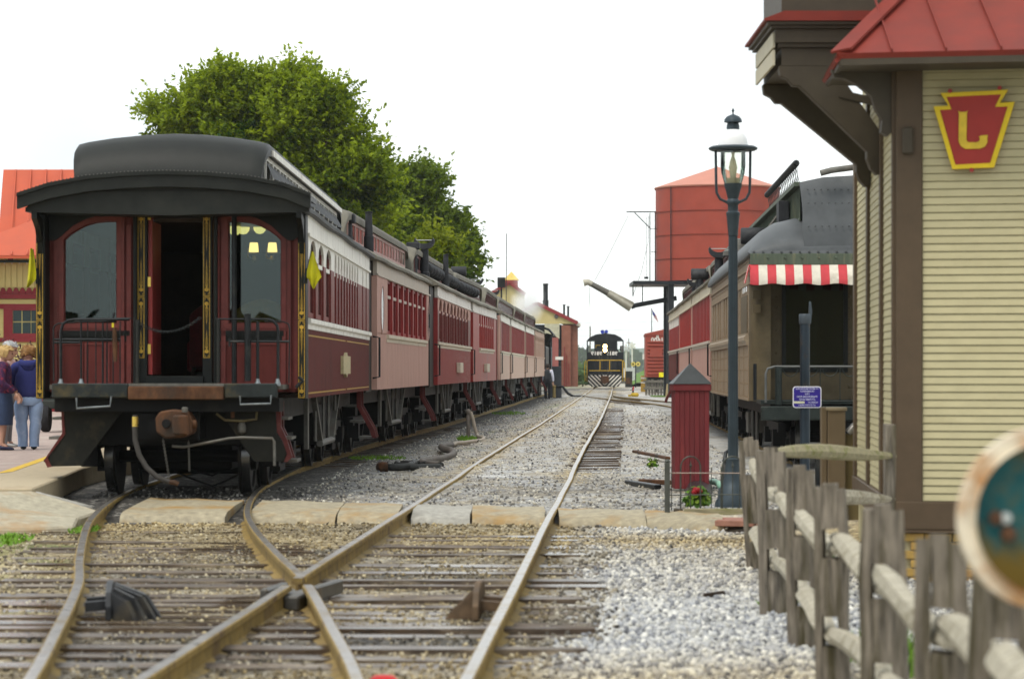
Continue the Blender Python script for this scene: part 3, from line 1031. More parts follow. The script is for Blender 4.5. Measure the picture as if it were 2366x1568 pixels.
def roof(root, y0, y1, mroof, mclere, n_win, hood=1.2, near_hood=None, windows=True):
    sec = [(-1.58, 3.17), (-1.58, 3.215), (-1.47, 3.29), (-1.25, 3.40), (-1.0, 3.47), (-.5, 3.54), (0, 3.565), (.5, 3.54), (1.0, 3.47), (1.25, 3.40), (1.47, 3.29), (1.58, 3.215), (1.58, 3.17), (0, 3.13)]
    rings = []
    m = 10
    for i in range(m + 1):
        y = y0 + (y1 - y0) * i / m
        sag = .012 * math.sin(i * 1.7)
        rings.append([(p[0], y, p[1] + (sag if 0 < i < m else 0)) for p in sec])
    MB().loft(rings).obj('lower_roof', mroof, root, smooth=40)
    us = [(-1.09, 3.84), (-1.095, 3.93), (-1.06, 3.98), (-.95, 4.01), (-.7, 4.05), (-.35, 4.085), (0, 4.10), (.35, 4.085), (.7, 4.05), (.95, 4.01), (1.06, 3.98), (1.095, 3.93), (1.09, 3.84)]
    body = [(-1.02, 3.84), (-1.03, 3.42), (1.03, 3.42), (1.02, 3.84)]
    full = us + body[::-1]
    nh = near_hood or hood
    ys_ = []
    for q in (0, .03, .1, .22, .4, .65, 1):
        ys_.append((y0 + nh * q, math.sqrt(max(0, 1 - (1 - q) ** 2.4))))
    ysb = [(y1 - hood * q, math.sqrt(max(0, 1 - (1 - q) ** 2.4))) for q in (1, .65, .4, .22, .1, .03, 0)]
    rings = []
    for (y, k) in ys_ + ysb:
        rr = []
        for p in full:
            kk = max(k, .02)
            rr.append((p[0] * (.93 + .07 * k), y, 3.40 + (p[1] - 3.40) * kk))
        rings.append(rr)
    MB().loft(rings).obj('upper_roof', mroof, root, smooth=40)
    # clerestory side strips with small lights
    ca, cb = y0 + nh * .8, y1 - hood * .8
    for s in (-1, 1):
        f = MB()
        x0_, x1_ = s * 1.0, s * 1.045
        xa, xb = min(x0_, x1_), max(x0_, x1_)
        f.box(xa, xb, ca, cb, 3.46, 3.55, 0); f.box(xa, xb, ca, cb, 3.79, 3.845, 0)
        stp = (cb - ca) / n_win
        pn = MB()
        for i in range(n_win + 1):
            w_ = .10 if i % 2 == 0 else .05
            y = ca + stp * i
            f.box(xa, xb, max(ca, y - w_ / 2), min(cb, y + w_ / 2), 3.55, 3.79, 0)
            if i < n_win:
                if windows:
                    pn.box(min(s * 1.018, s * 1.034), max(s * 1.018, s * 1.034), y + .03, y + stp - .03, 3.55, 3.79, 0)
                elif i % 2 == 0:
                    c = y + stp
                    pn.add([(s * 1.04, y + .05, 3.77), (s * 1.04, y + stp * 1.9, 3.77), (s * 1.14, y + stp * 1.7, 3.60), (s * 1.12, y + .08, 3.58)], [(0, 1, 2, 3)], 0)
        co = f.obj('clerestory', mclere, root)
        stuff(pn.obj('clerestory_lights', g_dark if windows else mC['soot'], co))


def bogie(root, y, r=.42):
    b = MB()
    for s in (-1, 1):
        b.box(min(s * .98, s * 1.08), max(s * .98, s * 1.08), y - 1.5, y + 1.5, .50, .64)
        b.bar((s * 1.03, y - .9, .62), (s * 1.03, y - .3, .26), .07, .05); b.bar((s * 1.03, y + .9, .62), (s * 1.03, y + .3, .26), .07, .05)
        b.box(min(s * .98, s * 1.08), max(s * .98, s * 1.08), y - .35, y + .35, .22, .30)
        for d in (-1.05, 1.05):
            b.box(min(s * .95, s * 1.14), max(s * .95, s * 1.14), y + d - .13, y + d + .13, .30, .54)
    b.box(-1.0, 1.0, y - .22, y + .22, .50, .80)
    o = stuff(b.obj('bogie', mC['under'], root))
    for d in (-1.05, 1.05):
        for s in (-1, 1):
            w_ = MB().lathe([(.10, -.12), (.16, -.11), (.17, -.045), (r - .06, -.035), (r - .05, -.065), (r, -.065), (r, .03), (r + .025, .04), (r + .025, .068), (r - .06, .068), (.12, .05)], 24, (0, 0, 0), 0, 'x')
            for k in range(len(w_.f)):
                if all(abs((w_.v[i][1] ** 2 + w_.v[i][2] ** 2) ** .5 - r) < .005 for i in w_.f[k]):
                    w_.m[k] = 1
            wo = w_.obj('wheel', [mC['wheel'], mC['tread']], o, smooth=35)
            wo.location = (s * .765, y + d, r)
            if s > 0:
                wo.rotation_euler = (0, 0, math.pi)
        MB().tube([(-.76, y + d, r), (.76, y + d, r)], .07, 8).obj('axle', mC['under'], o)
    return o


def steps(root, y0, s):
    """red step stringers hanging at a corner"""
    prof = [(1.35, 1.09), (1.42, 1.09), (1.42, .86), (1.62, .50), (1.66, .36), (1.59, .36), (1.55, .48), (1.35, .85)]
    for y in (y0, y0 + .62):
        MB().prism([(s * p[0], p[1]) for p in prof], y, y + .03, 'y').obj('step_side', mC['stepred'], root)
    for (x, z) in ((1.60, .37), (1.46, .62), (1.36, .86)):
        t_ = MB().box(min(s * (x - .22), s * x), max(s * (x - .22), s * x), y0 + .03, y0 + .62, z - .02, z + .012)
        t_.obj('tread', mC['greysteel'], root)


def underframe(root, L, near_steps=True, far_steps=True):
    MB().box(-1.2, 1.2, .05, L - .05, .86, 1.085).box(-.2, .2, -.5, L + .5, .7, .86).obj('underframe', mC['under'], root)
    bogie(root, 1.9); bogie(root, L - 1.9)
    c = L / 2
    for s in (-1, 1):
        x = s * 1.28
        for (ya, yb) in ((c - 2.2, c - 1.0), (c + 2.2, c + 1.0)):
            MB().bar((x, ya, 1.07), (x, yb, .46), .07, .07).obj('strut', mC['greysteel'], root)
        MB().tube([(x, c - 1.15, .45), (x, c + 1.15, .45)], .045, 8).obj('pipe', mC['greysteel'], root)
        for yy in (c - 1.9, c - .55, c + .4, c + 1.7):
            MB().tube([(x, yy, 1.08), (x, yy, .5)], .022, 6).obj('hanger_rod', mC['greysteel'], root)
        bx = MB().box(min(s * .7, s * 1.24), max(s * .7, s * 1.24), c - .9, c + .5, .42, .97)
        bx.obj('battery_box', mC['under'], root, bevel=.015)
        MB().box(min(s * .7, s * 1.2), max(s * .7, s * 1.2), c + 1.1, c + 2.6, .48, .97).obj('air_tank_box', mC['under'], root, bevel=.02)
        MB().box(min(s * 1.2, s * 1.25), max(s * 1.2, s * 1.25), c - 2.75, c - 2.55, .42, 1.08).obj('bracket', mC['greysteel'], root)
        if far_steps:
            steps(root, L - .75, s)
        if near_steps:
            steps(root, .08, s)


def ends(root, L, mat_, near=True, gap=0.5):
    """dark enclosed end platforms"""
    for (ya, yb) in ([(-gap, 0)] if near else []) + [(L, L + .3)]:
        v = MB()
        v.box(-1.42, 1.42, ya, yb, 1.05, 3.16)
        v.obj('vestibule', mat_, root, bevel=.02)
        d = MB().box(-.55, .55, ya - .06 if ya < 1 else yb, ya - .002 if ya < 1 else yb + .06, 1.1, 3.05)
        d.obj('gangway', mC['black'], root, bevel=.02)
    for s in (-1, 1):
        MB().tube([(s * 1.45, -.12, 1.95), (s * 1.56, -.14, 1.93), (s * 1.56, -.14, 1.30), (s * 1.45, -.12, 1.28)], .018, 6).obj('handrail', mC['blackiron'], root)


def place_right(xa, ya, xb, yb, side=1):
    d = Vector((xb - xa, yb - ya, 0)); L = d.length; d.normalize()
    nrm = Vector((d.y, -d.x, 0))
    c = Vector((xa, ya, 0)) - nrm * 1.5 * side
    return c, -math.atan2(d.x, d.y), L


def stovepipe(root, x, y, kind, h=.55, z0=3.45, m1=None):
    m1 = m1 or mC['soot']
    o = MB()
    if kind == 't':       # T shaped smoke jack
        o.lathe([(.12, z0 - .05), (.12, z0 + .1), (.09, z0 + .12), (.09, z0 + h)], 12, (x, y, 0))
        p = o.obj('smoke_jack', m1, root, smooth=40)
        c = MB().lathe([(.13, -.22), (.145, -.2), (.145, .2), (.13, .22)], 14, (x, y, z0 + h + .08), 0, 'x')
        c.obj('cap', m1, p, smooth=40)
    elif kind == 'tw':    # open half-round head, white inside
        o.lathe([(.12, z0 - .05), (.12, z0 + .1), (.09, z0 + .12), (.09, z0 + h)], 12, (x, y, 0))
        p = o.obj('smoke_jack', m1, root, smooth=40)
        prof = [(.22 * math.cos(R(a)), .20 * math.sin(R(a))) for a in range(180, 361, 20)]
        inn = [(.19 * math.cos(R(a)), .05 + .13 * math.sin(R(a))) for a in range(360, 179, -20)]
        MB().prism([(x + a, z0 + h + .2 + b) for a, b in prof + inn], y - .14, y + .14, 'y').obj('cap', m1, p)
        MB().box(x - .185, x + .185, y - .12, y + .12, z0 + h + .195, z0 + h + .205).obj('cap_lining', M('white_enamel', (.75, .75, .74), .4), p)
    elif kind == 'pipe':
        o.lathe([(.085, z0 - .05), (.085, z0 + h * .35), (.07, z0 + h * .36), (.055, z0 + h), (.065, z0 + h + .01), (.065, z0 + h + .03)], 12, (x, y, 0))
        o.obj('flue_pipe', m1, root, smooth=40)
    elif kind == 'box':
        o.lathe([(.085, z0 - .05), (.085, z0 + h)], 12, (x, y, 0))
        p = o.obj('smoke_jack', m1, root, smooth=40)
        MB().box(x - .14, x + .14, y - .14, y + .14, z0 + h, z0 + h + .15).obj('cap', m1, p, bevel=.02)
    elif kind == 'mush':
        o.lathe([(.1, z0), (.1, z0 + .12), (.3, z0 + .12), (.3, z0 + .2), (.22, z0 + .23), (.15, z0 + .42), (.0, z0 + .44)], 16, (x, y, 0))
        o.obj('roof_ventilator', mC['greysteel'], root, smooth=40)


def torpedoes(root, ya, yb, n, side=1):
    for i in range(n):
        y = ya + (yb - ya) * i / max(1, n - 1)
        t = MB().lathe([(.02, -.15), (.11, -.12), (.15, -.03), (.15, .03), (.11, .12), (.02, .15)], 14, (side * 1.13, y, 3.63), 0, 'y')
        t.obj('side_ventilator', mC['soot'], root, smooth=40)


# ---------------- car 1: the maroon observation coach at the near end
c, rz, L = place_right(-2.33, 31.7, -2.25, 44.3)
car1 = thing('railway_coach', 'maroon coach with dark clerestory roof, open end door and yellow flags, nearest on the left', 'railway coach', c, rz, 'coaches of the left train')
CU, PP = 394.0, 205.0


def e1(u, v, y=0.0):
    """reading pixel -> local x,z of the near coach at depth y"""
    Yw = c1y + y
    return ((u - CX) / F * Yw - c1x, CAMZ + (VH - v) / F * Yw)


c1x, c1y = c.x, c.y
wins1 = [(1.16, .88, 'arch'), (2.42, .88, 'arch'), (3.7, .88, 'arch')] + [(4.95 + .58 * i, .36, 'arch') for i in range(9)] + [(10.9, .26, 'arch'), (11.8, .26, 'arch')]
st1 = dict(low=mC['maroon'], pier=mC['maroon_pier'], let=mC['white'], belt=mC['white'], upper=mC['white'], groove=True, recess=.025)
for s in (-1, 1):
    side_wall(car1, s, .3, L, st1, wins1)
    gl = MB()
    for (z, ya, yb) in ((1.80, .42, 6.9), (1.80, 7.2, L - .1), (1.14, .42, 6.9), (1.14, 7.2, L - .1)):
        gl.box(min(s * 1.5, s * 1.504), max(s * 1.5, s * 1.504), ya, yb, z, z + .016)
    stuff(gl.obj('gold_line', mC['gold'], car1))
pl = MB().prism([(5.95, 1.36), (6.5, 1.36), (6.67, 1.31), (6.84, 1.36), (7.4, 1.36), (7.4, 1.60), (6.84, 1.60), (6.67, 1.65), (6.5, 1.60), (5.95, 1.60)], 1.5, 1.54, 'x')
pl.obj('name_plate', M('plate_tan', (.45, .38, .22), .5, 0, .2, 20, .1), car1)
roof(car1, -.42, L + .2, mC['roof_dark'], mC['white'], 26, 1.2, near_hood=.75, windows=False)
for s in (-1, 1):
    MB().box(min(s * 1.085, s * 1.115), max(s * 1.085, s * 1.115), .35, L - .6, 3.84, 3.91).obj('clerestory_edge', mC['white'], car1)
# fascia of the arched end canopy
sec = [(-1.66, 3.20), (-1.3, 3.315), (-.9, 3.39), (-.45, 3.43), (0, 3.445), (.45, 3.43), (.9, 3.39), (1.3, 3.315), (1.60, 3.20)]
fas = MB().prism([(x, z + .155) for x, z in sec] + [(x, z) for x, z in sec[::-1]], -.50, -.42, 'y')
fas.prism([(x, z + .175) for x, z in sec] + [(x, z + .135) for x, z in sec[::-1]], -.53, -.42, 'y')
fas.obj('canopy_fascia', mC['roof_dark'], car1)
MB().prism([(x, z + .15) for x, z in sec] + [(x, z + .09) for x, z in sec[::-1]], -.419, .4, 'y').obj('canopy', mC['black'], car1)
rv = MB()
for i in range(76):
    t = i / 75
    x = -1.62 + 3.2 * t
    z = interp([(p[0], p[1]) for p in sec], x) + .178
    rv.box(x - .006, x + .006, -.50, -.485, z - .004, z + .01)
stuff(rv.obj('rivets', mC['greysteel'], car1))
# end wall (at y = .3) : panels with arched windows either side of the door
yw = .30


def end_window(sgn):
    uo, ui = ((150, 268) if sgn < 0 else (648, 530))
    A = [e1(uo, 745, yw), e1(ui, 745, yw), e1(ui, 513, yw)]
    arcp = [(.82, 513), (.6, 516), (.4, 523), (.2, 536), (.08, 546)]
    A += [e1(uo + (ui - uo) * t, v, yw) for t, v in arcp] + [e1(uo, 556, yw)]
    # outer wall outline, same number of points
    up, dj = ((103, 308) if sgn < 0 else (690, 492))
    B = [e1(up, 905, yw), e1(dj, 905, yw), e1(dj, 450, yw)]
    B += [e1(up + (dj - up) * t, 452, yw) for t in (.82, .62, .42, .22, .08)] + [e1(up, 453, yw)]
    W = MB().ring_prism(B, A, yw, yw + .06, 'y')
    W.obj('end_wall', mC['maroon'], car1)

    def grow(poly, k):
        cx = sum(p[0] for p in poly) / len(poly); cz = sum(p[1] for p in poly) / len(poly)
        out = []
        for p in poly:
            d = Vector((p[0] - cx, p[1] - cz))
            out.append((p[0] + math.copysign(k, d.x), p[1] + math.copysign(k, d.y)))
        return out
    f = MB().ring_prism(grow(A, .065), grow(A, -.012), yw - .035, yw - .002, 'y')
    f.ring_prism(grow(A, .095), grow(A, .06), yw - .02, yw - .001, 'y')
    wo = f.obj('window', mC['maroon_pier'], car1)
    MB().prism(A, yw + .02, yw + .024, 'y').obj('pane', g_clear, wo)
    # raised pilasters and panel rails below
    p = MB()
    for u in ((110, 128, 140) if sgn < 0 else (684, 668, 656)):
        x = e1(u, 600, yw)[0]
        p.box(x - .02, x + .02, yw - .022, yw - .001, 1.2, 2.9)
    for u in ((282, 298) if sgn < 0 else (516, 502)):
        x = e1(u, 600, yw)[0]
        p.box(x - .026, x + .026, yw - .03, yw - .001, 1.2, 3.06)
    p.obj('pilaster', mC['maroon_pier'], car1)
    ua, ub = ((140, 300) if sgn < 0 else (500, 655))
    xa, xb = sorted((e1(ua, 0, yw)[0], e1(ub, 0, yw)[0]))
    p = MB()
    p.box(xa, xb, yw - .03, yw - .002, 1.80, 1.86).box(xa, xb, yw - .012, yw - .003, 1.74, 1.80)
    p.obj('dado_rail', mC['black'], car1)
    p = MB()
    n = 3 if sgn < 0 else 1
    for i in range(n):
        q0 = xa + (xb - xa) * i / n + .03; q1 = xa + (xb - xa) * (i + 1) / n - .03
        p.ring_prism([(q0 - .02, 1.25), (q1 + .02, 1.25), (q1 + .02, 1.72), (q0 - .02, 1.72)], [(q0, 1.27), (q1, 1.27), (q1, 1.70), (q0, 1.70)], yw - .014, yw - .002, 'y')
    p.obj('panel_moulding', mC['maroon_pier'], car1)
    # dark arched valance board above the window
    V = [e1(up, 546, yw), e1(up + (dj - up) * .06, 556, yw), e1(up + (dj - up) * .12, 556, yw), e1(up + (dj - up) * .19, 546, yw), e1(up + (dj - up) * .32, 522, yw), e1(up + (dj - up) * .48, 505, yw),
         e1(up + (dj - up) * .66, 496, yw), e1(up + (dj - up) * 1.0, 493, yw), e1(dj, 440, yw), e1(up, 455, yw)]
    MB().prism(V, yw - .06, yw - .036, 'y').obj('valance_board', mC['black'], car1)


end_window(-1); end_window(1)


def ornament(parent, xa, xb, za, zb, yy, axis='y'):
    """painted gold scrollwork panel: border line, kite motifs and end bosses"""
    g = MB(); t = .0075
    d = .003
    g.ring_prism([(xa, za), (xb, za), (xb, zb), (xa, zb)], [(xa + t, za + t), (xb - t, za + t), (xb - t, zb - t), (xa + t, zb - t)], yy - d, yy, 'y')
    cx = (xa + xb) / 2; hw = (xb - xa) / 2 - .016
    hz = zb - za
    for sg in (1, -1):
        z0 = za + .03 if sg > 0 else zb - .03
        k = [(cx, z0 + sg * .42 * hz), (cx - hw * .75, z0 + sg * .1), (cx, z0 + sg * .05), (cx + hw * .75, z0 + sg * .1)]
        ki = [(cx, z0 + sg * .385 * hz), (cx - hw * .58, z0 + sg * .108), (cx, z0 + sg * .06), (cx + hw * .58, z0 + sg * .108)]
        g.ring_prism(k, ki, yy - d, yy, 'y')
        g.prism([(cx - .004, z0 + sg * .05), (cx + .004, z0 + sg * .05), (cx, z0 + sg * .46 * hz)], yy - d * .8, yy, 'y')
        g.prism([(cx + .026 * math.cos(R(a)), z0 + sg * .045 + .022 * math.sin(R(a))) for a in range(0, 360, 45)], yy - d * 1.2, yy, 'y')
        for e in (-1, 1):
            g.prism([(cx + e * hw, z0 - sg * .015), (cx + e * hw, z0 + sg * .015), (cx + e * hw * .6, z0 - sg * .015)], yy - d, yy, 'y')
    return stuff(g.obj('gold_scrollwork', mC['gold'], parent))


for sgn in (-1, 1):
    xa, xb = sorted((e1(83 if sgn < 0 else 688, 0)[0], e1(104 if sgn < 0 else 706.5, 0)[0]))
    po = MB().box(xa, xb, -.02, yw + .06, 1.09, 3.17).obj('corner_post', mC['black'], car1, bevel=.008)
    ornament(po, xa + .008, xb - .022 if sgn < 0 else xb - .01, 1.10, 1.97, -.021)
    ornament(po, xa + .008, xb - .022 if sgn < 0 else xb - .01, 1.98, 2.84, -.021)
    bl_ = MB().prism([(0, 3.1), (-.42, 3.18), (-.42, 3.1), (-.2, 3.0), (-.05, 2.85), (-.02, 2.7), (0, 2.7)], (xa + xb) / 2 - .03, (xa + xb) / 2 + .03, 'x')
    bl_.obj('canopy_bracket', mC['black'], car1)
    # door jambs
    ja, jb = sorted((e1(310 if sgn < 0 else 468, 0, yw)[0], e1(341 if sgn < 0 else 491, 0, yw)[0]))
    j = MB().box(ja, jb, yw - .05, yw + .25, 1.1, 3.42).obj('door_jamb', mC['black'], car1, bevel=.006)
    xo = ja + (.045 if sgn < 0 else .012)
    ornament(j, xo, xo + .075, 1.55, 2.24, yw - .051); ornament(j, xo, xo + .075, 2.25, 3.2, yw - .051)
    px_ = e1(307 if sgn < 0 else 494, 0)[0]
    MB().tube([(px_, .18, 1.25), (px_, .18, 3.36)], .025, 8).obj('column', mC['black'], car1)
# header over the door, sill, open door leaf with brass hinges
xa, xb = e1(341, 0, yw)[0], e1(468, 0, yw)[0]
MB().box(xa - .05, xb + .05, yw - .045, yw + .05, 3.36, 3.46).obj('door_header', mC['black'], car1)
MB().box(xa - .02, xb + .02, yw - .12, yw + .2, 1.24, 1.345).obj('door_sill', mC['black'], car1, bevel=.008)
leaf = MB().box(xa + .003, xa + .052, yw + .0, yw + .75, 1.36, 3.33).obj('door', mC['red'], car1, bevel=.004)
for v in (497, 651, 806):
    x, z = e1(341, v, yw)
    MB().box(x - .01, x + .035, yw - .02, yw + .0, z - .055, z + .055).obj('hinge', mC['brass'], leaf)
# room inside
rm = MB()
rm.box(-1.43, 1.43, yw + .07, 9.0, 1.10, 1.14).box(-1.43, 1.43, 8.95, 9.0, 1.14, 3.1).box(-1.43, 1.43, yw + .07, 9.0, 3.10, 3.14)
rm.obj('interior', mC['darkwood'], car1)
m_lamp = glow('lamp_glass_lit', (1.0, 0.66, 0.20), 1.5)
m_lampw = glow('wall_lamp_lit', (1.0, 0.55, 0.17), 3.0)
for (u, v, y) in ((404, 477, 1.6), (425, 476, 2.2), (446, 477, 1.6), (541, 530, 1.2), (560, 528, 1.6), (598, 527, 1.6)):
    x, z = e1(u, v, y)
    lam = MB().lathe([(.005, -.07), (.04, -.062), (.068, -.03), (.076, .01), (.068, .035)], 14, (x, y, z)).obj('ceiling_lamp', m_lamp, car1, smooth=60)
    MB().lathe([(.06, .036), (.06, .05), (.02, .06), (.02, .14)], 10, (x, y, z)).obj('lamp_fitting', mC['brass'], lam)
for (u, v, y) in ((583, 572, 2.6), (626, 572, 2.6)):
    x, z = e1(u, v, y)
    lam = MB().lathe([(.045, .06), (.05, .05), (.058, -.03), (.06, -.055)], 14, (x, y, z)).obj('wall_lamp', m_lampw, car1, smooth=60)
    MB().lathe([(.062, -.06), (.07, -.068), (.02, -.10), (.03, -.15), (.0, -.18)], 10, (x, y, z)).tube([(x, y, z - .15), (x - .08, y + .1, z - .12), (x - .09, y + .2, z)], .01, 6).obj('lamp_bracket', mC['brass'], lam)
# platform, buffer beam
MB().box(-1.3, 1.3, -.48, yw - .06, 1.20, 1.25).obj('platform_floor', mC['greysteel'], car1)
m_beam = M('beam_black_worn', (.018, .023, .023), .5, 0, .4, 6, .3, (.10, .075, .03), .40, 1.8)
for (ua, ub) in ((124, 300), (521, 642)):
    xa, xb = e1(ua, 0, -.5)[0], e1(ub, 0, -.5)[0]
    MB().box(xa, xb, -.62, -.46, 1.105, 1.265).obj('buffer_beam', m_beam, car1, bevel=.012)
xa, xb = e1(300.5, 0, -.5)[0], e1(520.5, 0, -.5)[0]
MB().box(xa, xb, -.66, -.46, 1.085, 1.235).obj('buffer_plate', mC['rust'], car1, bevel=.012)
MB().box(xa, xb, -.60, -.46, 1.236, 1.265).obj('threshold', mC['greysteel'], car1)
underframe(car1, L, near_steps=False)
MB().box(-1.25, 1.25, -.45, .05, .95, 1.10).obj('end_sill', mC['under'], car1)


def tb(uvs, y, r, name, mat_, seg=8, parent=None):
    pts = []
    for q in uvs:
        yy = q[2] if len(q) > 2 else y
        x, z = e1(q[0], q[1], yy)
        pts.append((x, yy, z))
    return MB().tube(pts, r, seg).obj(name, mat_, parent or car1, smooth=50)


# railings
yr = -.54
bi = mC['blackiron']
for (nm, uvs, r) in (('rail_pipe', [(141, 887), (141, 765), (146, 748), (158, 740), (172, 738), (300, 737)], .017), ('rail_pipe', [(172, 742), (240, 742), (256, 740), (262, 733), (264, 722)], .013),
                     ('rail_pipe', [(125, 880), (124, 800), (124, 760), (127, 752), (135, 747), (180, 744)], .008), ('rail_pipe', [(126, 784), (278, 784)], .012), ('rail_pipe', [(126, 791), (185, 791)], .014),
                     ('rail_pipe', [(668, 885), (670, 760), (667, 748), (655, 743), (612, 742)], .008), ('rail_pipe', [(532, 789), (669, 789)], .014),
                     ('rail_pipe', [(620, 738), (632, 741), (641, 752), (643, 766), (643, 886)], .017), ('rail_pipe', [(500, 737), (625, 737)], .010), ('rail_pipe', [(531, 800), (531, 784), (534, 783)], .012),
                     ('rail_pipe', [(305, 735), (280, 735)], .008)):
    tb(uvs, yr, r, nm, bi)
for u in (188, 203, 222, 238, 248, 262, 278):
    tb([(u, 742), (u, 888)], yr, .011 if u in (188, 238) else .007, 'baluster', bi)
for u in (141, 188, 596, 642):
    x, z = e1(u, 885, yr)
    MB().lathe([(.035, -.03), (.035, 0), (.024, .02), (.02, .05)], 10, (x, yr, z)).obj('rail_foot', mC['steelworn'], car1, smooth=40)
tb([(318, 738), (318, 884)], yr, .02, 'gate_post', mC['vest']); tb([(505, 738), (505, 884)], yr, .02, 'gate_post', mC['vest'])
tb([(573, 725), (573, 880)], yr - .02, .036, 'brake_column', bi); tb([(596, 742), (596, 885)], yr, .018, 'rail_pipe', bi)
tb([(541, 460), (541, 885)], .1, .03, 'brake_staff', bi)
tb([(265, 757), (266, 800), (267, 835)], yr - .04, [.022, .03, .02], 'air_hose_hung', mC['rust'])
x, z = e1(262, 750, yr); MB().box(x - .012, x + .012, yr - .03, yr - .02, z - .03, z + .02).obj('yellow_tag', M('yellow_tag', (.6, .5, .03), .5), car1)
# gate chain with links
ch = MB()
for i in range(34):
    t = i / 33
    u = 312 + (461 - 312) * t
    v = 738 + 30 * (1 - (2 * t - 1) ** 2) - 3 * t
    x, z = e1(u, v, yr)
    r1 = .016
    if i % 2:
        pts = [(x + r1 * 1.25 * math.cos(a), yr, z + r1 * .8 * math.sin(a)) for a in np.linspace(0, 2 * math.pi, 9)[:-1]]
    else:
        pts = [(x + r1 * 1.25 * math.cos(a), yr + r1 * .8 * math.sin(a), z) for a in np.linspace(0, 2 * math.pi, 9)[:-1]]
    ch.tube(pts, .0052, 5, closed=True)
stuff(ch.obj('gate_chain', bi, car1, smooth=60))
# step side plates and red stringers
m_plate = M('step_plate', (.013, .0125, .009), .65, 0, .45, 5, .3, (.05, .04, .02), .42, 1.6)
pL = [(142, 925), (288, 925), (283, 950), (190, 1075), (118, 1077), (106, 1062), (110, 1050), (150, 1000), (148, 975)]
pR = [(534, 925), (636, 925), (640, 1000), (652, 1020), (662, 1045), (656, 1066), (588, 1066), (556, 1020), (520, 965)]
for poly, s in ((pL, -1), (pR, 1)):
    MB().prism([e1(u, v, -.2) for u, v in poly], -.22, -.19, 'y').obj('step_plate', m_plate, car1, bevel=.005)
red = MB()
rl = [(636, 925), (650, 925), (650, 985), (662, 1010), (676, 1055), (664, 1066), (656, 1066), (664, 1048), (652, 1015), (640, 997)]
MB().prism([e1(u, v, -.16) for u, v in rl], -.20, -.12, 'y').obj('step_side', mC['stepred'], car1)
MB().prism([e1(u + 5, v + 1, .45) for u, v in rl], .42, .5, 'y').obj('step_side', mC['stepred'], car1)
ll = [(143, 925), (149, 925), (151, 975), (153, 1002), (112, 1056), (122, 1077), (112, 1079), (104, 1062), (146, 1000)]
MB().prism([e1(u, v, -.16) for u, v in ll], -.235, -.12, 'y').obj('step_side', mC['stepred'], car1)
for s, (ua, ub) in ((-1, (104, 135)), (1, (655, 688))):
    for v, k in ((1062, 0), (1010, 12), (965, 20)):
        xa, xb = sorted((e1(ua - s * k, v, 0)[0], e1(ub - s * k, v, 0)[0])); z = e1(0, v, 0)[1]
        MB().box(xa, xb, -.10, .45, z - .02, z + .012).obj('tread', mC['greysteel'], car1)
# coupler, hose, chains, rods, grab irons
cp = MB()
body = [(362, 965), (372, 950), (400, 945), (432, 948), (446, 970), (446, 1000), (425, 1010), (385, 1012), (364, 998)]
cp.prism([e1(u, v, -.7) for u, v in body], -.80, -.3, 'y')
cp.prism([e1(u, v, -.9) for u, v in [(400, 958), (436, 958), (439, 1005), (402, 1003)]], -.98, -.78, 'y')
cpo = cp.obj('coupler', mC['rust'], car1, bevel=.02)
x, z = e1(428, 948, -.85); MB().lathe([(.03, -.02), (.035, 0), (.035, .03), (.02, .04)], 12, (x, -.85, z)).obj('coupler_pin', mC['greysteel'], cpo, smooth=40)
x, z = e1(385, 978, -.8); MB().lathe([(.045, -.02), (.05, .0), (.05, .004)], 16, (x, -.802, z), 0, 'y').obj('knuckle_gap', mC['under'], cpo)
x, z = e1(450, 980, -.7); MB().lathe([(.02, -.03), (.05, -.02), (.05, .02), (.02, .03)], 12, (x, -.7, z), 0, 'x').obj('knuckle_pin', mC['rust'], cpo)
tb([(313, 958), (312, 985), (313, 1015), (322, 1050), (340, 1080), (365, 1102), (392, 1112)], -.72, .03, 'air_hose', M('hose_rubber', (.06, .055, .05), .7, 0, .2, 10, .1), 10)
tb([(392, 1112), (405, 1114), (413, 1118)], -.72, [.026, .03, .024], 'hose_coupling', mC['rust'])
tb([(313, 962), (313, 985)], -.72, .036, 'hose_clamp', mC['brass'])


def hang_chain(ua, va, ub, vb, y, name):
    k = MB(); n = 22
    for i in range(n):
        t = i / (n - 1)
        x, z = e1(ua + (ub - ua) * t, va + (vb - va) * t, y)
        r1 = .012
        al = np.linspace(0, 2 * math.pi, 9)[:-1]
        if i % 2:
            pts = [(x + r1 * .8 * math.cos(a), y, z + r1 * 1.4 * math.sin(a)) for a in al]
        else:
            pts = [(x, y + r1 * .8 * math.cos(a), z + r1 * 1.4 * math.sin(a)) for a in al]
        k.tube(pts, .004, 5, closed=True)
    stuff(k.obj(name, mC['greysteel'], car1))


hang_chain(377, 1015, 391, 1100, -.55, 'safety_chain'); hang_chain(436, 1020, 438, 1085, -.4, 'safety_chain')
tb([(398, 1030), (425, 1032), (470, 1024), (530, 1012), (560, 1010), (630, 1012), (634, 1020), (635, 1075)], -.55, .016, 'uncoupling_rod', mC['greysteel'])
tb([(177, 918), (178, 943), (255, 938), (258, 915)], -.68, .012, 'grab_iron', mC['steelworn']); tb([(555, 914), (556, 934), (626, 932), (627, 912)], -.68, .012, 'grab_iron', mC['steelworn'])
tb([(500, 955), (520, 970), (560, 972), (592, 968), (596, 925)], -.3, .014, 'brake_rod', M('rod_tan', (.15, .12, .06), .6, .2, .3, 8, .1)); tb([(538, 925), (538, 965)], -.35, .022, 'brake_pin', mC['rust'])
x, z = e1(560, 985, -.2); MB().lathe([(.0, -.09), (.045, -.06), (.05, .0), (.02, .08)], 12, (x, -.25, z)).obj('brake_weight', mC['greysteel'], car1, smooth=50)
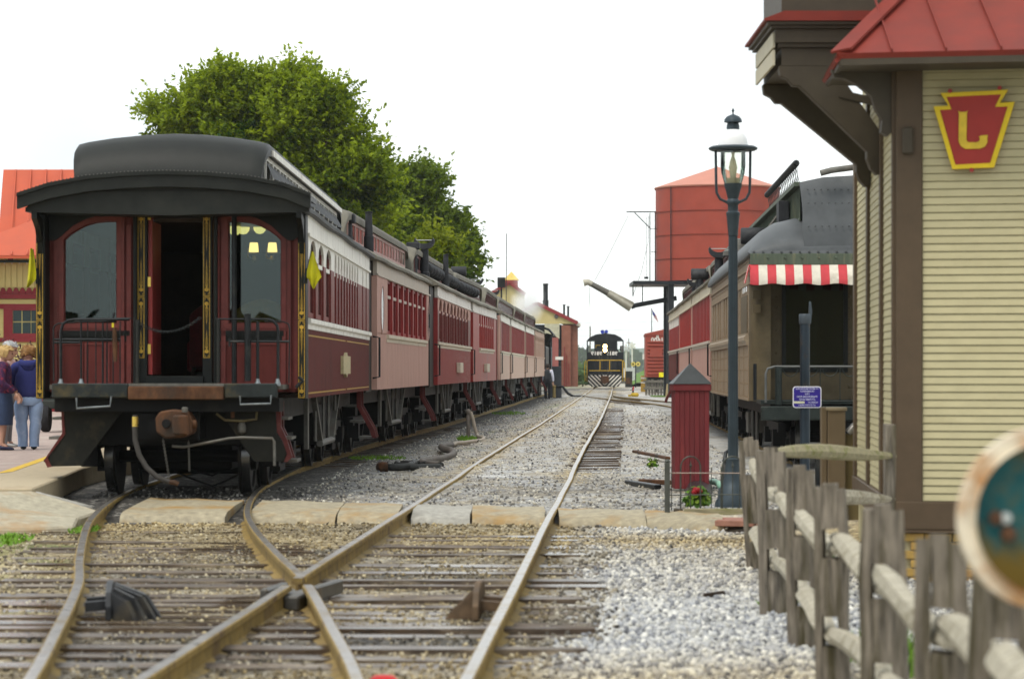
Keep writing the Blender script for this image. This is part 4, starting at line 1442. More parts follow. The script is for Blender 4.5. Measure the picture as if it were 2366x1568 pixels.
tb([(400, 1088), (450, 1108), (490, 1122), (520, 1110), (555, 1092)], .8, .012, 'hose_loop', mC['under']); tb([(440, 1085), (490, 1098), (505, 1090)], .9, .012, 'hose_loop', mC['under'])
tb([(690, 870), (700, 880), (690, 888), (684, 895)], -.1, .02, 'marker_bracket', bi)
for u in (82, 708):
    tb([(u, 620), (u + (4 if u < 100 else -2), 655)], -.06, .02, 'flag_socket', bi)
# simple armchairs inside
m_uph = M('armchair_gold_plush', (.40, .22, .05), .8, 0, .2, 12, .15)
m_red_uph = M('armchair_red_plush', (.16, .02, .02), .8, 0, .2, 12, .15)


def armchair(x, y, rz, m_, label):
    q = car1.matrix_basis @ Vector((x, y, 1.141)) if False else Vector((c1x + x, c1y + y, 1.141))
    t = thing('armchair', label, 'armchair', q, rz)
    bk = [(-.36 + .72 * i / 10, .95 + .16 * math.sin(math.pi * i / 10)) for i in range(11)]
    MB().prism([(-.36, .3)] + bk + [(.36, .3)], -.06, .08, 'y').obj('backrest', m_, t, bevel=.03, smooth=50)
    MB().box(-.33, .33, -.6, -.06, .30, .46).obj('seat', m_, t, bevel=.03)
    for s in (-1, 1):
        MB().box(min(s * .33, s * .42), max(s * .33, s * .42), -.6, .05, .25, .62).obj('armrest', m_, t, bevel=.03)
    for sx in (-.34, .34):
        for sy in (-.5, 0):
            MB().lathe([(.02, 0), (.03, .3)], 8, (sx, sy, 0)).obj('leg', mC['darkwood'], t)


armchair(.88, 1.6, R(175), m_uph, 'golden plush armchair behind the right end window of the maroon coach')
armchair(.22, 2.6, R(150), m_red_uph, 'dark red armchair in the shadow inside the open coach door')


def flag(label, rows, y, stick):
    """cloth hanging in folds: rows of (v, u_left, u_right)"""
    t = thing('marker_flag', label, 'flag', Vector((c1x, c1y, 0)), 0, 'yellow marker flags on the end coach')
    mm = M('yellow_cloth', (.46, .43, .012), .8, 0, .10, 6, .25, (.38, .34, .01), .35, 5)
    n = 13
    fr_, bk_ = [], []
    for k, (v, ua, ub) in enumerate(rows):
        for i in range(n):
            q = i / (n - 1)
            x, z = e1(ua + (ub - ua) * q, v, y)
            d = .045 * math.sin(q * 9.4 + k * .35) * (.3 + .7 * k / len(rows)) - .05 * math.sin(math.pi * q)
            fr_.append((x, y + d, z)); bk_.append((x, y + d + .008, z))
    m_ = len(rows)
    fs = []
    for k in range(m_ - 1):
        for i in range(n - 1):
            a = k * n + i
            fs.append((a, a + 1, a + n + 1, a + n)); b = a + n * m_
            fs.append((b, b + n, b + n + 1, b + 1))
    MB().add(fr_ + bk_, fs).obj('cloth', mm, t, smooth=70)
    MB().tube([(p[0], y + .03, p[1]) for p in (e1(stick[0], stick[1], y), e1(stick[2], stick[3], y))], .01, 6).obj('flag_stick', bi, t)
    return t


flag('yellow flag folded narrow at the left corner post of the end coach', [(574, 70, 75), (590, 68, 79), (610, 66, 82), (630, 64, 84), (645, 62, 84), (655, 62, 76), (664, 62, 66)], -.12, (75, 576, 84, 655))
flag('yellow flag draped wide at the right corner post of the end coach', [(581, 720, 724), (596, 716, 728), (612, 712, 733), (628, 708, 739), (640, 707, 743), (646, 713, 738), (655, 716, 733), (667, 723, 726)], -.12, (719, 580, 703, 655))

# ---------------- the coaches behind it
stc = dict(pier=mC['red'], belt=mC['belt'], recess=.035)


def evenly(a, b, n, w, kind='sq'):
    return [(a + (b - a) * i / (n - 1), w, kind) for i in range(n)]


def coach(label, ra, rb, st, wins, group='coaches of the left train', roofm=None, clere=None, side=1, n_cl=18, vest=None, gap=.55, near_hood=1.0):
    cc, rz, L = place_right(ra[0], ra[1], rb[0], rb[1], side)
    t = thing('railway_coach', label, 'railway coach', cc, rz, group)
    for s in (-1, 1):
        side_wall(t, s, 0, L, st, wins(L))
    MB().box(-1.43, 1.43, .05, L - .05, 1.1, 1.16).box(-1.43, 1.43, .05, L - .05, 3.12, 3.17).box(-1.43, 1.43, 0, .06, 1.1, 3.2).box(-1.43, 1.43, L - .06, L, 1.1, 3.2).obj('interior', mC['darkwood'], t)
    roof(t, -gap + .1, L + .25, roofm or mC['roof_olive'], clere or mC['clere_red'], n_cl, 1.2, near_hood)
    ends(t, L, vest or mC['vest'], True, gap)
    underframe(t, L, near_steps=False)
    return t, L


def oval(root, s, y, w, h, mat_):
    o_ = [(y + w * math.cos(R(a)), 2.42 + h * math.sin(R(a))) for a in range(0, 360, 20)]
    i_ = [(y + w * .8 * math.cos(R(a)), 2.42 + h * .9 * math.sin(R(a))) for a in range(0, 360, 20)]
    wo = MB().ring_prism(o_, i_, min(s * 1.5, s * 1.522), max(s * 1.5, s * 1.522), 'x').obj('oval_window', mat_, root)
    MB().prism(i_, min(s * 1.5, s * 1.515), max(s * 1.5, s * 1.515), 'x').obj('pane', g_dark, wo)


def sidebox(root, y):
    MB().box(1.5, 1.6, y - .6, y + .6, 1.34, 1.58).obj('side_box', mC['belt'], root, bevel=.01)


st2 = dict(stc, low=mC['pink'], pier=mC['red'], let=mC['greyboard'], sash=mC['greyboard'])
car2, L2 = coach('faded pink coach with oval end windows, second in the left train', (-2.19, 45.5), (-1.72, 58.6), dict(st2, belt_span=(2.0, 12.0)), lambda L: evenly(2.75, L - 1.6, 8, 1.0), clere=mC['clere_pink'], n_cl=18, gap=1.0)
for s in (-1, 1):
    pk = MB()
    for (ya, yb) in ((0.0, 2.1), (L2 - .95, L2)):
        pk.box(min(s * 1.49, s * 1.51), max(s * 1.49, s * 1.51), ya, yb, ZB1 + .02, ZL - .014)
    pk.obj('end_panel', mC['pink'], car2)
    oval(car2, s, 1.0, .34, .42, mC['clere_pink']); oval(car2, s, L2 - .5, .3, .4, mC['clere_pink'])
stovepipe(car2, 1.0, .2, 'box', .34, 3.45); stovepipe(car2, 1.2, 2.0, 'pipe', .60, 3.45)
st3 = dict(stc, low=mC['red'], pier=mC['maroon_pier'], let=mC['white'], upper=mC['pink'], groove=True, pilaster=True)
car3, L3 = coach('red coach with arched windows and a row of roof ventilators, third in the left train', (-1.58, 59.5), (-1.08, 73.2), st3, lambda L: evenly(1.15, L - 1.6, 9, .95, 'arch'), gap=1.2)
sidebox(car3, 7.85); stovepipe(car3, 1.0, -.1, 'box', .50, 3.45); stovepipe(car3, 1.12, 1.6, 'tw', .60, 3.42); stovepipe(car3, .0, 6.5, 'mush', z0=4.05)
torpedoes(car3, 2.3, 6.3, 5); stovepipe(car3, 1.2, 8.0, 'pipe', .75, 3.4); torpedoes(car3, 9.0, 13, 5)
st4 = dict(stc, low=mC['red_bright'], pier=mC['red_bright'], let=mC['white'], belt_span=(2.7, 9.6), pilaster=True)
car4, L4 = coach('bright red coach with short belt rail and small tan box, fourth in the left train', (-1.04, 74.6), (-.48, 85.6), st4, lambda L: evenly(3.1, L - 1.7, 7, .6), gap=1.0)
sidebox(car4, 5.5); torpedoes(car4, .5, 6.5, 6); stovepipe(car4, .6, 7.5, 't', .7, 3.5)
st5 = dict(stc, low=mC['tan'], pier=mC['red'], let=mC['white'], upper=None)
car5, L5 = coach('red over tan coach with pale end door, fifth in the left train', (-.36, 88.3), (-.08, 97.6), st5, lambda L: evenly(1.5, L - .7, 8, .7), gap=.9, near_hood=.9)
MB().box(1.40, 1.503, -.82, -.45, 1.10, 3.1).obj('pale_end_panel', mC['pink'], car5); stovepipe(car5, .7, 1.0, 'tw', .62, 3.45)
car6, L6 = coach('red over tan coach, sixth in the left train', (-.03, 98.6), (.50, 113.0), st5, lambda L: evenly(.9, L - .9, 14, .7), gap=.6)
stovepipe(car6, .75, 3.0, 'tw', .62, 3.45)
car7, L7 = coach('red over tan coach, seventh in the left train', (.56, 114.2), (.98, 125.2), dict(st5, belt=mC['tan']), lambda L: evenly(.9, L - .9, 10, .7), gap=.6)
stovepipe(car7, .5, 1.5, 'box', .35, 3.5)
st8 = dict(stc, low=mC['tan'], pier=mC['tan'], let=mC['tan'], belt=mC['tan'], upper=mC['tan'], glass=g_dark)
car8, L8 = coach('tan coach with dark arched windows coupled behind the steam engine', (1.03, 126.2), (1.60, 140.0), st8, lambda L: evenly(.9, L - .9, 9, 1.1, 'arch'), gap=.6)

# ---------------- right hand train
def rightside(x, y):
    return (x, y)


cR, rzR, LR = place_right(3.43, 40.0, 3.97, 56.0, -1)
carR = thing('railway_coach', 'brown riveted steel observation coach with red and white striped awning', 'railway coach', cR, rzR, 'coaches of the right train')
mC['brown'] = M('coach_brown', (0.265, 0.195, 0.125), 0.55, 0, 0.12, 6, 0.1, (0.22, 0.16, 0.10), 0.35, 1.2)
mC['brown_end'] = M('olive_brown_end', (0.11, 0.085, 0.048), 0.5, 0, 0.2, 5, 0.12, (0.08, 0.064, 0.038), 0.35, 1.2)
mC['roof_grey'] = M('grey_metal_roof', (0.080, 0.086, 0.090), 0.5, 0.1, 0.16, 4, 0.1, (0.11, 0.115, 0.115), 0.4, 0.8)
mC['greenfascia'] = M('mossy_fascia', (0.085, 0.105, 0.075), 0.6, 0, 0.2, 6, 0.1, (0.16, 0.16, 0.10), 0.4, 2.5, stretch=(4, 4, .5))
m_cut = mC['black']


def er(u, v, y=0.0):
    Yw = cR.y + y
    return ((u - CX) / F * Yw - cR.x, CAMZ + (VH - v) / F * Yw)


ZL_, ZE_ = 2.86, 3.08
for s in (-1, 1):
    q = MB()
    a, b = sorted((s * 1.44, s * 1.5))
    q.box(a, b, 1.2, LR, .96, 1.78)
    y = 1.25
    # raised riveted straps on the lower side and piers
    while y < LR:
        q.box(min(s * 1.5, s * 1.508), max(s * 1.5, s * 1.508), y, y + .09, .98, 1.77)
        y += 1.45
    for z in (1.0, 1.2, 1.4, 1.6):
        y = 1.3
        while y < LR - .05:
            q.box(min(s * 1.5, s * 1.506), max(s * 1.5, s * 1.506), y, y + .05, z, z + .02)
            y += .12
    q.box(min(s * 1.5, s * 1.52), max(s * 1.5, s * 1.52), 1.2, LR, .96, 1.0)
    stuff(q.obj('side_panel', mC['brown'], carR))
    q = MB()
    q.prism([(s * 1.44, 1.78), (s * 1.53, 1.78), (s * 1.53, 1.83), (s * 1.56, 1.85), (s * 1.56, 1.90), (s * 1.53, 1.92), (s * 1.53, 1.955), (s * 1.44, 1.955)], 1.5, LR, 'y')
    q.obj('belt_rail', M('brown_belt', (.33, .26, .18), .5, 0, .12, 8, .1), carR)
    q = MB().box(a, b, .4, LR, ZL_ - .2, 3.08)
    q.box(min(s * 1.5, s * 1.53), max(s * 1.5, s * 1.53), .4, LR, ZL_, ZL_ + .025).box(min(s * 1.5, s * 1.515), max(s * 1.5, s * 1.515), .4, LR, ZL_ - .2, ZL_ - .18)
    y = .5
    while y < LR:
        for z in (ZL_ - .08, ZL_ + .12):
            q.box(min(s * 1.5, s * 1.507), max(s * 1.5, s * 1.507), y, y + .03, z, z + .025)
        y += .33
    stuff(q.obj('letterboard', mC['brown'], carR))
    ws = [(4.0, .34), (4.75, .34), (6.3, .5), (7.2, .5), (9.0, .5), (9.9, .5), (11.7, .5), (12.6, .5), (14.0, .5), (14.9, .5)]
    edges = [1.2]
    for yc, w_ in ws:
        edges += [yc - w_ / 2, yc + w_ / 2]
    edges.append(LR)
    for i in range(0, len(edges), 2):
        q = MB()
        q.box(a, b, edges[i], edges[i + 1], 1.955, ZL_ - .2)
        z = 2.0
        while z < ZL_ - .25:
            yy = edges[i] + .03
            q.box(min(s * 1.5, s * 1.506), max(s * 1.5, s * 1.506), edges[i] + .02, edges[i + 1] - .02, z, z + .012)
            z += .14
        q.obj('side_pier', mC['brown'], carR)
    for yc, w_ in ws:
        f = MB()
        x0_, x1_ = sorted((s * 1.44, s * 1.475))
        f.box(x0_, x1_, yc - w_ / 2, yc - w_ / 2 + .04, 1.96, 2.66).box(x0_, x1_, yc + w_ / 2 - .04, yc + w_ / 2, 1.96, 2.66).box(x0_, x1_, yc - w_ / 2 + .04, yc + w_ / 2 - .04, 1.96, 2.0).box(x0_, x1_, yc - w_ / 2 + .04, yc + w_ / 2 - .04, 2.45, 2.49)
        wo = f.obj('window', mC['brown_end'], carR)
        MB().box(min(s * 1.45, s * 1.455), max(s * 1.45, s * 1.455), yc - w_ / 2, yc + w_ / 2, 1.96, 2.66).obj('pane', g_dark, wo)
    # plain panel (blanked window) nearest the corner, with three small lights above
    MB().box(min(s * 1.5, s * 1.515), max(s * 1.5, s * 1.515), 1.6, 3.4, 1.96, 2.52).obj('blank_panel', mC['brown_end'], carR)
    for k in range(3):
        MB().box(min(s * 1.5, s * 1.504), max(s * 1.5, s * 1.504), 1.75 + .5 * k, 2.05 + .5 * k, 2.56, 2.66).obj('small_light', g_dark, carR)
# recessed end: riveted wall, big dark window, roof hood, awning
ye = 1.2
ew = MB()
wx0, wx1, wz0, wz1 = er(1806, 0, ye)[0], er(1945, 0, ye)[0], 1.42, 2.86
ew.box(-1.5, wx0, ye, ye + .06, .96, 3.08).box(wx1, 1.5, ye, ye + .06, .96, 3.08).box(wx0, wx1, ye, ye + .06, .96, wz0).box(wx0, wx1, ye, ye + .06, wz1, 3.08)
for x in (er(1762, 0, ye)[0], er(1788, 0, ye)[0], er(1956, 0, ye)[0], er(1968, 0, ye)[0], .2, .3):
    z = 1.0
    while z < 3.0:
        ew.lathe([(.022, 0), (.015, -.014), (.0, -.016)], 7, (x, ye, z), 0, 'y')
        z += .165
stuff(ew.obj('end_wall', mC['brown_end'], carR))
wo = MB().ring_prism([(wx0 - .04, wz0 - .04), (wx1 + .04, wz0 - .04), (wx1 + .04, wz1 + .04), (wx0 - .04, wz1 + .04)], [(wx0 + .02, wz0 + .02), (wx1 - .02, wz0 + .02), (wx1 - .02, wz1 - .02), (wx0 + .02, wz1 - .02)], ye - .03, ye - .002, 'y').obj('window', mC['black'], carR)
MB().box(wx0, wx1, ye + .01, ye + .015, wz0, wz1).obj('pane', glass('saloon_glass', (.28, .34, .32), .01, .01), wo)
q = MB().prism([er(u, v, ye + .5) for u, v in [(1838, 650), (1855, 650), (1880, 750), (1870, 850), (1850, 850), (1858, 750)]], ye + .4, ye + .43, 'y').obj('curtain', M('grey_green_curtain', (.12, .15, .12), .9), carR)
MB().box(-1.43, 1.43, ye + .06, LR - .1, .96, 1.0).box(-1.43, 1.43, 5, 5.06, 1, 3.0).box(-1.43, 1.43, ye + .06, LR - .1, 3.0, 3.05).obj('interior', mC['darkwood'], carR)
for s in (-1, 1):
    q = MB().box(min(s * 1.36, s * 1.5), max(s * 1.36, s * 1.5), .0, 1.2, 2.66, 3.06).obj('end_cheek', mC['brown_end'], carR)
    q = MB()
    ringp = []
    for i in range(7):
        a_ = R(90 * i / 6)
        ringp.append((s * (1.5 - .3 + .3 * math.cos(a_)), .9 + .3 - .3 * math.sin(a_) if False else 1.2 - .3 * math.sin(a_)))
    q.prism(ringp + [(s * 1.2, 1.2)], .96, 2.66, 'z')
    q.obj('rounded_corner', mC['brown_end'], carR, smooth=40)
for (x, zz) in ((-1.45, 2.5), (-1.45, 2.3)):
    MB().box(x - .02, x + .10, ye - .36, ye - .28, zz - .06, zz + .06).obj('marker_bracket', mC['brown_end'], carR)
# roof: lower deck, domed hood, clerestory hood
sec = [(-1.56, 3.05), (-1.57, 3.11), (-1.5, 3.25), (-1.36, 3.42), (-1.15, 3.55), (-.85, 3.62), (0, 3.68), (.85, 3.62), (1.15, 3.55), (1.36, 3.42), (1.5, 3.25), (1.57, 3.11), (1.56, 3.05), (0, 3.02)]
rings = []
for (y, kx, kz) in ((-.12, .985, .12), (-.06, .995, .34), (.08, 1, .55), (.3, 1, .76), (.6, 1, .90), (1.1, 1, 1), (6, 1, 1), (11, 1, 1), (LR + .3, 1, 1)):
    rings.append([(p[0] * kx, y, 3.05 + (p[1] - 3.05) * kz) for p in sec])
MB().loft(rings).obj('lower_roof', mC['roof_grey'], carR, smooth=45)
us = [(-.83, 4.05), (-.83, 4.09), (-.5, 4.16), (0, 4.19), (.5, 4.16), (.83, 4.09), (.83, 4.05), (.79, 4.03), (.76, 3.3), (-.76, 3.3), (-.79, 4.03)]
rings = []
for (y, k) in ((-.10, .02), (-.02, .28), (.06, .55), (.14, .80), (.18, .93), (.22, 1.0), (LR - 1, 1), (LR - .3, .7), (LR + .2, .05)):
    rings.append([(p[0] * (.9 + .1 * k) * (1.05 if k < .5 else 1), y, 3.15 + (p[1] - 3.15) * k) for p in us])
MB().loft(rings).obj('upper_roof', mC['roof_grey'], carR, smooth=30)
cs = MB()
for s in (-1, 1):
    cs.box(min(s * .80, s * .815), max(s * .80, s * .815), .5, LR - 1.2, 3.55, 4.03)
    y = .6
    while y < LR - 1.4:
        cs.box(min(s * .815, s * .83), max(s * .815, s * .83), y, y + .03, 3.6, 4.02)
        y += .22
    cs.box(min(s * .8, s * .9), max(s * .8, s * .9), .3, LR - 1, 4.04, 4.10)
stuff(cs.obj('clerestory', mC['greenfascia'], carR))
rv = MB()
for (z, y) in ((3.78, -.025), (3.45, -.07), (3.98, .1)):
    for i in range(16):
        x = -.72 + 1.44 * i / 15
        rv.lathe([(.013, .02), (.010, -.012), (0, -.014)], 6, (x, y, z), 0, 'y')
for i in range(24):
    x = -1.5 + 3.0 * i / 23
    rv.lathe([(.02, .02), (.016, -.012), (0, -.014)], 6, (x, -.125, 3.085), 0, 'y')
stuff(rv.obj('rivets', mC['roof_grey'], carR))
xa = er(1737, 0, -.1)[0]
MB().box(-1.55, 1.55, -.13, -.05, 2.90, 3.06).obj('fascia_board', mC['greenfascia'], carR, bevel=.006)
for k in range(12):
    MB().lathe([(.02, .01), (.015, -.012), (0, -.014)], 6, (-1.3 + .24 * k, -.132, 3.0), 0, 'y').obj('fascia_bolt', mC['greenfascia'], carR)
# awning: separate alternating cloth panels with a scalloped edge
aw = [M('awning_red', (.52, .06, .07), .8, 0, .1, 10, .2), M('awning_cream', (.66, .61, .51), .8, 0, .1, 10, .2, (.5, .45, .36), .3, 4)]
n = 25
for k in range(n):
    x0_ = -1.56 + 3.12 * k / n; x1_ = -1.56 + 3.12 * (k + 1) / n
    dz = .012 * math.sin(math.pi * 2 * k / 6.0)
    rows = []
    for i in range(4):
        x = x0_ + (x1_ - x0_) * i / 3 + (0.001 if i == 0 else 0)
        sc_ = .012 * math.sin(x * 14)
        wv = .02 * math.sin(x * 9 + 1)
        rows.append([Vector((x, -.12, 2.905)), Vector((x, -.20 + wv, 2.80)), Vector((x, -.27 + wv, 2.68 + sc_)), Vector((x, -.262 + wv, 2.62 + sc_)), Vector((x, -.25 + wv, 2.62 + sc_)), Vector((x, -.255 + wv, 2.68 + sc_)), Vector((x, -.185 + wv, 2.80)), Vector((x, -.11, 2.895))])
    MB().loft(rows).obj('awning_stripe', aw[k % 2], carR, smooth=40)
for k in range(3):
    y0_ = -.2 + .13 * k
    MB().add([(-1.57, y0_, 2.9 - .0 * k), (-1.57, y0_ + .13, 2.9), (-1.63, y0_ + .12, 2.64), (-1.63, y0_ - .01, 2.64), (-1.56, y0_, 2.9), (-1.56, y0_ + .13, 2.9), (-1.62, y0_ + .12, 2.64), (-1.62, y0_ - .01, 2.64)],
             [(0, 1, 2, 3), (7, 6, 5, 4), (0, 4, 5, 1), (1, 5, 6, 2), (2, 6, 7, 3), (3, 7, 4, 0)]).obj('awning_stripe', aw[k % 2], carR)
# platform railing and beam
m_pgreen = M('platform_green_black', (.018, .024, .022), .5, .1, .3, 6, .2, (.05, .055, .045), .35, 2)
MB().box(-1.4, 1.4, -.1, 1.2, .93, .98).obj('platform_floor', m_pgreen, carR)
MB().box(-1.40, 1.40, -.22, -.08, .70, .90).obj('buffer_beam', m_pgreen, carR, bevel=.015)
MB().tube([(-1.33, -.1, .95), (-1.33, -.1, 1.36), (-1.30, -.1, 1.43), (-1.20, -.1, 1.46), (1.4, -.1, 1.46)], .018, 8).obj('top_rail', M('rail_grey_worn', (.12, .125, .12), .5, .3), carR, smooth=50)
MB().tube([(-1.15, -.1, .92), (-1.15, -.1, 1.45)], .05, 10).obj('rail_post', m_pgreen, carR, smooth=50)
MB().tube([(-1.48, -.05, .98), (-1.48, -.05, 1.5)], .025, 8).obj('gate_bar', mC['blackiron'], carR)
MB().tube([(-1.1, -.1, .97), (1.4, -.1, .97)], .012, 6).obj('bottom_rail', m_pgreen, carR)
for k in range(9):
    x = -.98 + .28 * k
    MB().tube([(x + .11 * math.cos(R(a)), -.1, 1.45 + .13 * math.sin(R(a))) for a in range(180, 361, 20)], .007, 5).obj('rail_scroll', m_pgreen, carR)
    MB().tube([(x + .14, -.1, .97), (x + .14, -.1, 1.45)], .007, 5).obj('baluster', m_pgreen, carR)
MB().lathe([(.04, 0), (.03, .1), (.02, .4), (.045, .48), (.03, .56), (.02, .7), (.0, .72)], 10, (.15, .1, .98)).obj('brake_stand', mC['blackiron'], carR, smooth=50)
# roof pipe and mesh screened walkway
MB().tube([(-.55, -.05, 4.2), (-.40, -.04, 4.24), (-.1, -.03, 4.28), (.15, -.02, 4.31), (.42, -.02, 4.34), (.52, -.04, 4.30), (.58, -.08, 4.2), (.60, -.1, 4.1)], .045, 10).obj('roof_pipe', mC['greysteel'], carR, smooth=50)
gr_ = MB()
for i in range(20):
    y = .3 + .37 * i
    gr_.bar((-.83, y, 4.10), (-.86, y + .37, 4.34), .008, .008); gr_.bar((-.83, y + .37, 4.10), (-.86, y, 4.34), .008, .008)
gro = stuff(gr_.obj('roof_screen', mC['blackiron'], carR))
tw_ = MB()
for i in range(62):
    y = .3 + .12 * i
    tw_.lathe([(.03, 0), (.05, .03), (.05, .07), (.03, .10)], 8, (-.87, y, 4.37), 0, 'y')
stuff(tw_.obj('roof_screen_roll', mC['blackiron'], carR, smooth=40))
MB().box(-1.0, -.84, 2.3, 2.9, 3.6, 3.95).obj('roof_box', mC['soot'], carR, bevel=.01)
MB().tube([(-1.12, 2.9, 3.4), (-1.1, 2.9, 3.6), (-.95, 2.9, 3.8)], .025, 6).obj('roof_bracket', mC['greysteel'], carR)
stovepipe(carR, -1.12, 12.5, 'mush', z0=3.42); stovepipe(carR, -1.05, 8.6, 't', .22, 3.42)
stuff(MB().box(-1.2, 1.2, 1, LR - .1, .75, .96).box(-.2, .2, -.1, LR + .5, .5, .75).obj('underframe', mC['under'], carR))
bogie(carR, 2.6); bogie(carR, LR - 2.4)
for s in (-1, 1):
    for yy in (5.5, 6.8):
        MB().lathe([(.05, -.02), (.28, -.02), (.30, 0), (.28, .02), (.05, .02)], 20, (s * 1.15, yy, .55), 0, 'x').obj('hand_wheel', mC['vest'], carR, smooth=30)
    MB().lathe([(.1, -.5), (.16, -.45), (.16, .45), (.1, .5)], 14, (s * 1.0, 9, .6), 0, 'y').obj('air_tank', mC['under'], carR, smooth=40)
    MB().box(min(s * .8, s * 1.2), max(s * .8, s * 1.2), 7.5, 8.2, .35, .7).obj('battery_box', mC['greysteel'], carR, bevel=.01)

stR = dict(stc, low=mC['pink'], pier=mC['red'], let=mC['cream'], belt=mC['greyboard'])
stb = dict(stR, low=mC['pink'], pier=mC['red_bright'])
cb_, Lb = coach('red coach with tall cream letterboard behind the red wooden box', (4.02, 57.0), (4.36, 68.0), stR, lambda L: evenly(.9, L - .9, 12, .5), 'coaches of the right train', side=-1, gap=.6)
stovepipe(cb_, -1.22, 2.6, 'tw', .42, 3.35)
cc_, Lc = coach('bright red coach with cream letterboard, third in the right train', (4.40, 69.0), (4.70, 79.0), stb, lambda L: evenly(.9, L - .9, 12, .5), 'coaches of the right train', side=-1, gap=.6)
stovepipe(cc_, -1.25, 1.2, 't', .36, 3.35); stovepipe(cc_, -1.15, 7.5, 'tw', .3, 3.35)
std = dict(stR, low=mC['maroon'], pier=mC['red'], upper=mC['white'])
cd_, Ld = coach('red coach with short white window heads, farthest in the right train', (4.75, 80.0), (5.05, 90.5), std, lambda L: evenly(.9, L - .9, 12, .5), 'coaches of the right train', side=-1, gap=.6)
stovepipe(cd_, -.4, 3.5, 'box', .4, 3.5)
for (x0_, x1_, y0_, y1_, z0_, z1_) in ((-1.0, 1.0, .2, .35, .55, .95), (-.55, .55, 1.2, 3.2, .25, .8), (-.9, .9, 3.4, 3.6, .12, .9), (-.35, .35, -.35, .9, .62, .95)):
    MB().box(x0_, x1_, y0_, y1_, z0_, z1_).obj('brake_gear', mC['under'], car1, bevel=.02)
# ------------------------------------------------------------------ right hand building
m_boardF = M('tan_clapboard', (0.45, 0.40, 0.235), 0.55, 0, 0.06, 5, 0.08, (0.41, 0.36, 0.205), 0.36, .9, stretch=(1, 1, 2))
m_trim = M('brown_trim', (0.088, 0.060, 0.036), 0.5, 0, 0.1, 6, 0.06)
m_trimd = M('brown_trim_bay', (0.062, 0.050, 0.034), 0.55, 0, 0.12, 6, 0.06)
m_redroof = M('red_metal_roof', (0.195, 0.029, 0.019), 0.55, 0, 0.14, 4, 0.06, (0.155, 0.027, 0.02), 0.4, 0.8)
m_ybrick = M('yellow_brick', (0.42, 0.27, 0.075), 0.8, 0, 0.25, 12, 0.3, (0.33, 0.18, 0.06), 0.4, 4)
CORN = Vector((2.867, 21.0, 0))
ds = Vector((.065, 1, 0)).normalized()
df = Vector((1, -.20, 0)).normalized()
nf = Vector((-df.y, df.x, 0)) * -1          # outward normal of the front
ns = Vector((-ds.y, ds.x, 0))               # outward normal of the side (to the left)
bld = thing('signal_tower_building', 'tan clapboard building with brown trim, red metal roof and bracketed bay at the right edge', 'building', CORN)
rzf, rzs = math.atan2(df.y, df.x), math.atan2(ds.y, ds.x)
BZ0, BZ1, EV = .228, .438, 3.80
# front wall frame: x along the wall, -y outwards
wallf = MB().box(.0, 6.5, .02, .2, -.3, 3.82).obj('front_wall', m_boardF, bld); wallf.rotation_euler = (0, 0, rzf)
walls = MB().box(.0, 5.2, -.2, -.02, -.3, 3.82).obj('side_wall', m_boardF, bld); walls.rotation_euler = (0, 0, rzs)


def board_mesh(Ln):
    h = .058
    return MB().prism([(0.019, 0), (-.010, 0.003), (-.012, .007), (-.003, h - .003), (.019, h - .002)], 0, Ln, 'x').mesh('board', m_boardF)


bmF = board_mesh(6.3)
nb = int((EV - .01 - BZ1) / .058)
for i in range(nb):
    link('board', bmF, wallf, (.196, .0, BZ1 + .058 * i), (rng.uniform(-.01, .01), 0, 0))
MB().box(.0, .194, -.035, .019, BZ0 + .2, EV + .01).obj('corner_board', m_trim, wallf, bevel=.006)
MB().box(.0, 6.5, -.04, .019, BZ0, BZ1 - .001).obj('water_table', m_trim, wallf, bevel=.006)
MB().box(.0, 6.5, -.06, .0, BZ0 - .02, BZ0 - .001).obj('drip_edge', m_trim, wallf)
# side wall: y positive is outward here (local +y = left)
panels = [(.0, .10, 'c'), (.10, 1.36, 'p'), (1.36, 1.52, 't'), (1.52, 3.08, 'p'), (3.08, 3.26, 't'), (3.26, 4.98, 'p'), (4.98, 5.2, 't')]
for a, b, k in panels:
    if k == 'p':
        L_ = b - a - .004
        bm_ = MB().prism([(-.019, 0), (.005, 0.002), (.007, .006), (.001, .0565), (-.019, .0575)], 0, L_, 'x').mesh('board', m_boardF)
        for i in range(nb):
            link('board', bm_, walls, (a + .002, .0, BZ1 + .058 * i), (rng.uniform(-.01, .01), 0, 0))
    else:
        MB().box(a, b, -.019, .032, BZ1, EV).obj('trim_board', m_trim, walls, bevel=.005)
MB().box(0, 5.2, -.019, .04, BZ0, BZ1 - .001).obj('water_table', m_trim, walls, bevel=.006)
# brick foundation, running bond
br = MB().box(0, .195, -.03, .06, 0, .058).mesh('brick', m_ybrick, bevel=.004)
for i in range(6):
    z = BZ0 - .085 - .066 * i
    for k in range(26):
        x = .01 + k * .205 + (.1 if i % 2 else 0)
        link('brick', br, wallf, (x, 0.005 + rng.uniform(-.003, .003), z))
    for k in range(8):
        o = link('brick', br, walls, (.2 + k * .205 + (.1 if i % 2 else 0), -.005, z), (0, 0, math.pi))
# pent roof
E0 = Vector((2.367, 20.5, 3.72)); H0 = Vector((3.19, 21.9, 4.53))
E1 = E0 + Vector((4.6, -.92, .0)); H1 = H0 + Vector((4.0, -.8, 0))
S1 = Vector((2.447, 22.02, 3.725)); T1 = Vector((3.25, 22.4, 4.53))
rf = MB()


def slab(q, th, mb):
    n = (q[1] - q[0]).cross(q[2] - q[0]).normalized()
    if n.z < 0:
        n = -n
    vs = list(q) + [p - n * th for p in q]
    k = len(q)
    mb.add(vs, [tuple(range(k)), tuple(range(k, 2 * k))[::-1]] + [(i, i + k, (i + 1) % k + k, (i + 1) % k) for i in range(k)])


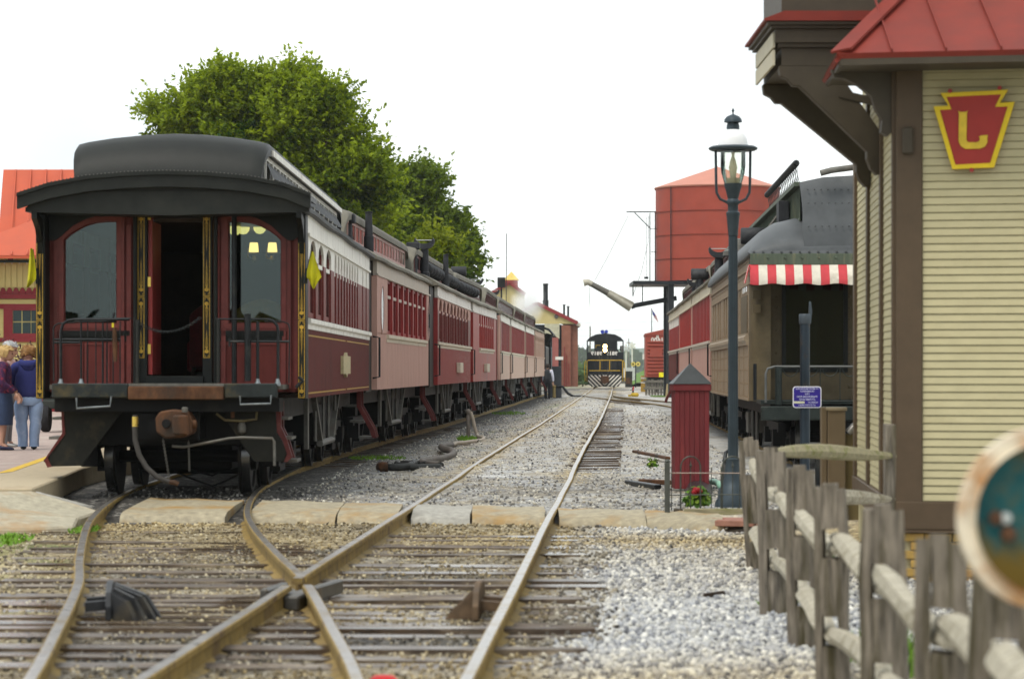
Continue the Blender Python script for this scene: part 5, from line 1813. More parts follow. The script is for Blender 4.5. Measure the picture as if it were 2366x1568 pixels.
loc = lambda p: Vector(p) - CORN
fr = (E1 - E0)
slab([loc(E0), loc(E1), loc(H1), loc(H0)], .05, rf)
rf.obj('front_roof', m_redroof, bld)
rl_ = MB(); slab([loc(E0), loc(H0), loc(T1), loc(S1)], .05, rl_); rl_.obj('side_roof', m_redroof, bld)
un = (H0 - E0)
nrm_f = fr.cross(un).normalized()
for t_ in (.085, .168, .252, .335):
    a = E0 + fr * t_; tt = min(1, t_ * 7.2)
    b = a + (Vector((0, (un.y - fr.y * un.x / fr.x), un.z))) * tt
    MB().bar(loc(a) + nrm_f * .012, loc(b) + nrm_f * .012, .012, .03, nrm_f).obj('standing_seam', m_redroof, bld)
hp = MB().bar(loc(E0) + Vector((.03, .0, .02)), loc(H0) + Vector((.03, 0, .02)), .17, .018, (nrm_f + Vector((-.4, .0, .4))).normalized())
hp.obj('hip_cap', m_redroof, bld)
for k in range(9):
    p = E0.lerp(S1, (k + .5) / 9)
    MB().bar(loc(p) + Vector((-.012, 0, -.06)), loc(p) + Vector((.10, 0, .04)), .12, .03, (0, 0, 1)).obj('gutter_tile', m_redroof, bld)
sf = MB().prism([tuple(loc(p).xy) for p in (E0 + Vector((.03, .03, 0)), E1, E1 + Vector((0, 2, 0)), Vector((3.3, 22.0, 0)), S1)], 3.64, 3.66, 'z')
sf.obj('soffit', m_trimd, bld)
fb = MB().bar(loc(E0) + Vector((.03, .03, -.05)), loc(E1) + Vector((.03, .03, -.05)), .03, .07).bar(loc(E0) + Vector((.03, .03, -.06)), loc(S1) + Vector((.03, 0, -.06)), .03, .07)
fb.obj('eave_board', m_trimd, bld)
# curved corner bracket under the eave and small block on the corner board
cb = [(0, 0), (0, -.46), (-.04, -.50), (-.09, -.47), (-.08, -.38), (-.13, -.30), (-.16, -.2), (-.26, -.12), (-.36, -.07), (-.44, -.06), (-.46, 0)]
o = MB().prism([(p[0] - .02, 3.66 + p[1]) for p in cb], .03, .13, 'y').obj('eave_bracket', m_trimd, bld)
MB().box(.05, .13, -.08, -.034, 3.02, 3.22).obj('corner_block', m_trimd, wallf, bevel=.01)
# bay jetty
bx0, by0, by1 = 2.15, 22.45, 24.05
bay = MB()
steps_ = [(3.84, 3.985, 0.0), (3.985, 4.02, .03), (4.02, 4.13, .055), (4.13, 4.155, .09), (4.155, 4.183, .12)]
for (za, zb, e) in steps_:
    bay.box(bx0 - e, 4.2, by0 - e, by1 + e, za, zb - .003)
bay.box(bx0 + .0, 4.2, by0 + .0, by1, 4.26, 5.6)
bo = bay.obj('bay', m_trimd, bld); bo.location = -CORN
rb = MB().prism([(bx0 - .15, 4.183), (bx0 - .15, 4.20), (bx0 + .01, 4.26), (4.2, 4.26), (4.2, 4.183)], by0 - .14, by1 + .14, 'y')
ro_ = rb.obj('bay_skirt_roof', m_redroof, bld); ro_.location = -CORN
fw = MB()
for z in (3.845, 3.985):
    fw.box(bx0 - .07, bx0 - .052, by0, by1, z, z + .12)
fo = fw.obj('bay_lit_side', M('lit_side_tan', (.50, .46, .34), .6, 0, .08, 6, .05), bld); fo.location = -CORN  # pale strips on the left face only: light falling there put into the colour
for by in (by0 + .0, by1 - .14):
    xw = 2.867 + .065 * (by - 21)
    pr = [(bx0 - .02, 3.84), (bx0 - .01, 3.76), (bx0 + .05, 3.73), (bx0 + .09, 3.68), (bx0 + .14, 3.68), (xw - .13, 3.16), (xw - .13, 3.10), (xw - .10, 3.02), (xw - .05, 2.97), (xw - .01, 2.98), (xw - .01, 3.30), (bx0 + .42, 3.84)]
    o = MB().prism(pr, by, by + .13, 'y').obj('diagonal_brace', m_trimd, bld, bevel=.006); o.location = -CORN
    o3 = MB().bar((xw - .05, by + .02, 3.55), (xw - .35, by + .02, 3.62), .06, .06).obj('tie_beam', m_trimd, bld); o3.location = -CORN
uw = MB().box(3.3, 9.0, 22.42, 26.5, 3.85, 5.6).obj('upper_wall', m_boardF, bld); uw.location = -CORN
# keystone sign with the letter
sg = thing('keystone_sign', 'red keystone shaped sign with yellow border and a yellow letter', 'sign', CORN + df * 0.575 + nf * 0.05 + Vector((0, 0, 3.19)), rzf)
k_ = .001133


def kz(x, y):
    return ((x - 1745) * k_, (850 - y) * k_)


outl = [kz(*p) for p in [(1527, 605), (1966, 592), (1912, 676), (2008, 672), (1875, 1098), (1605, 1106), (1483, 692), (1580, 690)]]
inn_ = [kz(*p) for p in [(1568, 632), (1920, 622), (1880, 703), (1962, 702), (1850, 1068), (1625, 1076), (1525, 718), (1600, 714)]]
MB().prism(outl, -.012, .012, 'y').obj('board', M('sign_red', (.34, .035, .028), .45, 0, .06, 10, .03), sg)
MB().ring_prism(outl, inn_, -.024, -.013, 'y').obj('border', M('sign_yellow', (.70, .50, .02), .45, 0, .08, 12, .05), sg, bevel=.002)
Lp = [kz(*p) for p in [(1643, 724), (1655, 732), (1692, 732), (1706, 724), (1700, 742), (1697, 910), (1702, 926), (1715, 932), (1765, 932), (1780, 922), (1784, 908), (1776, 898), (1790, 888), (1836, 886), (1832, 900), (1832, 935), (1815, 962), (1785, 974), (1690, 974), (1660, 955), (1646, 925), (1648, 742)]]
MB().prism(Lp, -.028, -.013, 'y').obj('letter', M('letter_yellow', (.66, .46, .04), .5, 0, .12, 12, .05), sg, bevel=.0015)
for (x, y) in ((1590, 594), (1910, 580), (1730, 1112)):
    p = kz(x, y)
    MB().lathe([(.016, -.02), (.018, 0), (.0, .012)], 8, (p[0], -.01, p[1]), 0, 'y').obj('fixing', M('fixing_red', (.3, .03, .03), .5), sg)
# ------------------------------------------------------------------ steps newel, handrail, small bollard
m_newel = M('newel_brown', (0.13, 0.095, 0.055), .5, 0, .08, 6, .05)
nw = thing('newel_post', 'brown square newel post with double cap beside the tan building', 'post', (P(1930, 853, 27.2).x, 27.2, -.05))
MB().box(-.085, .085, -.085, .085, 0, 1.10).obj('post', m_newel, nw, bevel=.006)
MB().box(-.10, .10, -.10, .10, 1.07, 1.105).obj('cap', M('newel_cap', (.2, .16, .10), .5), nw, bevel=.006)
MB().box(-.14, -.09, -.06, .1, 0, 1.105).obj('side_board', m_newel, nw, bevel=.004)
MB().box(.09, .7, .02, .08, .0, .85).obj('stair_panel', M('newel_panel', (.15, .115, .05), .6, 0, .1, 6, .05), nw)
hr = MB().tube([(.12, 0, .86), (.24, .0, .98), (.32, .1, 1.06)], .035, 8).obj('handrail', M('grey_handrail', (.28, .27, .25), .35, .5), nw, smooth=50)
bo_ = thing('bollard', 'short black bollard with rounded grey cap behind the wooden fence', 'bollard', (P(1895, 853, 27.8).x, 27.8, -.06))
MB().lathe([(.055, 0), (.055, .64)], 14, (0, 0, 0)).obj('shaft', mC['blackiron'], bo_, smooth=40)
MB().lathe([(.065, .62), (.068, .66), (.06, .69), (.03, .705), (0, .71)], 14, (0, 0, 0)).obj('cap', M('bollard_cap', (.10, .12, .15), .4), bo_, smooth=50)

# ------------------------------------------------------------------ lamp post
YL = 29.3; pl_ = F / YL
lx = (1693 - CX) / F * YL
m_lp = M('lamp_blue_grey', (0.042, 0.058, 0.070), 0.45, 0.2, 0.15, 8, 0.06)
lz = lambda v: CAMZ + (VH - v) / pl_
lh = lambda px: px / pl_
lpz = lz(1170)
lamp = thing('lamp_post', 'tall blue grey fluted lamp post with white glass dome', 'street lamp', (lx, YL, 0))
MB().lathe([(lh(42), lz(1170)), (lh(42), lz(1160)), (lh(36), lz(1150)), (lh(34), lz(1128)), (lh(27), lz(1122)), (lh(22), lz(1105)), (lh(18), lz(1080)), (lh(16), lz(1066)), (lh(17), lz(1060)), (lh(12), lz(1056))], 24, (0, 0, 0), flute=.03).obj('base', m_lp, lamp, smooth=45)
MB().lathe([(lh(12), lz(1056)), (lh(10.5), lz(545))], 32, (0, 0, 0), flute=.14).obj('shaft', m_lp, lamp)
MB().lathe([(lh(11), lz(545)), (lh(15), lz(500)), (lh(16), lz(497)), (lh(16), lz(491)), (lh(12), lz(488)), (lh(12), lz(474)), (lh(15), lz(470)), (lh(15), lz(464)), (lh(12), lz(460)), (lh(17), lz(440)), (lh(20), lz(432)), (lh(21), lz(425)), (lh(17), lz(424))], 24, (0, 0, 0)).obj('socket', m_lp, lamp, smooth=45)
for s in (-1, 1):
    MB().tube([(s * lh(13), 0, lz(468)), (s * lh(30), 0, lz(460)), (s * lh(38), 0, lz(445)), (s * lh(39), 0, lz(425)), (s * lh(40), 0, lz(348))], lh(3.2), 8).obj('yoke_arm', m_lp, lamp, smooth=50)
MB().lathe([(lh(56), lz(346)), (lh(57), lz(342)), (lh(50), lz(338)), (lh(38), lz(337)), (lh(36), lz(345)), (lh(50), lz(349)), (lh(56), lz(346))], 28, (0, 0, 0), cap=False).obj('brim', m_lp, lamp, smooth=45)
MB().lathe([(lh(35), lz(337)), (lh(33), lz(322)), (lh(28), lz(310)), (lh(20), lz(302)), (lh(15), lz(300))], 24, (0, 0, 0)).obj('dome', M('white_lamp_dome', (.82, .83, .84), .25, 0, .02, 5, 0), lamp, smooth=50)
MB().lathe([(lh(15), lz(300)), (lh(15), lz(292)), (lh(13), lz(284)), (lh(21), lz(283)), (lh(20), lz(276)), (lh(14), lz(269)), (lh(6), lz(266)), (lh(2), lz(264)), (lh(1.5), lz(261)), (lh(3.5), lz(256)), (lh(0.5), lz(250))], 22, (0, 0, 0)).obj('finial_cap', m_lp, lamp, smooth=45)
g_lamp = glass('lamp_globe_glass', (.93, .95, .90), .05, .02)
MB().lathe([(lh(29), lz(350)), (lh(29), lz(385)), (lh(27), lz(400)), (lh(20), lz(424))], 24, (0, 0, 0), cap=False).obj('globe', g_lamp, lamp, smooth=60)
m_bulb = M('bulb_cream', (.72, .68, .52), .5, 0, .05, 10, 0)
MB().lathe([(lh(16), lz(424)), (lh(16), lz(412)), (lh(7), lz(411)), (lh(8), lz(398)), (lh(10), lz(388)), (lh(6), lz(370)), (lh(3), lz(362)), (lh(4), lz(352))], 16, (0, 0, 0)).obj('bulb', m_bulb, lamp, smooth=45)

# ------------------------------------------------------------------ red wooden box with pyramid roof
YB = 33.8; pb = F / YB
bxc = (1594 - CX) / F * YB
rbx = thing('pump_box', 'tall red plank box with dark pyramid roof beside the lamp post', 'wooden box', (bxc, YB, CAMZ + (VH - 1127) / pb), R(3))
m_plk = [M('plank_red_a', (0.15, 0.024, 0.026), .55, 0, .12, 8, .1, (.18, .03, .035), .35, 2, stretch=(3, 3, .5)), M('plank_red_b', (0.13, 0.022, 0.024), .55, 0, .12, 8, .1, (.20, .033, .033), .35, 2, stretch=(3, 3, .5))]
hw = .205; H = 1.30
for side in range(4):
    for i in range(7):
        a = -hw + 2 * hw * i / 7 + .001; b = a + 2 * hw / 7 - .003
        o = MB().box(a, b, -hw, -hw + .02, 0, 1.24).obj('plank', m_plk[(i + side) % 2], rbx, bevel=.0018)
        o.rotation_euler = (0, 0, side * math.pi / 2)
MB().box(-hw + .021, hw - .021, -hw + .021, hw - .021, .0, 1.24).obj('core', m_plk[1], rbx)
MB().box(-.225, .225, -.225, .225, 1.17, 1.25).obj('cornice', m_plk[0], rbx, bevel=.005)
MB().add([(-.235, -.235, 1.252), (.235, -.235, 1.252), (.235, .235, 1.252), (-.235, .235, 1.252), (0, 0, 1.50)], [(0, 1, 4), (1, 2, 4), (2, 3, 4), (3, 0, 4), (0, 3, 2, 1)]).obj('pyramid_roof', M('slate_black', (.045, .048, .048), .4, .1, .15, 8, .06, (.06, .06, .06), .4, 2), rbx)

# ------------------------------------------------------------------ blue notice on its post
YS = 33.0
sp_ = thing('notice_post', 'dark blue steel post with clamp top in front of the brown coach', 'post', (P(1859, 0, YS).x, YS, -.05))
m_post = M('blue_black_steel', (.030, .042, .055), .4, .4, .35, 5, .1, (.11, .07, .04), .28, 3, stretch=(1, 1, .5))
MB().tube([(0, 0, 0), (0, 0, 2.08)], .058, 14).obj('post', m_post, sp_, smooth=40)
MB().lathe([(.064, 2.0), (.07, 2.01), (.07, 2.11), (.064, 2.12)], 14, (0, 0, 0)).obj('clamp', M('clamp_grey', (.07, .085, .10), .5, .3), sp_, smooth=40)
MB().prism([(.04, 2.02), (.07, 2.0), (.085, 2.15), (.07, 2.26), (.05, 2.27), (.045, 2.18)], -.02, .02, 'y').obj('latch', M('clamp_grey', (0, 0, 0)), sp_, bevel=.005)
ns_ = thing('notice_sign', 'blue rounded notice plate with white mirrored lettering fixed to the steel post', 'sign', (P(1864, 0, YS - .08).x, YS - .08, CAMZ + (VH - 917) / F * (YS - .08)))


def rrect(w_, h_, r_, n=6):
    o = []
    for cx, cz, a0 in ((w_ / 2 - r_, h_ / 2 - r_, 0), (-w_ / 2 + r_, h_ / 2 - r_, 90), (-w_ / 2 + r_, -h_ / 2 + r_, 180), (w_ / 2 - r_, -h_ / 2 + r_, 270)):
        for i in range(n + 1):
            a = R(a0 + 90 * i / n)
            o.append((cx + r_ * math.cos(a), cz + r_ * math.sin(a)))
    return o


MB().prism(rrect(.335, .252, .035), 0, .004, 'y').obj('plate', M('sign_white', (.72, .71, .74), .4, 0, .04, 10, 0), ns_)
MB().prism(rrect(.312, .229, .025), -.004, -.0005, 'y').obj('blue_field', M('sign_blue', (.035, .022, .22), .35, 0, .06, 8, 0), ns_)
m_let = M('sign_lettering', (.55, .55, .72), .5, 0, .03, 8, 0)
for (s_, sz, z, sx) in (('TO REPORT MALFUNCTION', .026, .097, .80), ('OR EMERGENCY', .026, .067, .86), ('CALL', .026, .037, .9), ('STRASBURG RAIL ROAD', .028, .006, .8), ('(717)687-0147', .033, -.027, .95), ('CROSSING AT', .026, -.062, .72), ('( 07 STATION DRIVE )', .026, -.094, .80)):
    t_ = text_mb(s_, sz, .002, True, sx, .0004)
    o = t_.obj('lettering', m_let, ns_)
    o.location = (.07 if s_ == 'CROSSING AT' else 0, -.006, z)
MB().box(-.155, -.03, -.0065, -.0045, -.073, -.048).obj('number_patch', M('patch_yellowish', (.6, .6, .42), .5), ns_)

# ------------------------------------------------------------------ rusty round disc, close to the camera
YD = 6.2
dc = thing('target_disc', 'rusty white rimmed teal disc very close to the camera at the right edge', 'disc', P(2416, 1195, YD), R(6))
m_rim = M('rim_white_rust', (.70, .62, .48), .6, .1, .2, 14, .2, (.40, .17, .025), .75, 5)
m_face = M('disc_teal_rust', (.008, .075, .080), .5, .1, .3, 10, .1, (.12, .078, .010), 1.1, 4)
dzs = P(2416, 1195, YD).z
MB().lathe([(.166, -.03), (.168, -.012), (.2, -.012), (.203, 0), (.2, .012), (.166, .012), (.166, -.03)], 56, (0, 0, 0), 0, 'y', cap=False).obj('rim', m_rim, dc, smooth=40)
MB().lathe([(.167, -.004), (.167, .004), (0, .004)], 48, (0, 0, 0), 0, 'y').obj('face', m_face, dc, smooth=40)
for (u, v, r_, mm) in ((2295, 1195, .017, mC['rust']), (2325, 1232, .018, mC['rust']), (2318, 1195, .014, M('bolt_zinc', (.42, .44, .42), .4, .5))):
    q = P(u, v, YD)
    MB().lathe([(r_, 0), (r_ * .9, -.012), (0, -.014)], 10, (q.x - P(2416, 0, YD).x, -.004, q.z - dzs), 0, 'y').obj('bolt', mm, dc, smooth=50)
MB().tube([(0, .02, -dzs - .15), (0, .02, .1)], .022, 10).obj('mast', mC['rust'], dc, smooth=50)

# ------------------------------------------------------------------ split rail fence
m_wood = M('grey_split_wood', (0.175, 0.150, 0.118), .85, 0, .55, 7, .8, (.062, .052, .026), .62, 2.0, stretch=(6, 6, .55), bdist=.015)
m_wood_rail = M('pale_split_rail', (0.40, 0.365, 0.285), .85, 0, .35, 7, .8, (.20, .175, .11), .45, 2.2, stretch=(1, 6, 6), bdist=.012)
m_wood_moss = M('mossy_rail', (0.29, 0.26, 0.165), .85, 0, .3, 7, .5, (.15, .16, .04), .5, 2.0, stretch=(.7, 6, 6), bdist=.012)
fen = thing('split_rail_fence', 'weathered grey split rail fence running from the tan building towards the camera', 'fence')
PO = [  # centre u, base v guess -> (X, Y), top z, width, lean
    (1745, 22.2, .89, .165, (-.10, 0)), (1790, 18.1, .92, .19, (-.045, 0)), (1857, 16.0, .875, .18, (-.045, 0)), (1925, 13.7, .87, .155, (-.03, 0)), (2043, 11.5, .88, .185, (-.01, 0)), (2175, 9.6, .86, .19, (0, 0)), (2318, 8.0, .90, .2, (0, 0)), (2520, 6.3, .9, .2, (0, 0))]
posts = []
for i, (u, Y, zt, w_, lean) in enumerate(PO):
    X = (u - CX) / F * Y
    posts.append((X, Y, zt, w_))
    h0 = -.35
    zt_ = zt
    t = .085
    sl = .04; s1, s2 = zt - .40 if i != 3 else zt - .37, zt - .78
    mb = MB()
    slots = [(s2 - .02, s2 + .13), (s1, s1 + .15)]
    if i == 0:
        slots = [(s2 - .05, s2 + .1), (zt - .30, zt - .16)]
    mb.box(-w_ / 2, -sl, -t / 2, t / 2, h0, zt_ - .02); mb.box(sl, w_ / 2, -t / 2, t / 2, h0, zt_ - .03)
    zc = h0
    for (a, b) in slots:
        mb.box(-sl, sl, -t / 2, t / 2, zc, a); zc = b
    mb.box(-sl, sl, -t / 2, t / 2, zc, zt_)
    me_ = mb.mesh('post', m_wood, subdiv=3, jitter=.018, jscale=5, fix=True)
    bm = bmesh.new(); bm.from_mesh(me_); bmesh.ops.remove_doubles(bm, verts=bm.verts, dist=.0005)
    for v in bm.verts:
        # rounded, chopped tops
        if v.co.z > zt - .12:
            v.co.x *= 1 - .9 * (v.co.z - (zt - .12)) * (1 + (v.co.x > 0) * .6)
    bm.to_mesh(me_); bm.free()
    me_.polygons.foreach_set('use_smooth', [True] * len(me_.polygons)); me_.set_sharp_from_angle(angle=R(32))
    o = link('post', me_, fen, (X, Y, 0), (0, lean[0] * .6, R(rng.uniform(-8, 8)) - .18))
    posts[-1] += (slots,)


def split_rail(a, b, name, mat_, th=.062, seed=0):
    a, b = Vector(a), Vector(b)
    d = (b - a); Ln = d.length; d.normalize()
    side = d.cross(Vector((0, 0, 1))).normalized(); up = side.cross(d)
    rr = random.Random(seed)
    prof = [(math.cos(q) * (1 + rr.uniform(-.18, .18)), math.sin(q) * (1 + rr.uniform(-.18, .18))) for q in (0, .9, 1.7, 2.7, 3.6, 4.5, 5.4)]
    rings = []
    nn_ = 12
    for i in range(nn_ + 1):
        t = i / nn_
        k = min(1, .42 + 1.9 * min(t, 1 - t) / .35 * .5) * (1 + .10 * math.sin(t * 9 + seed))
        k = min(k, 1.08)
        c = a + d * (Ln * t) + side * (.025 * math.sin(t * 3.1 + seed)) + up * (.02 * math.sin(t * 4.3 + seed * 2))
        rings.append([c + side * (p[0] * th * k) + up * (p[1] * th * .92 * k) for p in prof])
    mb = MB().loft(rings)
    o = mb.obj(name, mat_, fen, smooth=28)
    return o


for i in range(len(posts) - 1):
    p, q = posts[i], posts[i + 1]
    for k in (0, 1):
        za, zb = sum(p[4][k]) / 2, sum(q[4][k]) / 2
        dv = (Vector((q[0], q[1], 0)) - Vector((p[0], p[1], 0))).normalized() * .14
        drop = .07 if k else .05
        split_rail((p[0] - dv.x, p[1] - dv.y, za + .025 - (.02 if i % 2 else 0)), (q[0] + dv.x, q[1] + dv.y, zb - .02), 'rail', m_wood_rail, .058 if k else .055, i * 3 + k)
# return towards the building
cx_, cy_ = (2054 - CX) / F * 20.3, 20.3
mb = MB().box(-.035, .035, -.075, .075, -.3, 1.02)
o = link('post', mb.mesh('post', m_wood, subdiv=3, jitter=.015, jscale=6), fen, (cx_, cy_, 0))
split_rail(P(1768, 1050, 18.4), P(2052, 1046, 20.3) + Vector((.04, 0, 0)), 'rail', m_wood_moss, .05, 41)
split_rail(P(1830, 1158, 18.6), P(2052, 1147, 20.3) + Vector((.04, 0, 0)), 'rail', m_wood_rail, .05, 47)

# ------------------------------------------------------------------ little flower bed: iron hoop fence, board, geranium, hoses, tarpaulin
YG = 28.35; pg_ = F / YG
m_iron = M('iron_wire', (.07, .075, .065), .5, .4, .3, 12, .1)
hf = thing('hoop_fence', 'low iron hoop fence with a square post around the flower bed', 'fence', (0, YG, 0))
gx = lambda u: (u - CX) / pg_
gzv = lambda v: CAMZ + (VH - v) / pg_
MB().box(gx(1535), gx(1547), -.03, .03, gzv(1184), gzv(1068)).obj('post', M('iron_post', (.085, .09, .08), .5, .3, .2, 8, .1), hf, bevel=.004)
MB().lathe([(.02, 0), (.028, .012), (.02, .03), (0, .036)], 8, (gx(1541), 0, gzv(1068))).obj('post_cap', m_iron, hf, smooth=50)
MB().tube([(gx(1541), 0, gzv(1092)), (gx(1715), -.05, gzv(1092))], .006, 6).obj('wire', M('wire_pale', (.32, .26, .22), .5, .3), hf)
MB().tube([(gx(1541), 0, gzv(1143)), (gx(1715), -.05, gzv(1141))], .006, 6).obj('wire', m_iron, hf)
for c, w_ in ((1595, 23), (1692, 24)):
    pts = [(gx(c - w_), 0, gzv(1178)), (gx(c - w_), 0, gzv(1085))] + [(gx(c + w_ * math.cos(R(a))), 0, gzv(1080) + .115 * math.sin(R(a)) * 1.0) for a in range(170, 9, -20)] + [(gx(c + w_), 0, gzv(1085)), (gx(c + w_), 0, gzv(1178))]
    MB().tube(pts, .009, 6).obj('hoop', m_iron, hf, smooth=50)
    MB().tube([(gx(c), 0, gzv(1178)), (gx(c), 0, gzv(1065))], .006, 6).lathe([(.004, 0), (.014, .02), (.004, .05)], 8, (gx(c), 0, gzv(1080))).obj('spear', m_iron, hf)
for u in (1551, 1643, 1665, 1708):
    MB().tube([(gx(u), 0, gzv(1178)), (gx(u), 0, gzv(1078))], .005, 6).obj('upright', m_iron, hf)
tag(MB().box(gx(1578), gx(1735), YG - .12, YG - .04, gzv(1195), gzv(1173)).obj('bed_board', m_wood_moss, bevel=.006), 'old timber edging board along the flower bed', 'edging board')
tag(MB().box(gx(1556), gx(1577), YG - .06, YG + .02, gzv(1190), gzv(1174)).obj('timber_block', M('dark_old_timber', (.06, .05, .035), .8, 0, .3, 8, .3), bevel=.008), 'short dark timber block between iron post and edging board', 'timber block')
# brick strip at the right end of the kerb
pav = thing('brick_path', 'short red brick path at the right end of the kerb', 'path')
pav['kind'] = 'structure'
m_pb = M('path_brick_red', (.30, .15, .11), .8, 0, .2, 10, .2)
pbm = MB().box(-.19, .19, -.095, .095, -.06, 0).mesh('brick', m_pb, bevel=.008)
for i in range(2):
    for k in range(3):
        link('brick', pbm, pav, (2.16 + .39 * i + (.1 if k % 2 else 0), 27.55 - .2 * k - .12 * i, -.03), (0, 0, R(-14)))


def leafy(name, label, cat, c, rx, rz_, n, ls, mats, parent_stem=True, flowers=0, fm=None):
    t = thing(name, label, cat, c)
    rr = random.Random(hash(name) % 1000 + int(c[1] * 10))
    mb = MB()
    for _ in range(n):
        a = rr.uniform(0, 6.283); el = math.acos(rr.uniform(-.1, 1)); q = rr.uniform(.55, 1)
        p = Vector((rx * q * math.sin(el) * math.cos(a), rx * q * math.sin(el) * math.sin(a), rz_ * (.15 + .85 * q * math.cos(el))))
        nrm = (Vector((p.x / rx, p.y / rx, p.z / rz_ + .3)) + Vector((rr.uniform(-.5, .5), rr.uniform(-.5, .5), rr.uniform(-.5, .5)))).normalized()
        u_ = nrm.orthogonal().normalized(); v_ = nrm.cross(u_)
        s_ = ls * rr.uniform(.6, 1.2)
        k = [p + u_ * s_ * math.cos(R(g)) * (1 if g % 120 else .8) + v_ * s_ * math.sin(R(g)) - nrm * (s_ * .2 if g % 120 else 0) for g in range(0, 360, 60)]
        mb.add(k, [tuple(range(6))], rr.randrange(len(mats)))
    mb.obj('foliage', mats, t, fix=False)
    st = MB()
    for i in range(7):
        a = i * .9
        st.tube([(0, 0, 0), (rx * .6 * math.cos(a), rx * .6 * math.sin(a), rz_ * .7)], .008, 5)
    stuff(st.obj('stem', M('plant_stem', (.10, .14, .03), .7), t))
    for i in range(flowers):
        p = (rx * rr.uniform(-.9, .5), -rx * rr.uniform(.3, .8), rz_ * rr.uniform(.6, 1.05))
        MB().lathe([(.0, -.02), (.025, -.01), (.032, .01), (.02, .03), (0, .035)], 8, p).obj('flower', fm, t, smooth=50)
    return t


m_lf = [M('geranium_green_a', (.10, .20, .012), .5, 0, .2, 20, 0), M('geranium_green_b', (.055, .13, .012), .5, 0, .2, 20, 0), M('geranium_lime', (.17, .26, .02), .5, 0, .2, 20, 0)]
leafy('geranium_plant', 'bushy green plant with dark red flowers at the foot of the lamp post', 'plant', (gx(1615), YG + .32, gzv(1178) + .02), .155, .22, 190, .034, m_lf, flowers=5, fm=M('flower_dark_red', (.28, .01, .015), .6))
leafy('weed_plant', 'small bright green weed in pale gravel left of the iron post', 'weed', G(1507, 1078, -.02), .10, .16, 34, .03, m_lf)
tag(MB().tube([G(1633, 1113, .04) + Vector((0, 0, 0)), G(1650, 1112, .06), G(1660, 1117, .05), G(1668, 1128, .0)], .038, 10).obj('green_hose', M('mint_hose', (.24, .46, .34), .45, 0, .08, 8, .05), smooth=50), 'mint green hose lying beside the red wooden box', 'hose')
tag(MB().tube([G(1676, 1128, 0), G(1672, 1110, .1), P(1673, 1070, 31.5), P(1676, 1045, 31.6), P(1684, 1040, 31.6)], .022, 8).obj('standing_hose', mC['blackiron'], smooth=50), 'black hose standing upright behind the lamp post foot', 'hose')
tp = MB()
tr = [(1588, 1135), (1604, 1124), (1626, 1118), (1650, 1120), (1662, 1130), (1652, 1140), (1625, 1142)]
q = []
for i, (u, v) in enumerate([(1588, 1136), (1600, 1126), (1618, 1121), (1640, 1121), (1652, 1130), (1640, 1140), (1610, 1141)]):
    g = G(u - 6, v, .0); q.append(g + Vector((0, 0, .02 + .06 * (i in (1, 2, 3)))))
c0 = sum(q, Vector()) / 7 + Vector((0, 0, .05))
tp.add(q + [c0] + [p - Vector((0, 0, .06)) for p in q], [(i, (i + 1) % 7, 7) for i in range(7)] + [(i + 8, (i + 1) % 7 + 8, (i + 1) % 7, i) for i in range(7)] + [tuple(range(8, 15))[::-1]])
tag(tp.obj('tarpaulin', M('black_plastic', (.02, .022, .025), .3, 0, .3, 12, .4), smooth=50), 'crumpled black plastic sheet at the foot of the red box', 'plastic sheet')
for (lab, a, b, r_, mm) in (('dark steel bar lying in the gravel with one raised end', (1465, 1042), (1543, 1058), .04, mC['rust']), ('short rusty rail offcut lying left of the iron post', (1480, 1111), (1545, 1114), .05, mC['rust']), ('thick black pipe lying in front of the rail offcut', (1450, 1113), (1520, 1124), .045, mC['blackiron'])):
    pa, pb_ = G(a[0], a[1], 0), G(b[0], b[1], 0)
    tag(MB().bar(pa + Vector((0, 0, .0)), pb_ + Vector((0, 0, .0)), r_ * 2, r_ * 1.2).obj('scrap_bar' if 'pipe' not in lab else 'black_pipe', mm, bevel=.01), lab, 'steel bar' if 'pipe' not in lab else 'pipe')
tag(MB().bar(G(1627, 1374, -.13), G(1672, 1368, -.13), .03, .03).obj('stick', mC['darkwood'], bevel=.008), 'small dark stick lying on the pale chippings', 'stick')
for (lab, u, v, n, s_) in (('grass tuft beside the second fence post', 1800, 1412, 60, .11), ('grass tuft behind the third and fourth fence posts', 1965, 1310, 60, .13), ('tall grass between the fence posts near the right', 2085, 1560, 120, .25), ('grass tuft at the foot of the fourth fence post', 1990, 1530, 90, .18)):
    g = G(u, v, -.15); mb = MB()
    rr = random.Random(u)
    for _ in range(n):
        a = rr.uniform(0, 6.28); q = rr.uniform(0, .13)
        p = Vector((q * math.cos(a), q * math.sin(a), 0)); h = s_ * rr.uniform(.5, 1.1)
        tip = p + Vector((rr.uniform(-.06, .06), rr.uniform(-.06, .06), h)); sd_ = Vector((math.cos(a + 1.5), math.sin(a + 1.5), 0)) * .006
        md = p.lerp(tip, .55) + Vector((0, 0, .02))
        mb.add([p - sd_, p + sd_, md + sd_ * .8, tip, md - sd_ * .8], [(0, 1, 2, 3, 4)])
    o = mb.obj('grass', M('grass_blade', (.13, .26, .018), .6, 0, .3, 5, 0), fix=False); o.location = g
    stuff(o); tag(o, lab, 'grass')
# ------------------------------------------------------------------ oncoming diesel switcher
YE = 220.0
es = YE / F


def ee(u, v):
    return ((u - 1397) * es, CAMZ + (VH - v) * es)


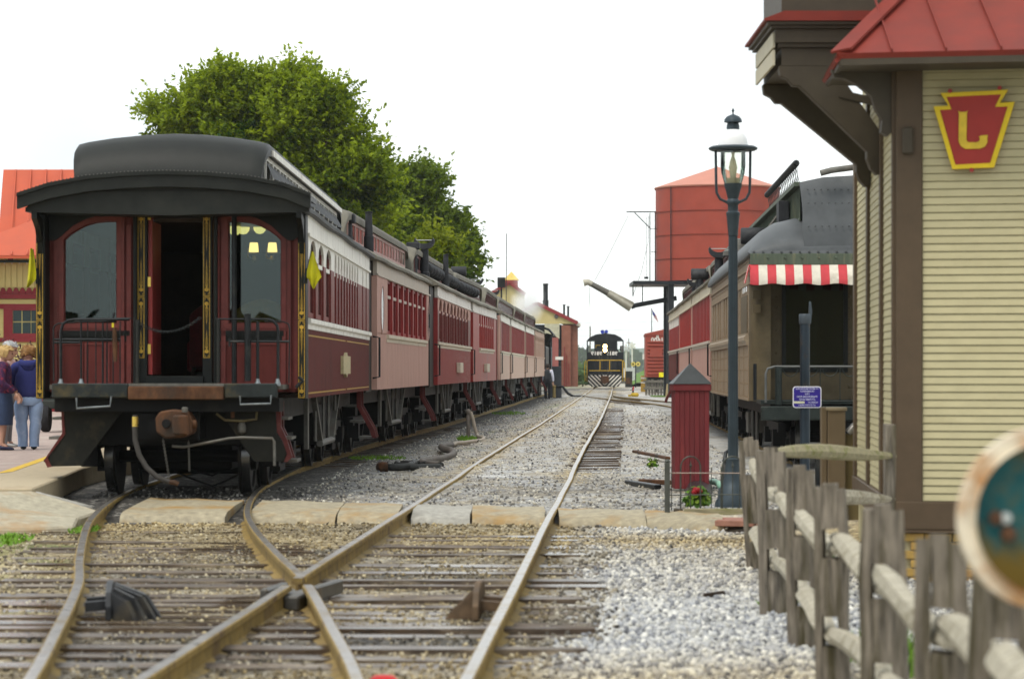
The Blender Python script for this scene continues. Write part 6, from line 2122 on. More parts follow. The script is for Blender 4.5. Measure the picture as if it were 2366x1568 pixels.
m_lb = M('loco_black', (.017, .019, .022), .45, .1, .25, 3, .05, (.03, .03, .03), .4, 1)
m_ly = M('loco_yellow', (.55, .35, .03), .5)
m_lw = M('loco_white', (.68, .66, .60), .5, 0, .1, 3, 0)
eng = thing('diesel_engine', 'black diesel engine with lit headlight and striped front coming head on', 'locomotive', ((1397 - CX) * es, YE, 0), -.037)
hd = [ee(1372, 880), ee(1372, 812), ee(1376, 806), ee(1421, 806), ee(1425, 812), ee(1425, 880)]
MB().prism(hd, 0, 6.5, 'y').obj('hood', m_lb, eng, bevel=.03)
for u in (1384, 1390, 1404, 1411):
    x = ee(u, 0)[0]
    MB().box(x - .012, x + .012, -.03, -.002, ee(0, 868)[1], ee(0, 822)[1]).obj('grille_bar', mC['greysteel'], eng)
cab = [ee(1353, 880), ee(1353, 785), ee(1360, 777), ee(1375, 770), ee(1397, 767), ee(1420, 770), ee(1434, 777), ee(1441, 785), ee(1441, 880)]
# cab front wall with two window openings
cw = MB()
cw.prism([ee(1353, 880), ee(1353, 812), ee(1372, 812), ee(1372, 880)], 6.5, 6.6, 'y')
cw.prism([ee(1425, 880), ee(1425, 812), ee(1441, 812), ee(1441, 880)], 6.5, 6.6, 'y')
cw.prism([ee(1353, 811.9), ee(1353, 785), ee(1356, 785), ee(1356, 811.9)], 6.5, 6.6, 'y'); cw.prism([ee(1438, 811.9), ee(1438, 785), ee(1441, 785), ee(1441, 811.9)], 6.5, 6.6, 'y')
cw.prism([ee(1371, 811.9), ee(1371, 786), ee(1426, 786), ee(1426, 811.9)], 6.5, 6.6, 'y')
cw.prism([ee(1353, 786), ee(1353, 785), ee(1360, 777), ee(1375, 770), ee(1397, 767), ee(1420, 770), ee(1434, 777), ee(1441, 785), ee(1441, 786)], 6.4, 9.2, 'y')
for s in (1353, 1439):
    cw.prism([ee(s, 880), ee(s, 812), ee(s + 2, 812), ee(s + 2, 880)], 6.6, 9.2, 'y')
    cw.prism([ee(s, 812), ee(s, 786), ee(s + 2, 786), ee(s + 2, 812)], 8.8, 9.2, 'y')
stuff(cw.obj('cab', m_lb, eng))
MB().prism([ee(1432, 808), ee(1432, 797), ee(1436, 797), ee(1436, 812)], 7.2, 7.5, 'y').obj('cab_fitting', m_lb, eng)
pil = [ee(1358, 866), ee(1436, 866), ee(1436, 880), ee(1428, 893), ee(1366, 893), ee(1358, 880)]
MB().prism(pil, -1.2, -1.1, 'y').obj('pilot', m_lb, eng)
for i in range(8):      # white chevron stripes, each a strip proud of the pilot
    for s in (-1, 1):
        u0 = 1397 + s * (-8 + 9.4 * i)
        a = [(u0, 866), (u0 + s * 4.4, 866), (u0 + s * 4.4 - s * 26, 892), (u0 - s * 26, 892)]
        # clip to the pilot half
        pts = []
        for (u, v) in a:
            pts.append((u, v))

        def clip(pts, fn):
            out = []
            for k in range(len(pts)):
                p, q = pts[k - 1], pts[k]
                fp, fq = fn(p), fn(q)
                if fp >= 0:
                    out.append(p)
                if fp * fq < 0:
                    t = fp / (fp - fq)
                    out.append((p[0] + (q[0] - p[0]) * t, p[1] + (q[1] - p[1]) * t))
            return out
        pts = clip(pts, lambda p: s * (p[0] - 1397) - .3)
        pts = clip(pts, lambda p: 38.0 - s * (p[0] - 1397))
        pts = clip(pts, lambda p: 38.6 - s * (p[0] - 1397) - max(0, (p[1] - 880)) * .62) if pts else pts
        if len(pts) >= 3:
            MB().prism([ee(*p) for p in pts], -1.225, -1.203, 'y').obj('stripe', m_lw, eng)
MB().prism([ee(1388, 868), ee(1406, 868), ee(1407, 882), ee(1397, 886), ee(1387, 882)], -1.8, -1.2, 'y').obj('coupler', mC['rust'], eng)
for (a) in ([(1356, 882), (1356, 836), (1358, 832), (1436, 832), (1438, 836), (1438, 880)], [(1361, 856), (1432, 856)], [(1386, 854), (1386, 834)], [(1408, 854), (1408, 834)], [(1352, 880), (1350, 860), (1351, 838), (1354, 832)], [(1443, 880), (1444, 860), (1442, 838), (1439, 832)]):
    MB().tube([(ee(*p)[0], -.9, ee(*p)[1]) for p in a], .035, 6).obj('handrail', m_ly, eng)
MB().tube([(ee(1376, 803)[0], 2, ee(1376, 803)[1]), (ee(1376, 797)[0], 2, ee(0, 797)[1]), (ee(1386, 797)[0], 2, ee(0, 797)[1])], .03, 6).obj('handrail', m_ly, eng)
hl = MB().box(ee(1391, 0)[0], ee(1404, 0)[0], -.2, 1.0, ee(0, 817)[1], ee(0, 793)[1]).obj('headlight_box', m_lb, eng, bevel=.05)
for v in (800, 809):
    MB().lathe([(.155, 0), (.15, -.05), (.0, -.07)], 16, (ee(1397.5, 0)[0], -.21, ee(0, v)[1]), 0, 'y').obj('headlight', glow('headlight_lit', (1.0, .62, .22), 14.0), hl)
MB().prism([ee(1392, 797), ee(1394, 768), ee(1401, 768), ee(1404, 797)], 1.2, 2.2, 'y').obj('exhaust_stack', m_lb, eng)
for u in (1391, 1400):
    p = ee(u, 765)
    MB().lathe([(.02, .3), (.05, 0), (.15, -.3), (.09, -.29)], 14, (p[0], 3.2, p[1]), 0, 'y').obj('horn', M('horn_blue', (.03, .06, .42), .35, .2), eng, smooth=40)
for (s_, u) in (('9819', 1378), ('9819', 1413)):
    o = text_mb(s_, .40, .02, True, 1.1, .012).obj('number', M('loco_number', (.8, .8, .78), .5), eng)
    o.location = (ee(u, 0)[0], -.04, ee(0, 816.5)[1])
MB().box(-1.35, 1.35, -1.1, 9.2, .5, 1.05).obj('frame', m_lb, eng)
for u in (1376, 1418):
    for y in (.6, 3, 6, 8):
        MB().lathe([(.2, -.07), (.45, -.07), (.45, .07), (.2, .07)], 18, (ee(u, 0)[0], y, .45), 0, 'x').obj('wheel', mC['wheel'], eng, smooth=40)
# driver leaning at the cab window
drv = thing('person', 'engine driver in white shirt and dark cap at the cab window', 'person', Vector(((1397 - CX) * es + ee(1436, 0)[0] - .05, YE + 7.4, ee(0, 822)[1])), -.037)
DRV = drv

# ------------------------------------------------------------------ box car at the right
YX = 175.0; xs_ = YX / F
bxl = (1491 - CX) * xs_
car = thing('box_car', 'red ribbed steel box car end on behind the right hand train', 'box car', (bxl + 1.45, YX, 0), -.04)
m_bc = M('boxcar_red', (.29, .062, .042), .6, 0, .12, 2, .06, (.27, .07, .055), .4, .8)
zz = lambda v: CAMZ + (VH - v) * xs_
MB().prism([(-1.45, zz(871)), (1.45, zz(871)), (1.45, zz(770)), (0, zz(758)), (-1.45, zz(770))], 0, 12, 'y').obj('body', m_bc, car, bevel=.02)
for i in range(10):
    v = 790 + 8.2 * i
    MB().prism([(0, zz(v + 2.6)), (-.07, zz(v + .6)), (-.09, zz(v - .6)), (-.02, zz(v - 2.6)), (0, zz(v - 2.6))], -1.32, 1.32, 'x').obj('end_rib', m_bc, car)
MB().box(-1.18, -.42, -.10, -.005, zz(824), zz(804)).obj('placard_board', m_bc, car)
MB().box(-1.5, 1.5, -.06, 12, zz(774), zz(770)).obj('roof_edge', m_bc, car)
for s_, dx, v, sz in (('R', -.72, 779, .36), ('1600', -.72, 785.5, .40)):
    o = text_mb(s_, sz, .01, True, 1.0, .01).obj('lettering', m_lw, car); o.location = (dx, -.012, zz(v))
MB().box(-1.3, 1.3, .1, 11.9, .6, zz(871)).obj('underframe', mC['under'], car)
for y in (1.6, 10):
    for s in (-1, 1):
        for d in (-.85, .85):
            MB().lathe([(.15, -.06), (.42, -.06), (.42, .06), (.15, .06)], 16, (s * .75, y + d, .42), 0, 'x').obj('wheel', mC['wheel'], car, smooth=40)
tag(MB().box(P(1522, 0, 173).x, P(1533, 0, 173).x, 173, 173.04, P(0, 871, 173).z, P(0, 860, 173).z).obj('yellow_notice', M('notice_yellow', (.75, .66, .01), .5)), 'small bright yellow notice below the red box car', 'sign')

# ------------------------------------------------------------------ water tower
YT = 150.0; ts = YT / F
twx = (1657 - CX) * ts
m_tank = M('tank_red', (.32, .060, .038), .55, 0, .09, 1.5, .05, (.27, .06, .045), .45, .35)
tz = lambda v: CAMZ + (VH - v) * ts
wt = thing('water_tower', 'big red cylindrical water tank with shallow cone roof on black frame', 'water tower', (twx, YT, 0))
Rr = 143 * ts
MB().lathe([(Rr, tz(651)), (Rr, tz(436))], 64, (0, 0, 0)).obj('tank', m_tank, wt, smooth=40)
for v in (492, 546, 600):
    MB().lathe([(Rr, tz(v + .8)), (Rr + .05, tz(v + .8)), (Rr + .05, tz(v - .8)), (Rr, tz(v - .8))], 64, (0, 0, 0), cap=False).obj('hoop', m_tank, wt, smooth=30)
MB().lathe([(Rr + .06, tz(438)), (Rr + .08, tz(435)), (.05, tz(386)), (0, tz(385))], 40, (0, 0, 0)).obj('cone_roof', M('tank_roof', (.50, .21, .15), .6, 0, .06, 1.5, .04), wt, smooth=25)
MB().box(-Rr - 1.3, Rr + .3, -2.5, 2.5, tz(660), tz(652)).obj('platform', m_lb, wt)
ld = MB()
ox = (1544 - 1657) * ts
MB().bar((ox, -Rr - .1 + 1.2, tz(651)), (ox, -Rr - .1 + 1.2, tz(438)), .05, .05).obj('ladder_pipe', m_lb, wt)
for k, (u) in enumerate((1500, 1512)):
    x = (u - 1657) * ts
    MB().bar((x, -.5, tz(652)), (x, -.5, tz(494)), .05, .05).obj('mast', m_lb, wt)
MB().bar(((1446 - 1657) * ts, -.5, tz(491)), ((1516 - 1657) * ts, -.5, tz(491)), .06, .06).bar(((1465 - 1657) * ts, -.5, tz(493)), ((1502 - 1657) * ts, -.5, tz(530)), .05, .05).obj('bracket_arm', m_lb, wt)
for v in (530, 583):
    MB().bar(((1502 - 1657) * ts, -.5, tz(v)), ((1516 - 1657) * ts, -.5, tz(v)), .03, .03).obj('stay', m_lb, wt)
MB().bar(((1459 - 1657) * ts, -1, tz(655)), ((1540 - 1657) * ts, -1, tz(655)), .14, .14).bar(((1460 - 1657) * ts, -1, tz(655)), ((1460 - 1657) * ts, -1, tz(685)), .06, .06).bar(((1482 - 1657) * ts, -1, tz(655)), ((1482 - 1657) * ts, -1, tz(704)), .05, .05).obj('spout_frame', m_lb, wt)
MB().bar(((1543 - 1657) * ts, -1, -.1), ((1543 - 1657) * ts, -1, tz(668)), .24, .24).obj('standpipe', m_lb, wt)
for (x, y) in ((-2.6, -2.2), (-2.6, 2.2), (2.6, -2.2), (2.6, 2.2), (0, -2.2), (0, 2.2)):
    MB().bar((x, y, -.1), (x, y, tz(660)), .3, .3).obj('leg', m_lb, wt)
MB().tube([((1560 - 1657) * ts, -1, tz(690)), ((1543 - 1657) * ts, -1, tz(692)), ((1467 - 1657) * ts, -1, tz(706)), ((1456 - 1657) * ts, -1, tz(710))], .13, 10).obj('spout_pipe', m_lb, wt, smooth=50)
mz = M('spout_zinc', (.42, .39, .31), .35, .5, .15, 3, .05)
so = MB().tube([((1457 - 1657) * ts, -1, tz(710)), ((1403 - 1657) * ts, -1, tz(678))], [.28, .20], 14).obj('spout_sleeve', mz, wt, smooth=50)
MB().tube([((1403 - 1657) * ts, -1, tz(678)), ((1366 - 1657) * ts, -1, tz(658))], [.17, .14], 12).obj('spout_tube', M('spout_dark', (.14, .13, .11), .4, .4), wt, smooth=50)
MB().tube([((1366 - 1657) * ts, -1, tz(658)), ((1357 - 1657) * ts, -1, tz(653)), ((1347 - 1657) * ts, -1, tz(655))], [.16, .16, .19], 12).obj('spout_mouth', mz, wt, smooth=50)
cbm = MB()
cbm.tube([((1372 - 1657) * ts, -1, tz(650)), ((1404 - 1657) * ts, -1, tz(592)), ((1450 - 1657) * ts, -.5, tz(500))], .012, 5)
cbm.tube([((1361 - 1657) * ts, -1, tz(665)), ((1361 - 1657) * ts, -1, tz(703))], .012, 5)
cbm.tube([((1497 - 1657) * ts, -.5, tz(500)), ((1496 - 1657) * ts, -.5, tz(560)), ((1480 - 1657) * ts, -.6, tz(630)), ((1460 - 1657) * ts, -1, tz(684))], .012, 5)
cbm.tube([((1492 - 1657) * ts, -.5, tz(500)), ((1492 - 1657) * ts, -.5, tz(640))], .01, 5)
stuff(cbm.obj('cable', m_lb, wt))
MB().tube([((1361 + 3 * math.cos(a) - 1657) * ts, -1, tz(706 + 3 * math.sin(a))) for a in np.linspace(0, 6.28, 10)[:-1]], .015, 5, closed=True).obj('pull_ring', m_lw, wt)
MB().box((1487 - 1657) * ts, (1496 - 1657) * ts, -.7, -.4, tz(645), tz(640)).obj('counterweight', m_lb, wt)
MB().prism([((1535 - 1657) * ts, -.1), ((1561 - 1657) * ts, -.1), ((1558 - 1657) * ts, tz(886)), ((1538 - 1657) * ts, tz(886))], -1.4, -.6, 'y').obj('footing', M('yellow_concrete', (.42, .33, .17), .8), wt)

# ------------------------------------------------------------------ engine house on the left of the diesel
YH = 205.0; hs = YH / F
hz = lambda v: CAMZ + (VH - v) * hs
hx = lambda u: (u - CX) * hs
m_yw = M('yellow_boards', (.56, .47, .22), .6, 0, .06, 2, .03)
m_br = M('red_brick_wall', (.26, .105, .07), .8, 0, .15, 4, .2, (.20, .09, .06), .4, 1.0)
m_rt = M('dark_red_trim', (.24, .035, .035), .55, 0, .1, 3, .03)
eh = thing('engine_house', 'yellow gabled brick engine house with red roof edges beyond the left train', 'building', (0, YH, 0))
MB().box(hx(1297), hx(1318), 0, 1, hz(893), hz(751)).obj('brick_pier', m_br, eh)
MB().box(hx(1318) + .002, hx(1335), .3, 14, hz(893), hz(749)).obj('brick_wall', M('red_brick_side', (.22, .095, .065), .8, 0, .15, 4, .2), eh)
for k in range(3):
    MB().box(hx(1303 + 5 * k), hx(1304.5 + 5 * k), -.06, -.005, hz(892), hz(800 + 20 * k)).obj('downpipe', m_rt, eh)
gb = [(hx(1180), hz(748)), (hx(1330), hz(748)), (hx(1332), hz(746)), (hx(1243), hz(703)), (hx(1180), hz(735))]
MB().prism(gb, -.02, .2, 'y').obj('gable_wall', m_yw, eh)
u = 1186
while u < 1328:
    t_ = hz(705 + (u - 1243) * .483) if u > 1243 else hz(704 + (1243 - u) * .5)
    MB().box(hx(u) - .02, hx(u) + .02, -.05, -.021, hz(747.5), t_ - .05).obj('batten', m_yw, eh)
    u += 6.5
MB().bar((hx(1240), -.1, hz(700.5)), (hx(1334), -.1, hz(746)), .25, .22, (0, -1, 0)).bar((hx(1240), -.1, hz(700.5)), (hx(1180), -.1, hz(732)), .25, .22, (0, -1, 0)).obj('barge_board', m_rt, eh)
MB().prism([(hx(1240), hz(699)), (hx(1340), hz(748)), (hx(1340), hz(754)), (hx(1318), hz(749)), (hx(1240), hz(704)), (hx(1180), hz(735)), (hx(1180), hz(730))], .2, 14, 'y').obj('roof', M('house_roof', (.20, .18, .17), .7), eh)
MB().prism([(hx(1331), hz(742)), (hx(1341), hz(748)), (hx(1341), hz(754)), (hx(1331), hz(752))], -.12, 12, 'y').obj('eave_box', M('eave_white', (.55, .50, .42), .6), eh)
MB().box(hx(1180), hx(1297), .2, 14, hz(893), hz(749) - .02).obj('dark_interior', m_lb, eh)
dr = MB()
MB().box(hx(1274), hx(1289), -1.2, -1.05, hz(846), hz(780)).obj('door_leaf', M('door_faded_red', (.30, .10, .085), .6, 0, .1, 3, .05), eh)
MB().prism([(hx(1258), hz(748)), (hx(1292), hz(748)), (hx(1292), hz(783)), (hx(1280), hz(774)), (hx(1266), hz(770)), (hx(1258), hz(769))], -.15, -.05, 'y').obj('arch_board', M('pale_board', (.48, .46, .33), .6), eh)
MB().lathe([(.16, -.02), (.16, -.1), (.0, -.12)], 12, (hx(1285), -.02, hz(731)), 0, 'y').obj('gable_lamp', mC['greysteel'], eh)
for u, v0, v1, w_ in ((1304, 732, 702, .075), (1313.5, 737, 706, .075)):
    MB().lathe([(w_, hz(v0)), (w_, hz(v1 + 1)), (w_ * 1.8, hz(v1 + 1)), (w_ * 1.8, hz(v1)), (.02, hz(v1 - .5))], 10, (hx(u), 2, 0)).obj('vent_pipe', m_lb, eh, smooth=40)
MB().lathe([(.22, hz(712)), (.22, hz(690)), (.18, hz(689)), (.18, hz(655)), (.21, hz(654)), (.21, hz(650))], 14, (hx(1262), 5, 0)).obj('chimney', m_lb, eh, smooth=40)
tag(MB().box(hx(1281.5), hx(1299.5), YH - 2.2, YH - 2.1, hz(831) , hz(824)).obj('white_board', m_lw), 'small white name board in front of the engine house door', 'sign')
bh = thing('yellow_house', 'yellow boarded building with red cupola and yellow pyramid spire above the left train', 'building', (0, YH + 14, 0))
h2 = (YH + 14) / F
gz2, gx2 = (lambda v: CAMZ + (VH - v) * h2), (lambda u: (u - CX) * h2)
MB().prism([(gx2(1130), gz2(800)), (gx2(1212), gz2(800)), (gx2(1212), gz2(682)), (gx2(1178), gz2(655)), (gx2(1130), gz2(682))], 0, 8, 'y').obj('wall', m_yw, bh)
MB().bar((gx2(1177), -.1, gz2(653)), (gx2(1213), -.1, gz2(680)), .25, .3, (0, -1, 0)).bar((gx2(1177), -.1, gz2(653)), (gx2(1128), -.1, gz2(681)), .25, .3, (0, -1, 0)).obj('barge_board', m_rt, bh)
MB().box(gx2(1166), gx2(1196), 2, 3.6, gz2(676), gz2(645)).obj('cupola', M('cupola_red', (.42, .10, .09), .6, 0, .1, 3, .03), bh)
for v in (652, 658, 664):
    MB().box(gx2(1166) - .03, gx2(1196) + .03, 1.95, 3.65, gz2(v), gz2(v) + .05).obj('louvre', m_rt, bh)
cx2, s2 = gx2(1181), gx2(1196) - gx2(1181) + .1
MB().add([(cx2 - s2, 1.9, gz2(645)), (cx2 + s2, 1.9, gz2(645)), (cx2 + s2, 3.7, gz2(645)), (cx2 - s2, 3.7, gz2(645)), (cx2, 2.8, gz2(624))], [(0, 1, 4), (1, 2, 4), (2, 3, 4), (3, 0, 4), (0, 3, 2, 1)]).obj('spire', M('spire_yellow', (.62, .45, .12), .6), bh)
MB().tube([(gx2(1169), -.3, gz2(740)), (gx2(1170), -.3, gz2(540))], .035, 6).obj('aerial', m_lb, bh)
lv = thing('louvred_box', 'black louvred box on a pole above the coach roofs', 'vent', (P(1158, 0, 150).x, 150, 0))
zv = lambda v: CAMZ + (VH - v) * 150 / F
MB().box(-.21, .21, -.2, .2, zv(664), zv(641)).obj('casing', m_lb, lv)
for k in range(4):
    MB().box(-.19, .19, -.24, -.2, zv(662 - 5.2 * k), zv(662 - 5.2 * k) + .06).obj('louvre', mC['vest'], lv)
MB().tube([(0, 0, 0), (0, 0, zv(664))], .05, 6).obj('pole', m_lb, lv)

# ------------------------------------------------------------------ steam engine at the head of the left train
YK = 143.0
dK = math.atan2(.0395, 1)
xk = 1.6 - 1.5 + .12
stm = thing('steam_engine', 'black steam engine cab and boiler ahead of the left train', 'locomotive', (xk + .1, YK, 0), -dK)
MB().box(-1.4, 1.4, 0, 6.0, 1.0, 2.6).obj('tender', m_lb, stm, bevel=.04)
MB().box(-1.35, 1.35, 0, 14, .75, 1.0).obj('frame', m_lb, stm)
cbp = [(-1.5, 1.1), (-1.5, 3.3), (-1.35, 3.55), (-.8, 3.75), (0, 3.85), (.8, 3.75), (1.35, 3.55), (1.5, 3.3), (1.5, 1.1)]
MB().prism([(-1.65, 3.28), (-1.4, 3.58), (-.8, 3.78), (0, 3.88), (.8, 3.78), (1.4, 3.58), (1.65, 3.28), (1.6, 3.2), (1.35, 3.48), (.8, 3.68), (0, 3.78), (-.8, 3.68), (-1.35, 3.48), (-1.6, 3.2)], 6.0, 9.3, 'y').obj('cab_roof', m_lb, stm)
for s in (-1, 1):
    a, b = sorted((s * 1.42, s * 1.5))
    q = MB().box(a, b, 6.6, 9, 1.1, 2.1).box(a, b, 6.6, 6.9, 2.1, 3.25).box(a, b, 8.6, 9, 2.1, 3.25)
    q.obj('cab_side', m_lb, stm)
    MB().tube([(s * 1.52, 6.5, 1.2), (s * 1.52, 6.5, 2.6)], .03, 6).obj('handrail', mC['steelworn'], stm)
MB().box(-1.4, 1.4, 8.95, 9, 1.1, 3.3).obj('backhead', mC['vest'], stm)
MB().lathe([(.3, 0), (.85, .02), (.85, 6.5), (.75, 6.6)], 24, (0, 9.0, 2.35), 0, 'y').obj('boiler', m_lb, stm, smooth=40)
MB().lathe([(.28, 2.9), (.2, 3.3), (.24, 4.25), (.32, 4.4)], 16, (0, 14.6, 0)).obj('smokestack', m_lb, stm, smooth=40)
MB().lathe([(.4, 3.0), (.4, 3.5), (.2, 3.75), (0, 3.8)], 16, (0, 11.6, 0)).obj('steam_dome', m_lb, stm, smooth=40)
for y in (1.2, 2.7, 4.6, 8, 10, 12):
    for s in (-1, 1):
        MB().lathe([(.2, -.06), (.45, -.06), (.45, .06), (.2, .06)], 18, (s * .76, y, .45), 0, 'x').obj('wheel', mC['wheel'], stm, smooth=40)
tag(MB().box(P(1268, 0, 150).x, P(1297, 0, 150).x, 150, 152, -.1, P(0, 846, 150).z).obj('grey_bin', M('bin_grey', (.055, .06, .066), .5, 0, .15, 3, .03), bevel=.03), 'dark grey metal bin beside the conductor', 'bin')
# steam
smk = bpy.data.materials.new('steam'); smk.use_nodes = True
t = smk.node_tree; t.nodes.clear()
so_ = t.nodes.new('ShaderNodeOutputMaterial'); pv = t.nodes.new('ShaderNodeVolumePrincipled')
pv.inputs['Color'].default_value = (1, 1, 1, 1); pv.inputs['Anisotropy'].default_value = .1
tcn = t.nodes.new('ShaderNodeTexCoord'); nn = t.nodes.new('ShaderNodeTexNoise'); nn.inputs['Scale'].default_value = .55; nn.inputs['Detail'].default_value = 4
t.links.new(tcn.outputs['Object'], nn.inputs['Vector'])
sx = t.nodes.new('ShaderNodeVectorMath'); sx.operation = 'MULTIPLY'; sx.inputs[1].default_value = (1 / 1.15, 1 / 1.3, 1 / 2.0)
t.links.new(tcn.outputs['Object'], sx.inputs[0])
ln = t.nodes.new('ShaderNodeVectorMath'); ln.operation = 'LENGTH'; t.links.new(sx.outputs[0], ln.inputs[0])
m1 = t.nodes.new('ShaderNodeMapRange'); m1.inputs[1].default_value = 1.0; m1.inputs[2].default_value = .2; m1.inputs[3].default_value = 0; m1.inputs[4].default_value = 1
t.links.new(ln.outputs['Value'], m1.inputs[0])
m2 = t.nodes.new('ShaderNodeMapRange'); m2.inputs[1].default_value = .42; m2.inputs[2].default_value = .62
t.links.new(nn.outputs[0], m2.inputs[0])
mu = t.nodes.new('ShaderNodeMath'); mu.operation = 'MULTIPLY'; t.links.new(m1.outputs[0], mu.inputs[0]); t.links.new(m2.outputs[0], mu.inputs[1])
mu2 = t.nodes.new('ShaderNodeMath'); mu2.operation = 'MULTIPLY'; mu2.inputs[1].default_value = 2.4; t.links.new(mu.outputs[0], mu2.inputs[0])
t.links.new(mu2.outputs[0], pv.inputs['Density']); t.links.new(pv.outputs[0], so_.inputs['Volume'])
sb = MB().lathe([(.3, -2.0), (1.0, -1.7), (1.5, -.6), (1.5, .8), (1.1, 1.7), (.3, 2.05)], 20).obj('steam', smk, smooth=60)
sb.location = P(1219, 690, 170); stuff(sb); tag(sb, 'white steam cloud rising in front of the yellow gables', 'steam')

# ------------------------------------------------------------------ flag, switch stand, signals, fences and far things
fl = thing('flagpole', 'thin flagpole with striped flag above the red box car', 'flagpole', (P(1505, 0, 250).x, 250, 0))
fz = lambda v: CAMZ + (VH - v) * 250 / F
MB().tube([(0, 0, 0), (0, 0, fz(712))], .05, 6).obj('pole', mC['steelworn'], fl)
fm = [M('flag_red', (.45, .05, .06), .8), M('flag_white', (.75, .74, .74), .8), M('flag_blue', (.05, .06, .22), .8)]
for k in range(7):
    x0_, x1_ = .06 + .0, .0
    a = [(.05 + .055 * k, 0, fz(716 + k * 1.9)), (.05 + .055 * (k + 1), .02, fz(716 + (k + 1) * 1.9)), (.05 + .055 * (k + 1) + .16, .03, fz(740 + (k - 3) * 1.6)), (.05 + .055 * k + .16, 0, fz(740 + (k - 4) * 1.6))]
    MB().add(a + [(p[0], p[1] + .02, p[2]) for p in a], [(0, 1, 2, 3), (7, 6, 5, 4), (0, 4, 5, 1), (1, 5, 6, 2), (2, 6, 7, 3), (3, 7, 4, 0)]).obj('flag_stripe', fm[k % 2], fl)
MB().add([(.05, -.02, fz(716)), (.28, -.02, fz(724)), (.32, -.02, fz(732)), (.09, -.02, fz(727)), (.05, .05, fz(716)), (.28, .05, fz(724)), (.32, .05, fz(732)), (.09, .05, fz(727))], [(0, 1, 2, 3), (7, 6, 5, 4), (0, 4, 5, 1), (1, 5, 6, 2), (2, 6, 7, 3), (3, 7, 4, 0)]).obj('flag_canton', fm[2], fl)
q = G(1466, 916, 0)
sw = thing('switch_stand', 'yellow switch stand with red and green white target between the tracks', 'switch stand', q)
k_ = q.y / F
MB().box(-9 * k_, 9 * k_, -.3, .3, 0, 9 * k_).obj('housing', M('stand_yellow', (.45, .30, .03), .6, 0, .3, 4, .1), sw, bevel=.06)
MB().box(-15 * k_, -9 * k_, -.2, .2, 0, 5 * k_).obj('arm', M('stand_yellow', (0, 0, 0)), sw)
MB().tube([(-4 * k_, 0, 8 * k_), (-4 * k_, 0, 22 * k_)], .05, 6).obj('mast', m_lb, sw)
MB().prism([(-6 * k_, 14 * k_), (-3 * k_, 14 * k_), (-1 * k_, 22 * k_), (-4 * k_, 24 * k_)], -.05, .0, 'y').obj('red_target', fm[0], sw)
MB().prism([(-12 * k_, 13 * k_), (-4 * k_, 16 * k_), (-4 * k_, 20 * k_), (-12 * k_, 17 * k_)], -.02, .03, 'y').obj('white_target', fm[1], sw)
MB().prism([(-11 * k_, 14 * k_), (-6 * k_, 16 * k_), (-6 * k_, 18 * k_), (-11 * k_, 16 * k_)], -.06, -.03, 'y').obj('green_target', M('target_green', (.02, .12, .07), .5), sw)
ys_ = 235.0
for i, u in enumerate((1462, 1474)):
    pass
tg = thing('signal_pair', 'pair of round yellow signal discs on a thin post right of the diesel', 'signal', (P(1468, 0, 230).x, 230, -.1))
z0 = P(0, 838, 230).z
MB().tube([(0, 0, 0), (0, 0, z0 + .2)], .05, 6).obj('post', m_lb, tg)
for s in (-1, 1):
    MB().lathe([(.19, 0), (.19, .03), (0, .03)], 16, (s * .2, -.05, z0), 0, 'y').obj('disc', M('disc_yellow', (.75, .62, .16), .5), tg)
    MB().lathe([(.07, 0), (.07, -.02), (0, -.02)], 10, (s * .2, -.052, z0), 0, 'y').obj('lens', mC['rust'], tg)
tag(MB().box(P(1484, 0, 240).x, P(1496, 0, 240).x, 240, 240.05, P(0, 830, 240).z, P(0, 818, 240).z).obj('white_sign', m_lw), 'white sign left of the red box car', 'sign')
wf = thing('timber_fence', 'grey timber fence with two rails below the red box car', 'fence', (P(1490, 0, 160).x, 160, 0))
for k in range(9):
    MB().box(.17 * k, .17 * k + .13, -.04, .04, -.05, .80 + .03 * (k % 3)).obj('paling', M('grey_paling', (.17, .155, .13), .85, 0, .2, 4, .1), wf)
for z in (.28, .68):
    MB().box(-.1, 1.6, -.12, -.045, z, z + .12).obj('rail', M('grey_paling', (0, 0, 0)), wf)
of = thing('ochre_post', 'ochre timber post with pale bands left of the grey fence', 'post', (P(1486, 0, 185).x, 185, -.05))
MB().box(-.17, .17, -.15, .15, 0, 1.05).obj('post', M('ochre', (.40, .25, .05), .7), of)
for z in (.55, .85):
    MB().box(-.18, .18, -.16, -.151, z, z + .1).obj('band', m_lw, of)
gsb = MB().box(P(1505, 0, 152).x, P(1535, 0, 152).x, 150, 154, -.1, .0).obj('grass_patch', M('lawn', (.12, .22, .03), .9, 0, .2, 6, .2)); stuff(gsb)
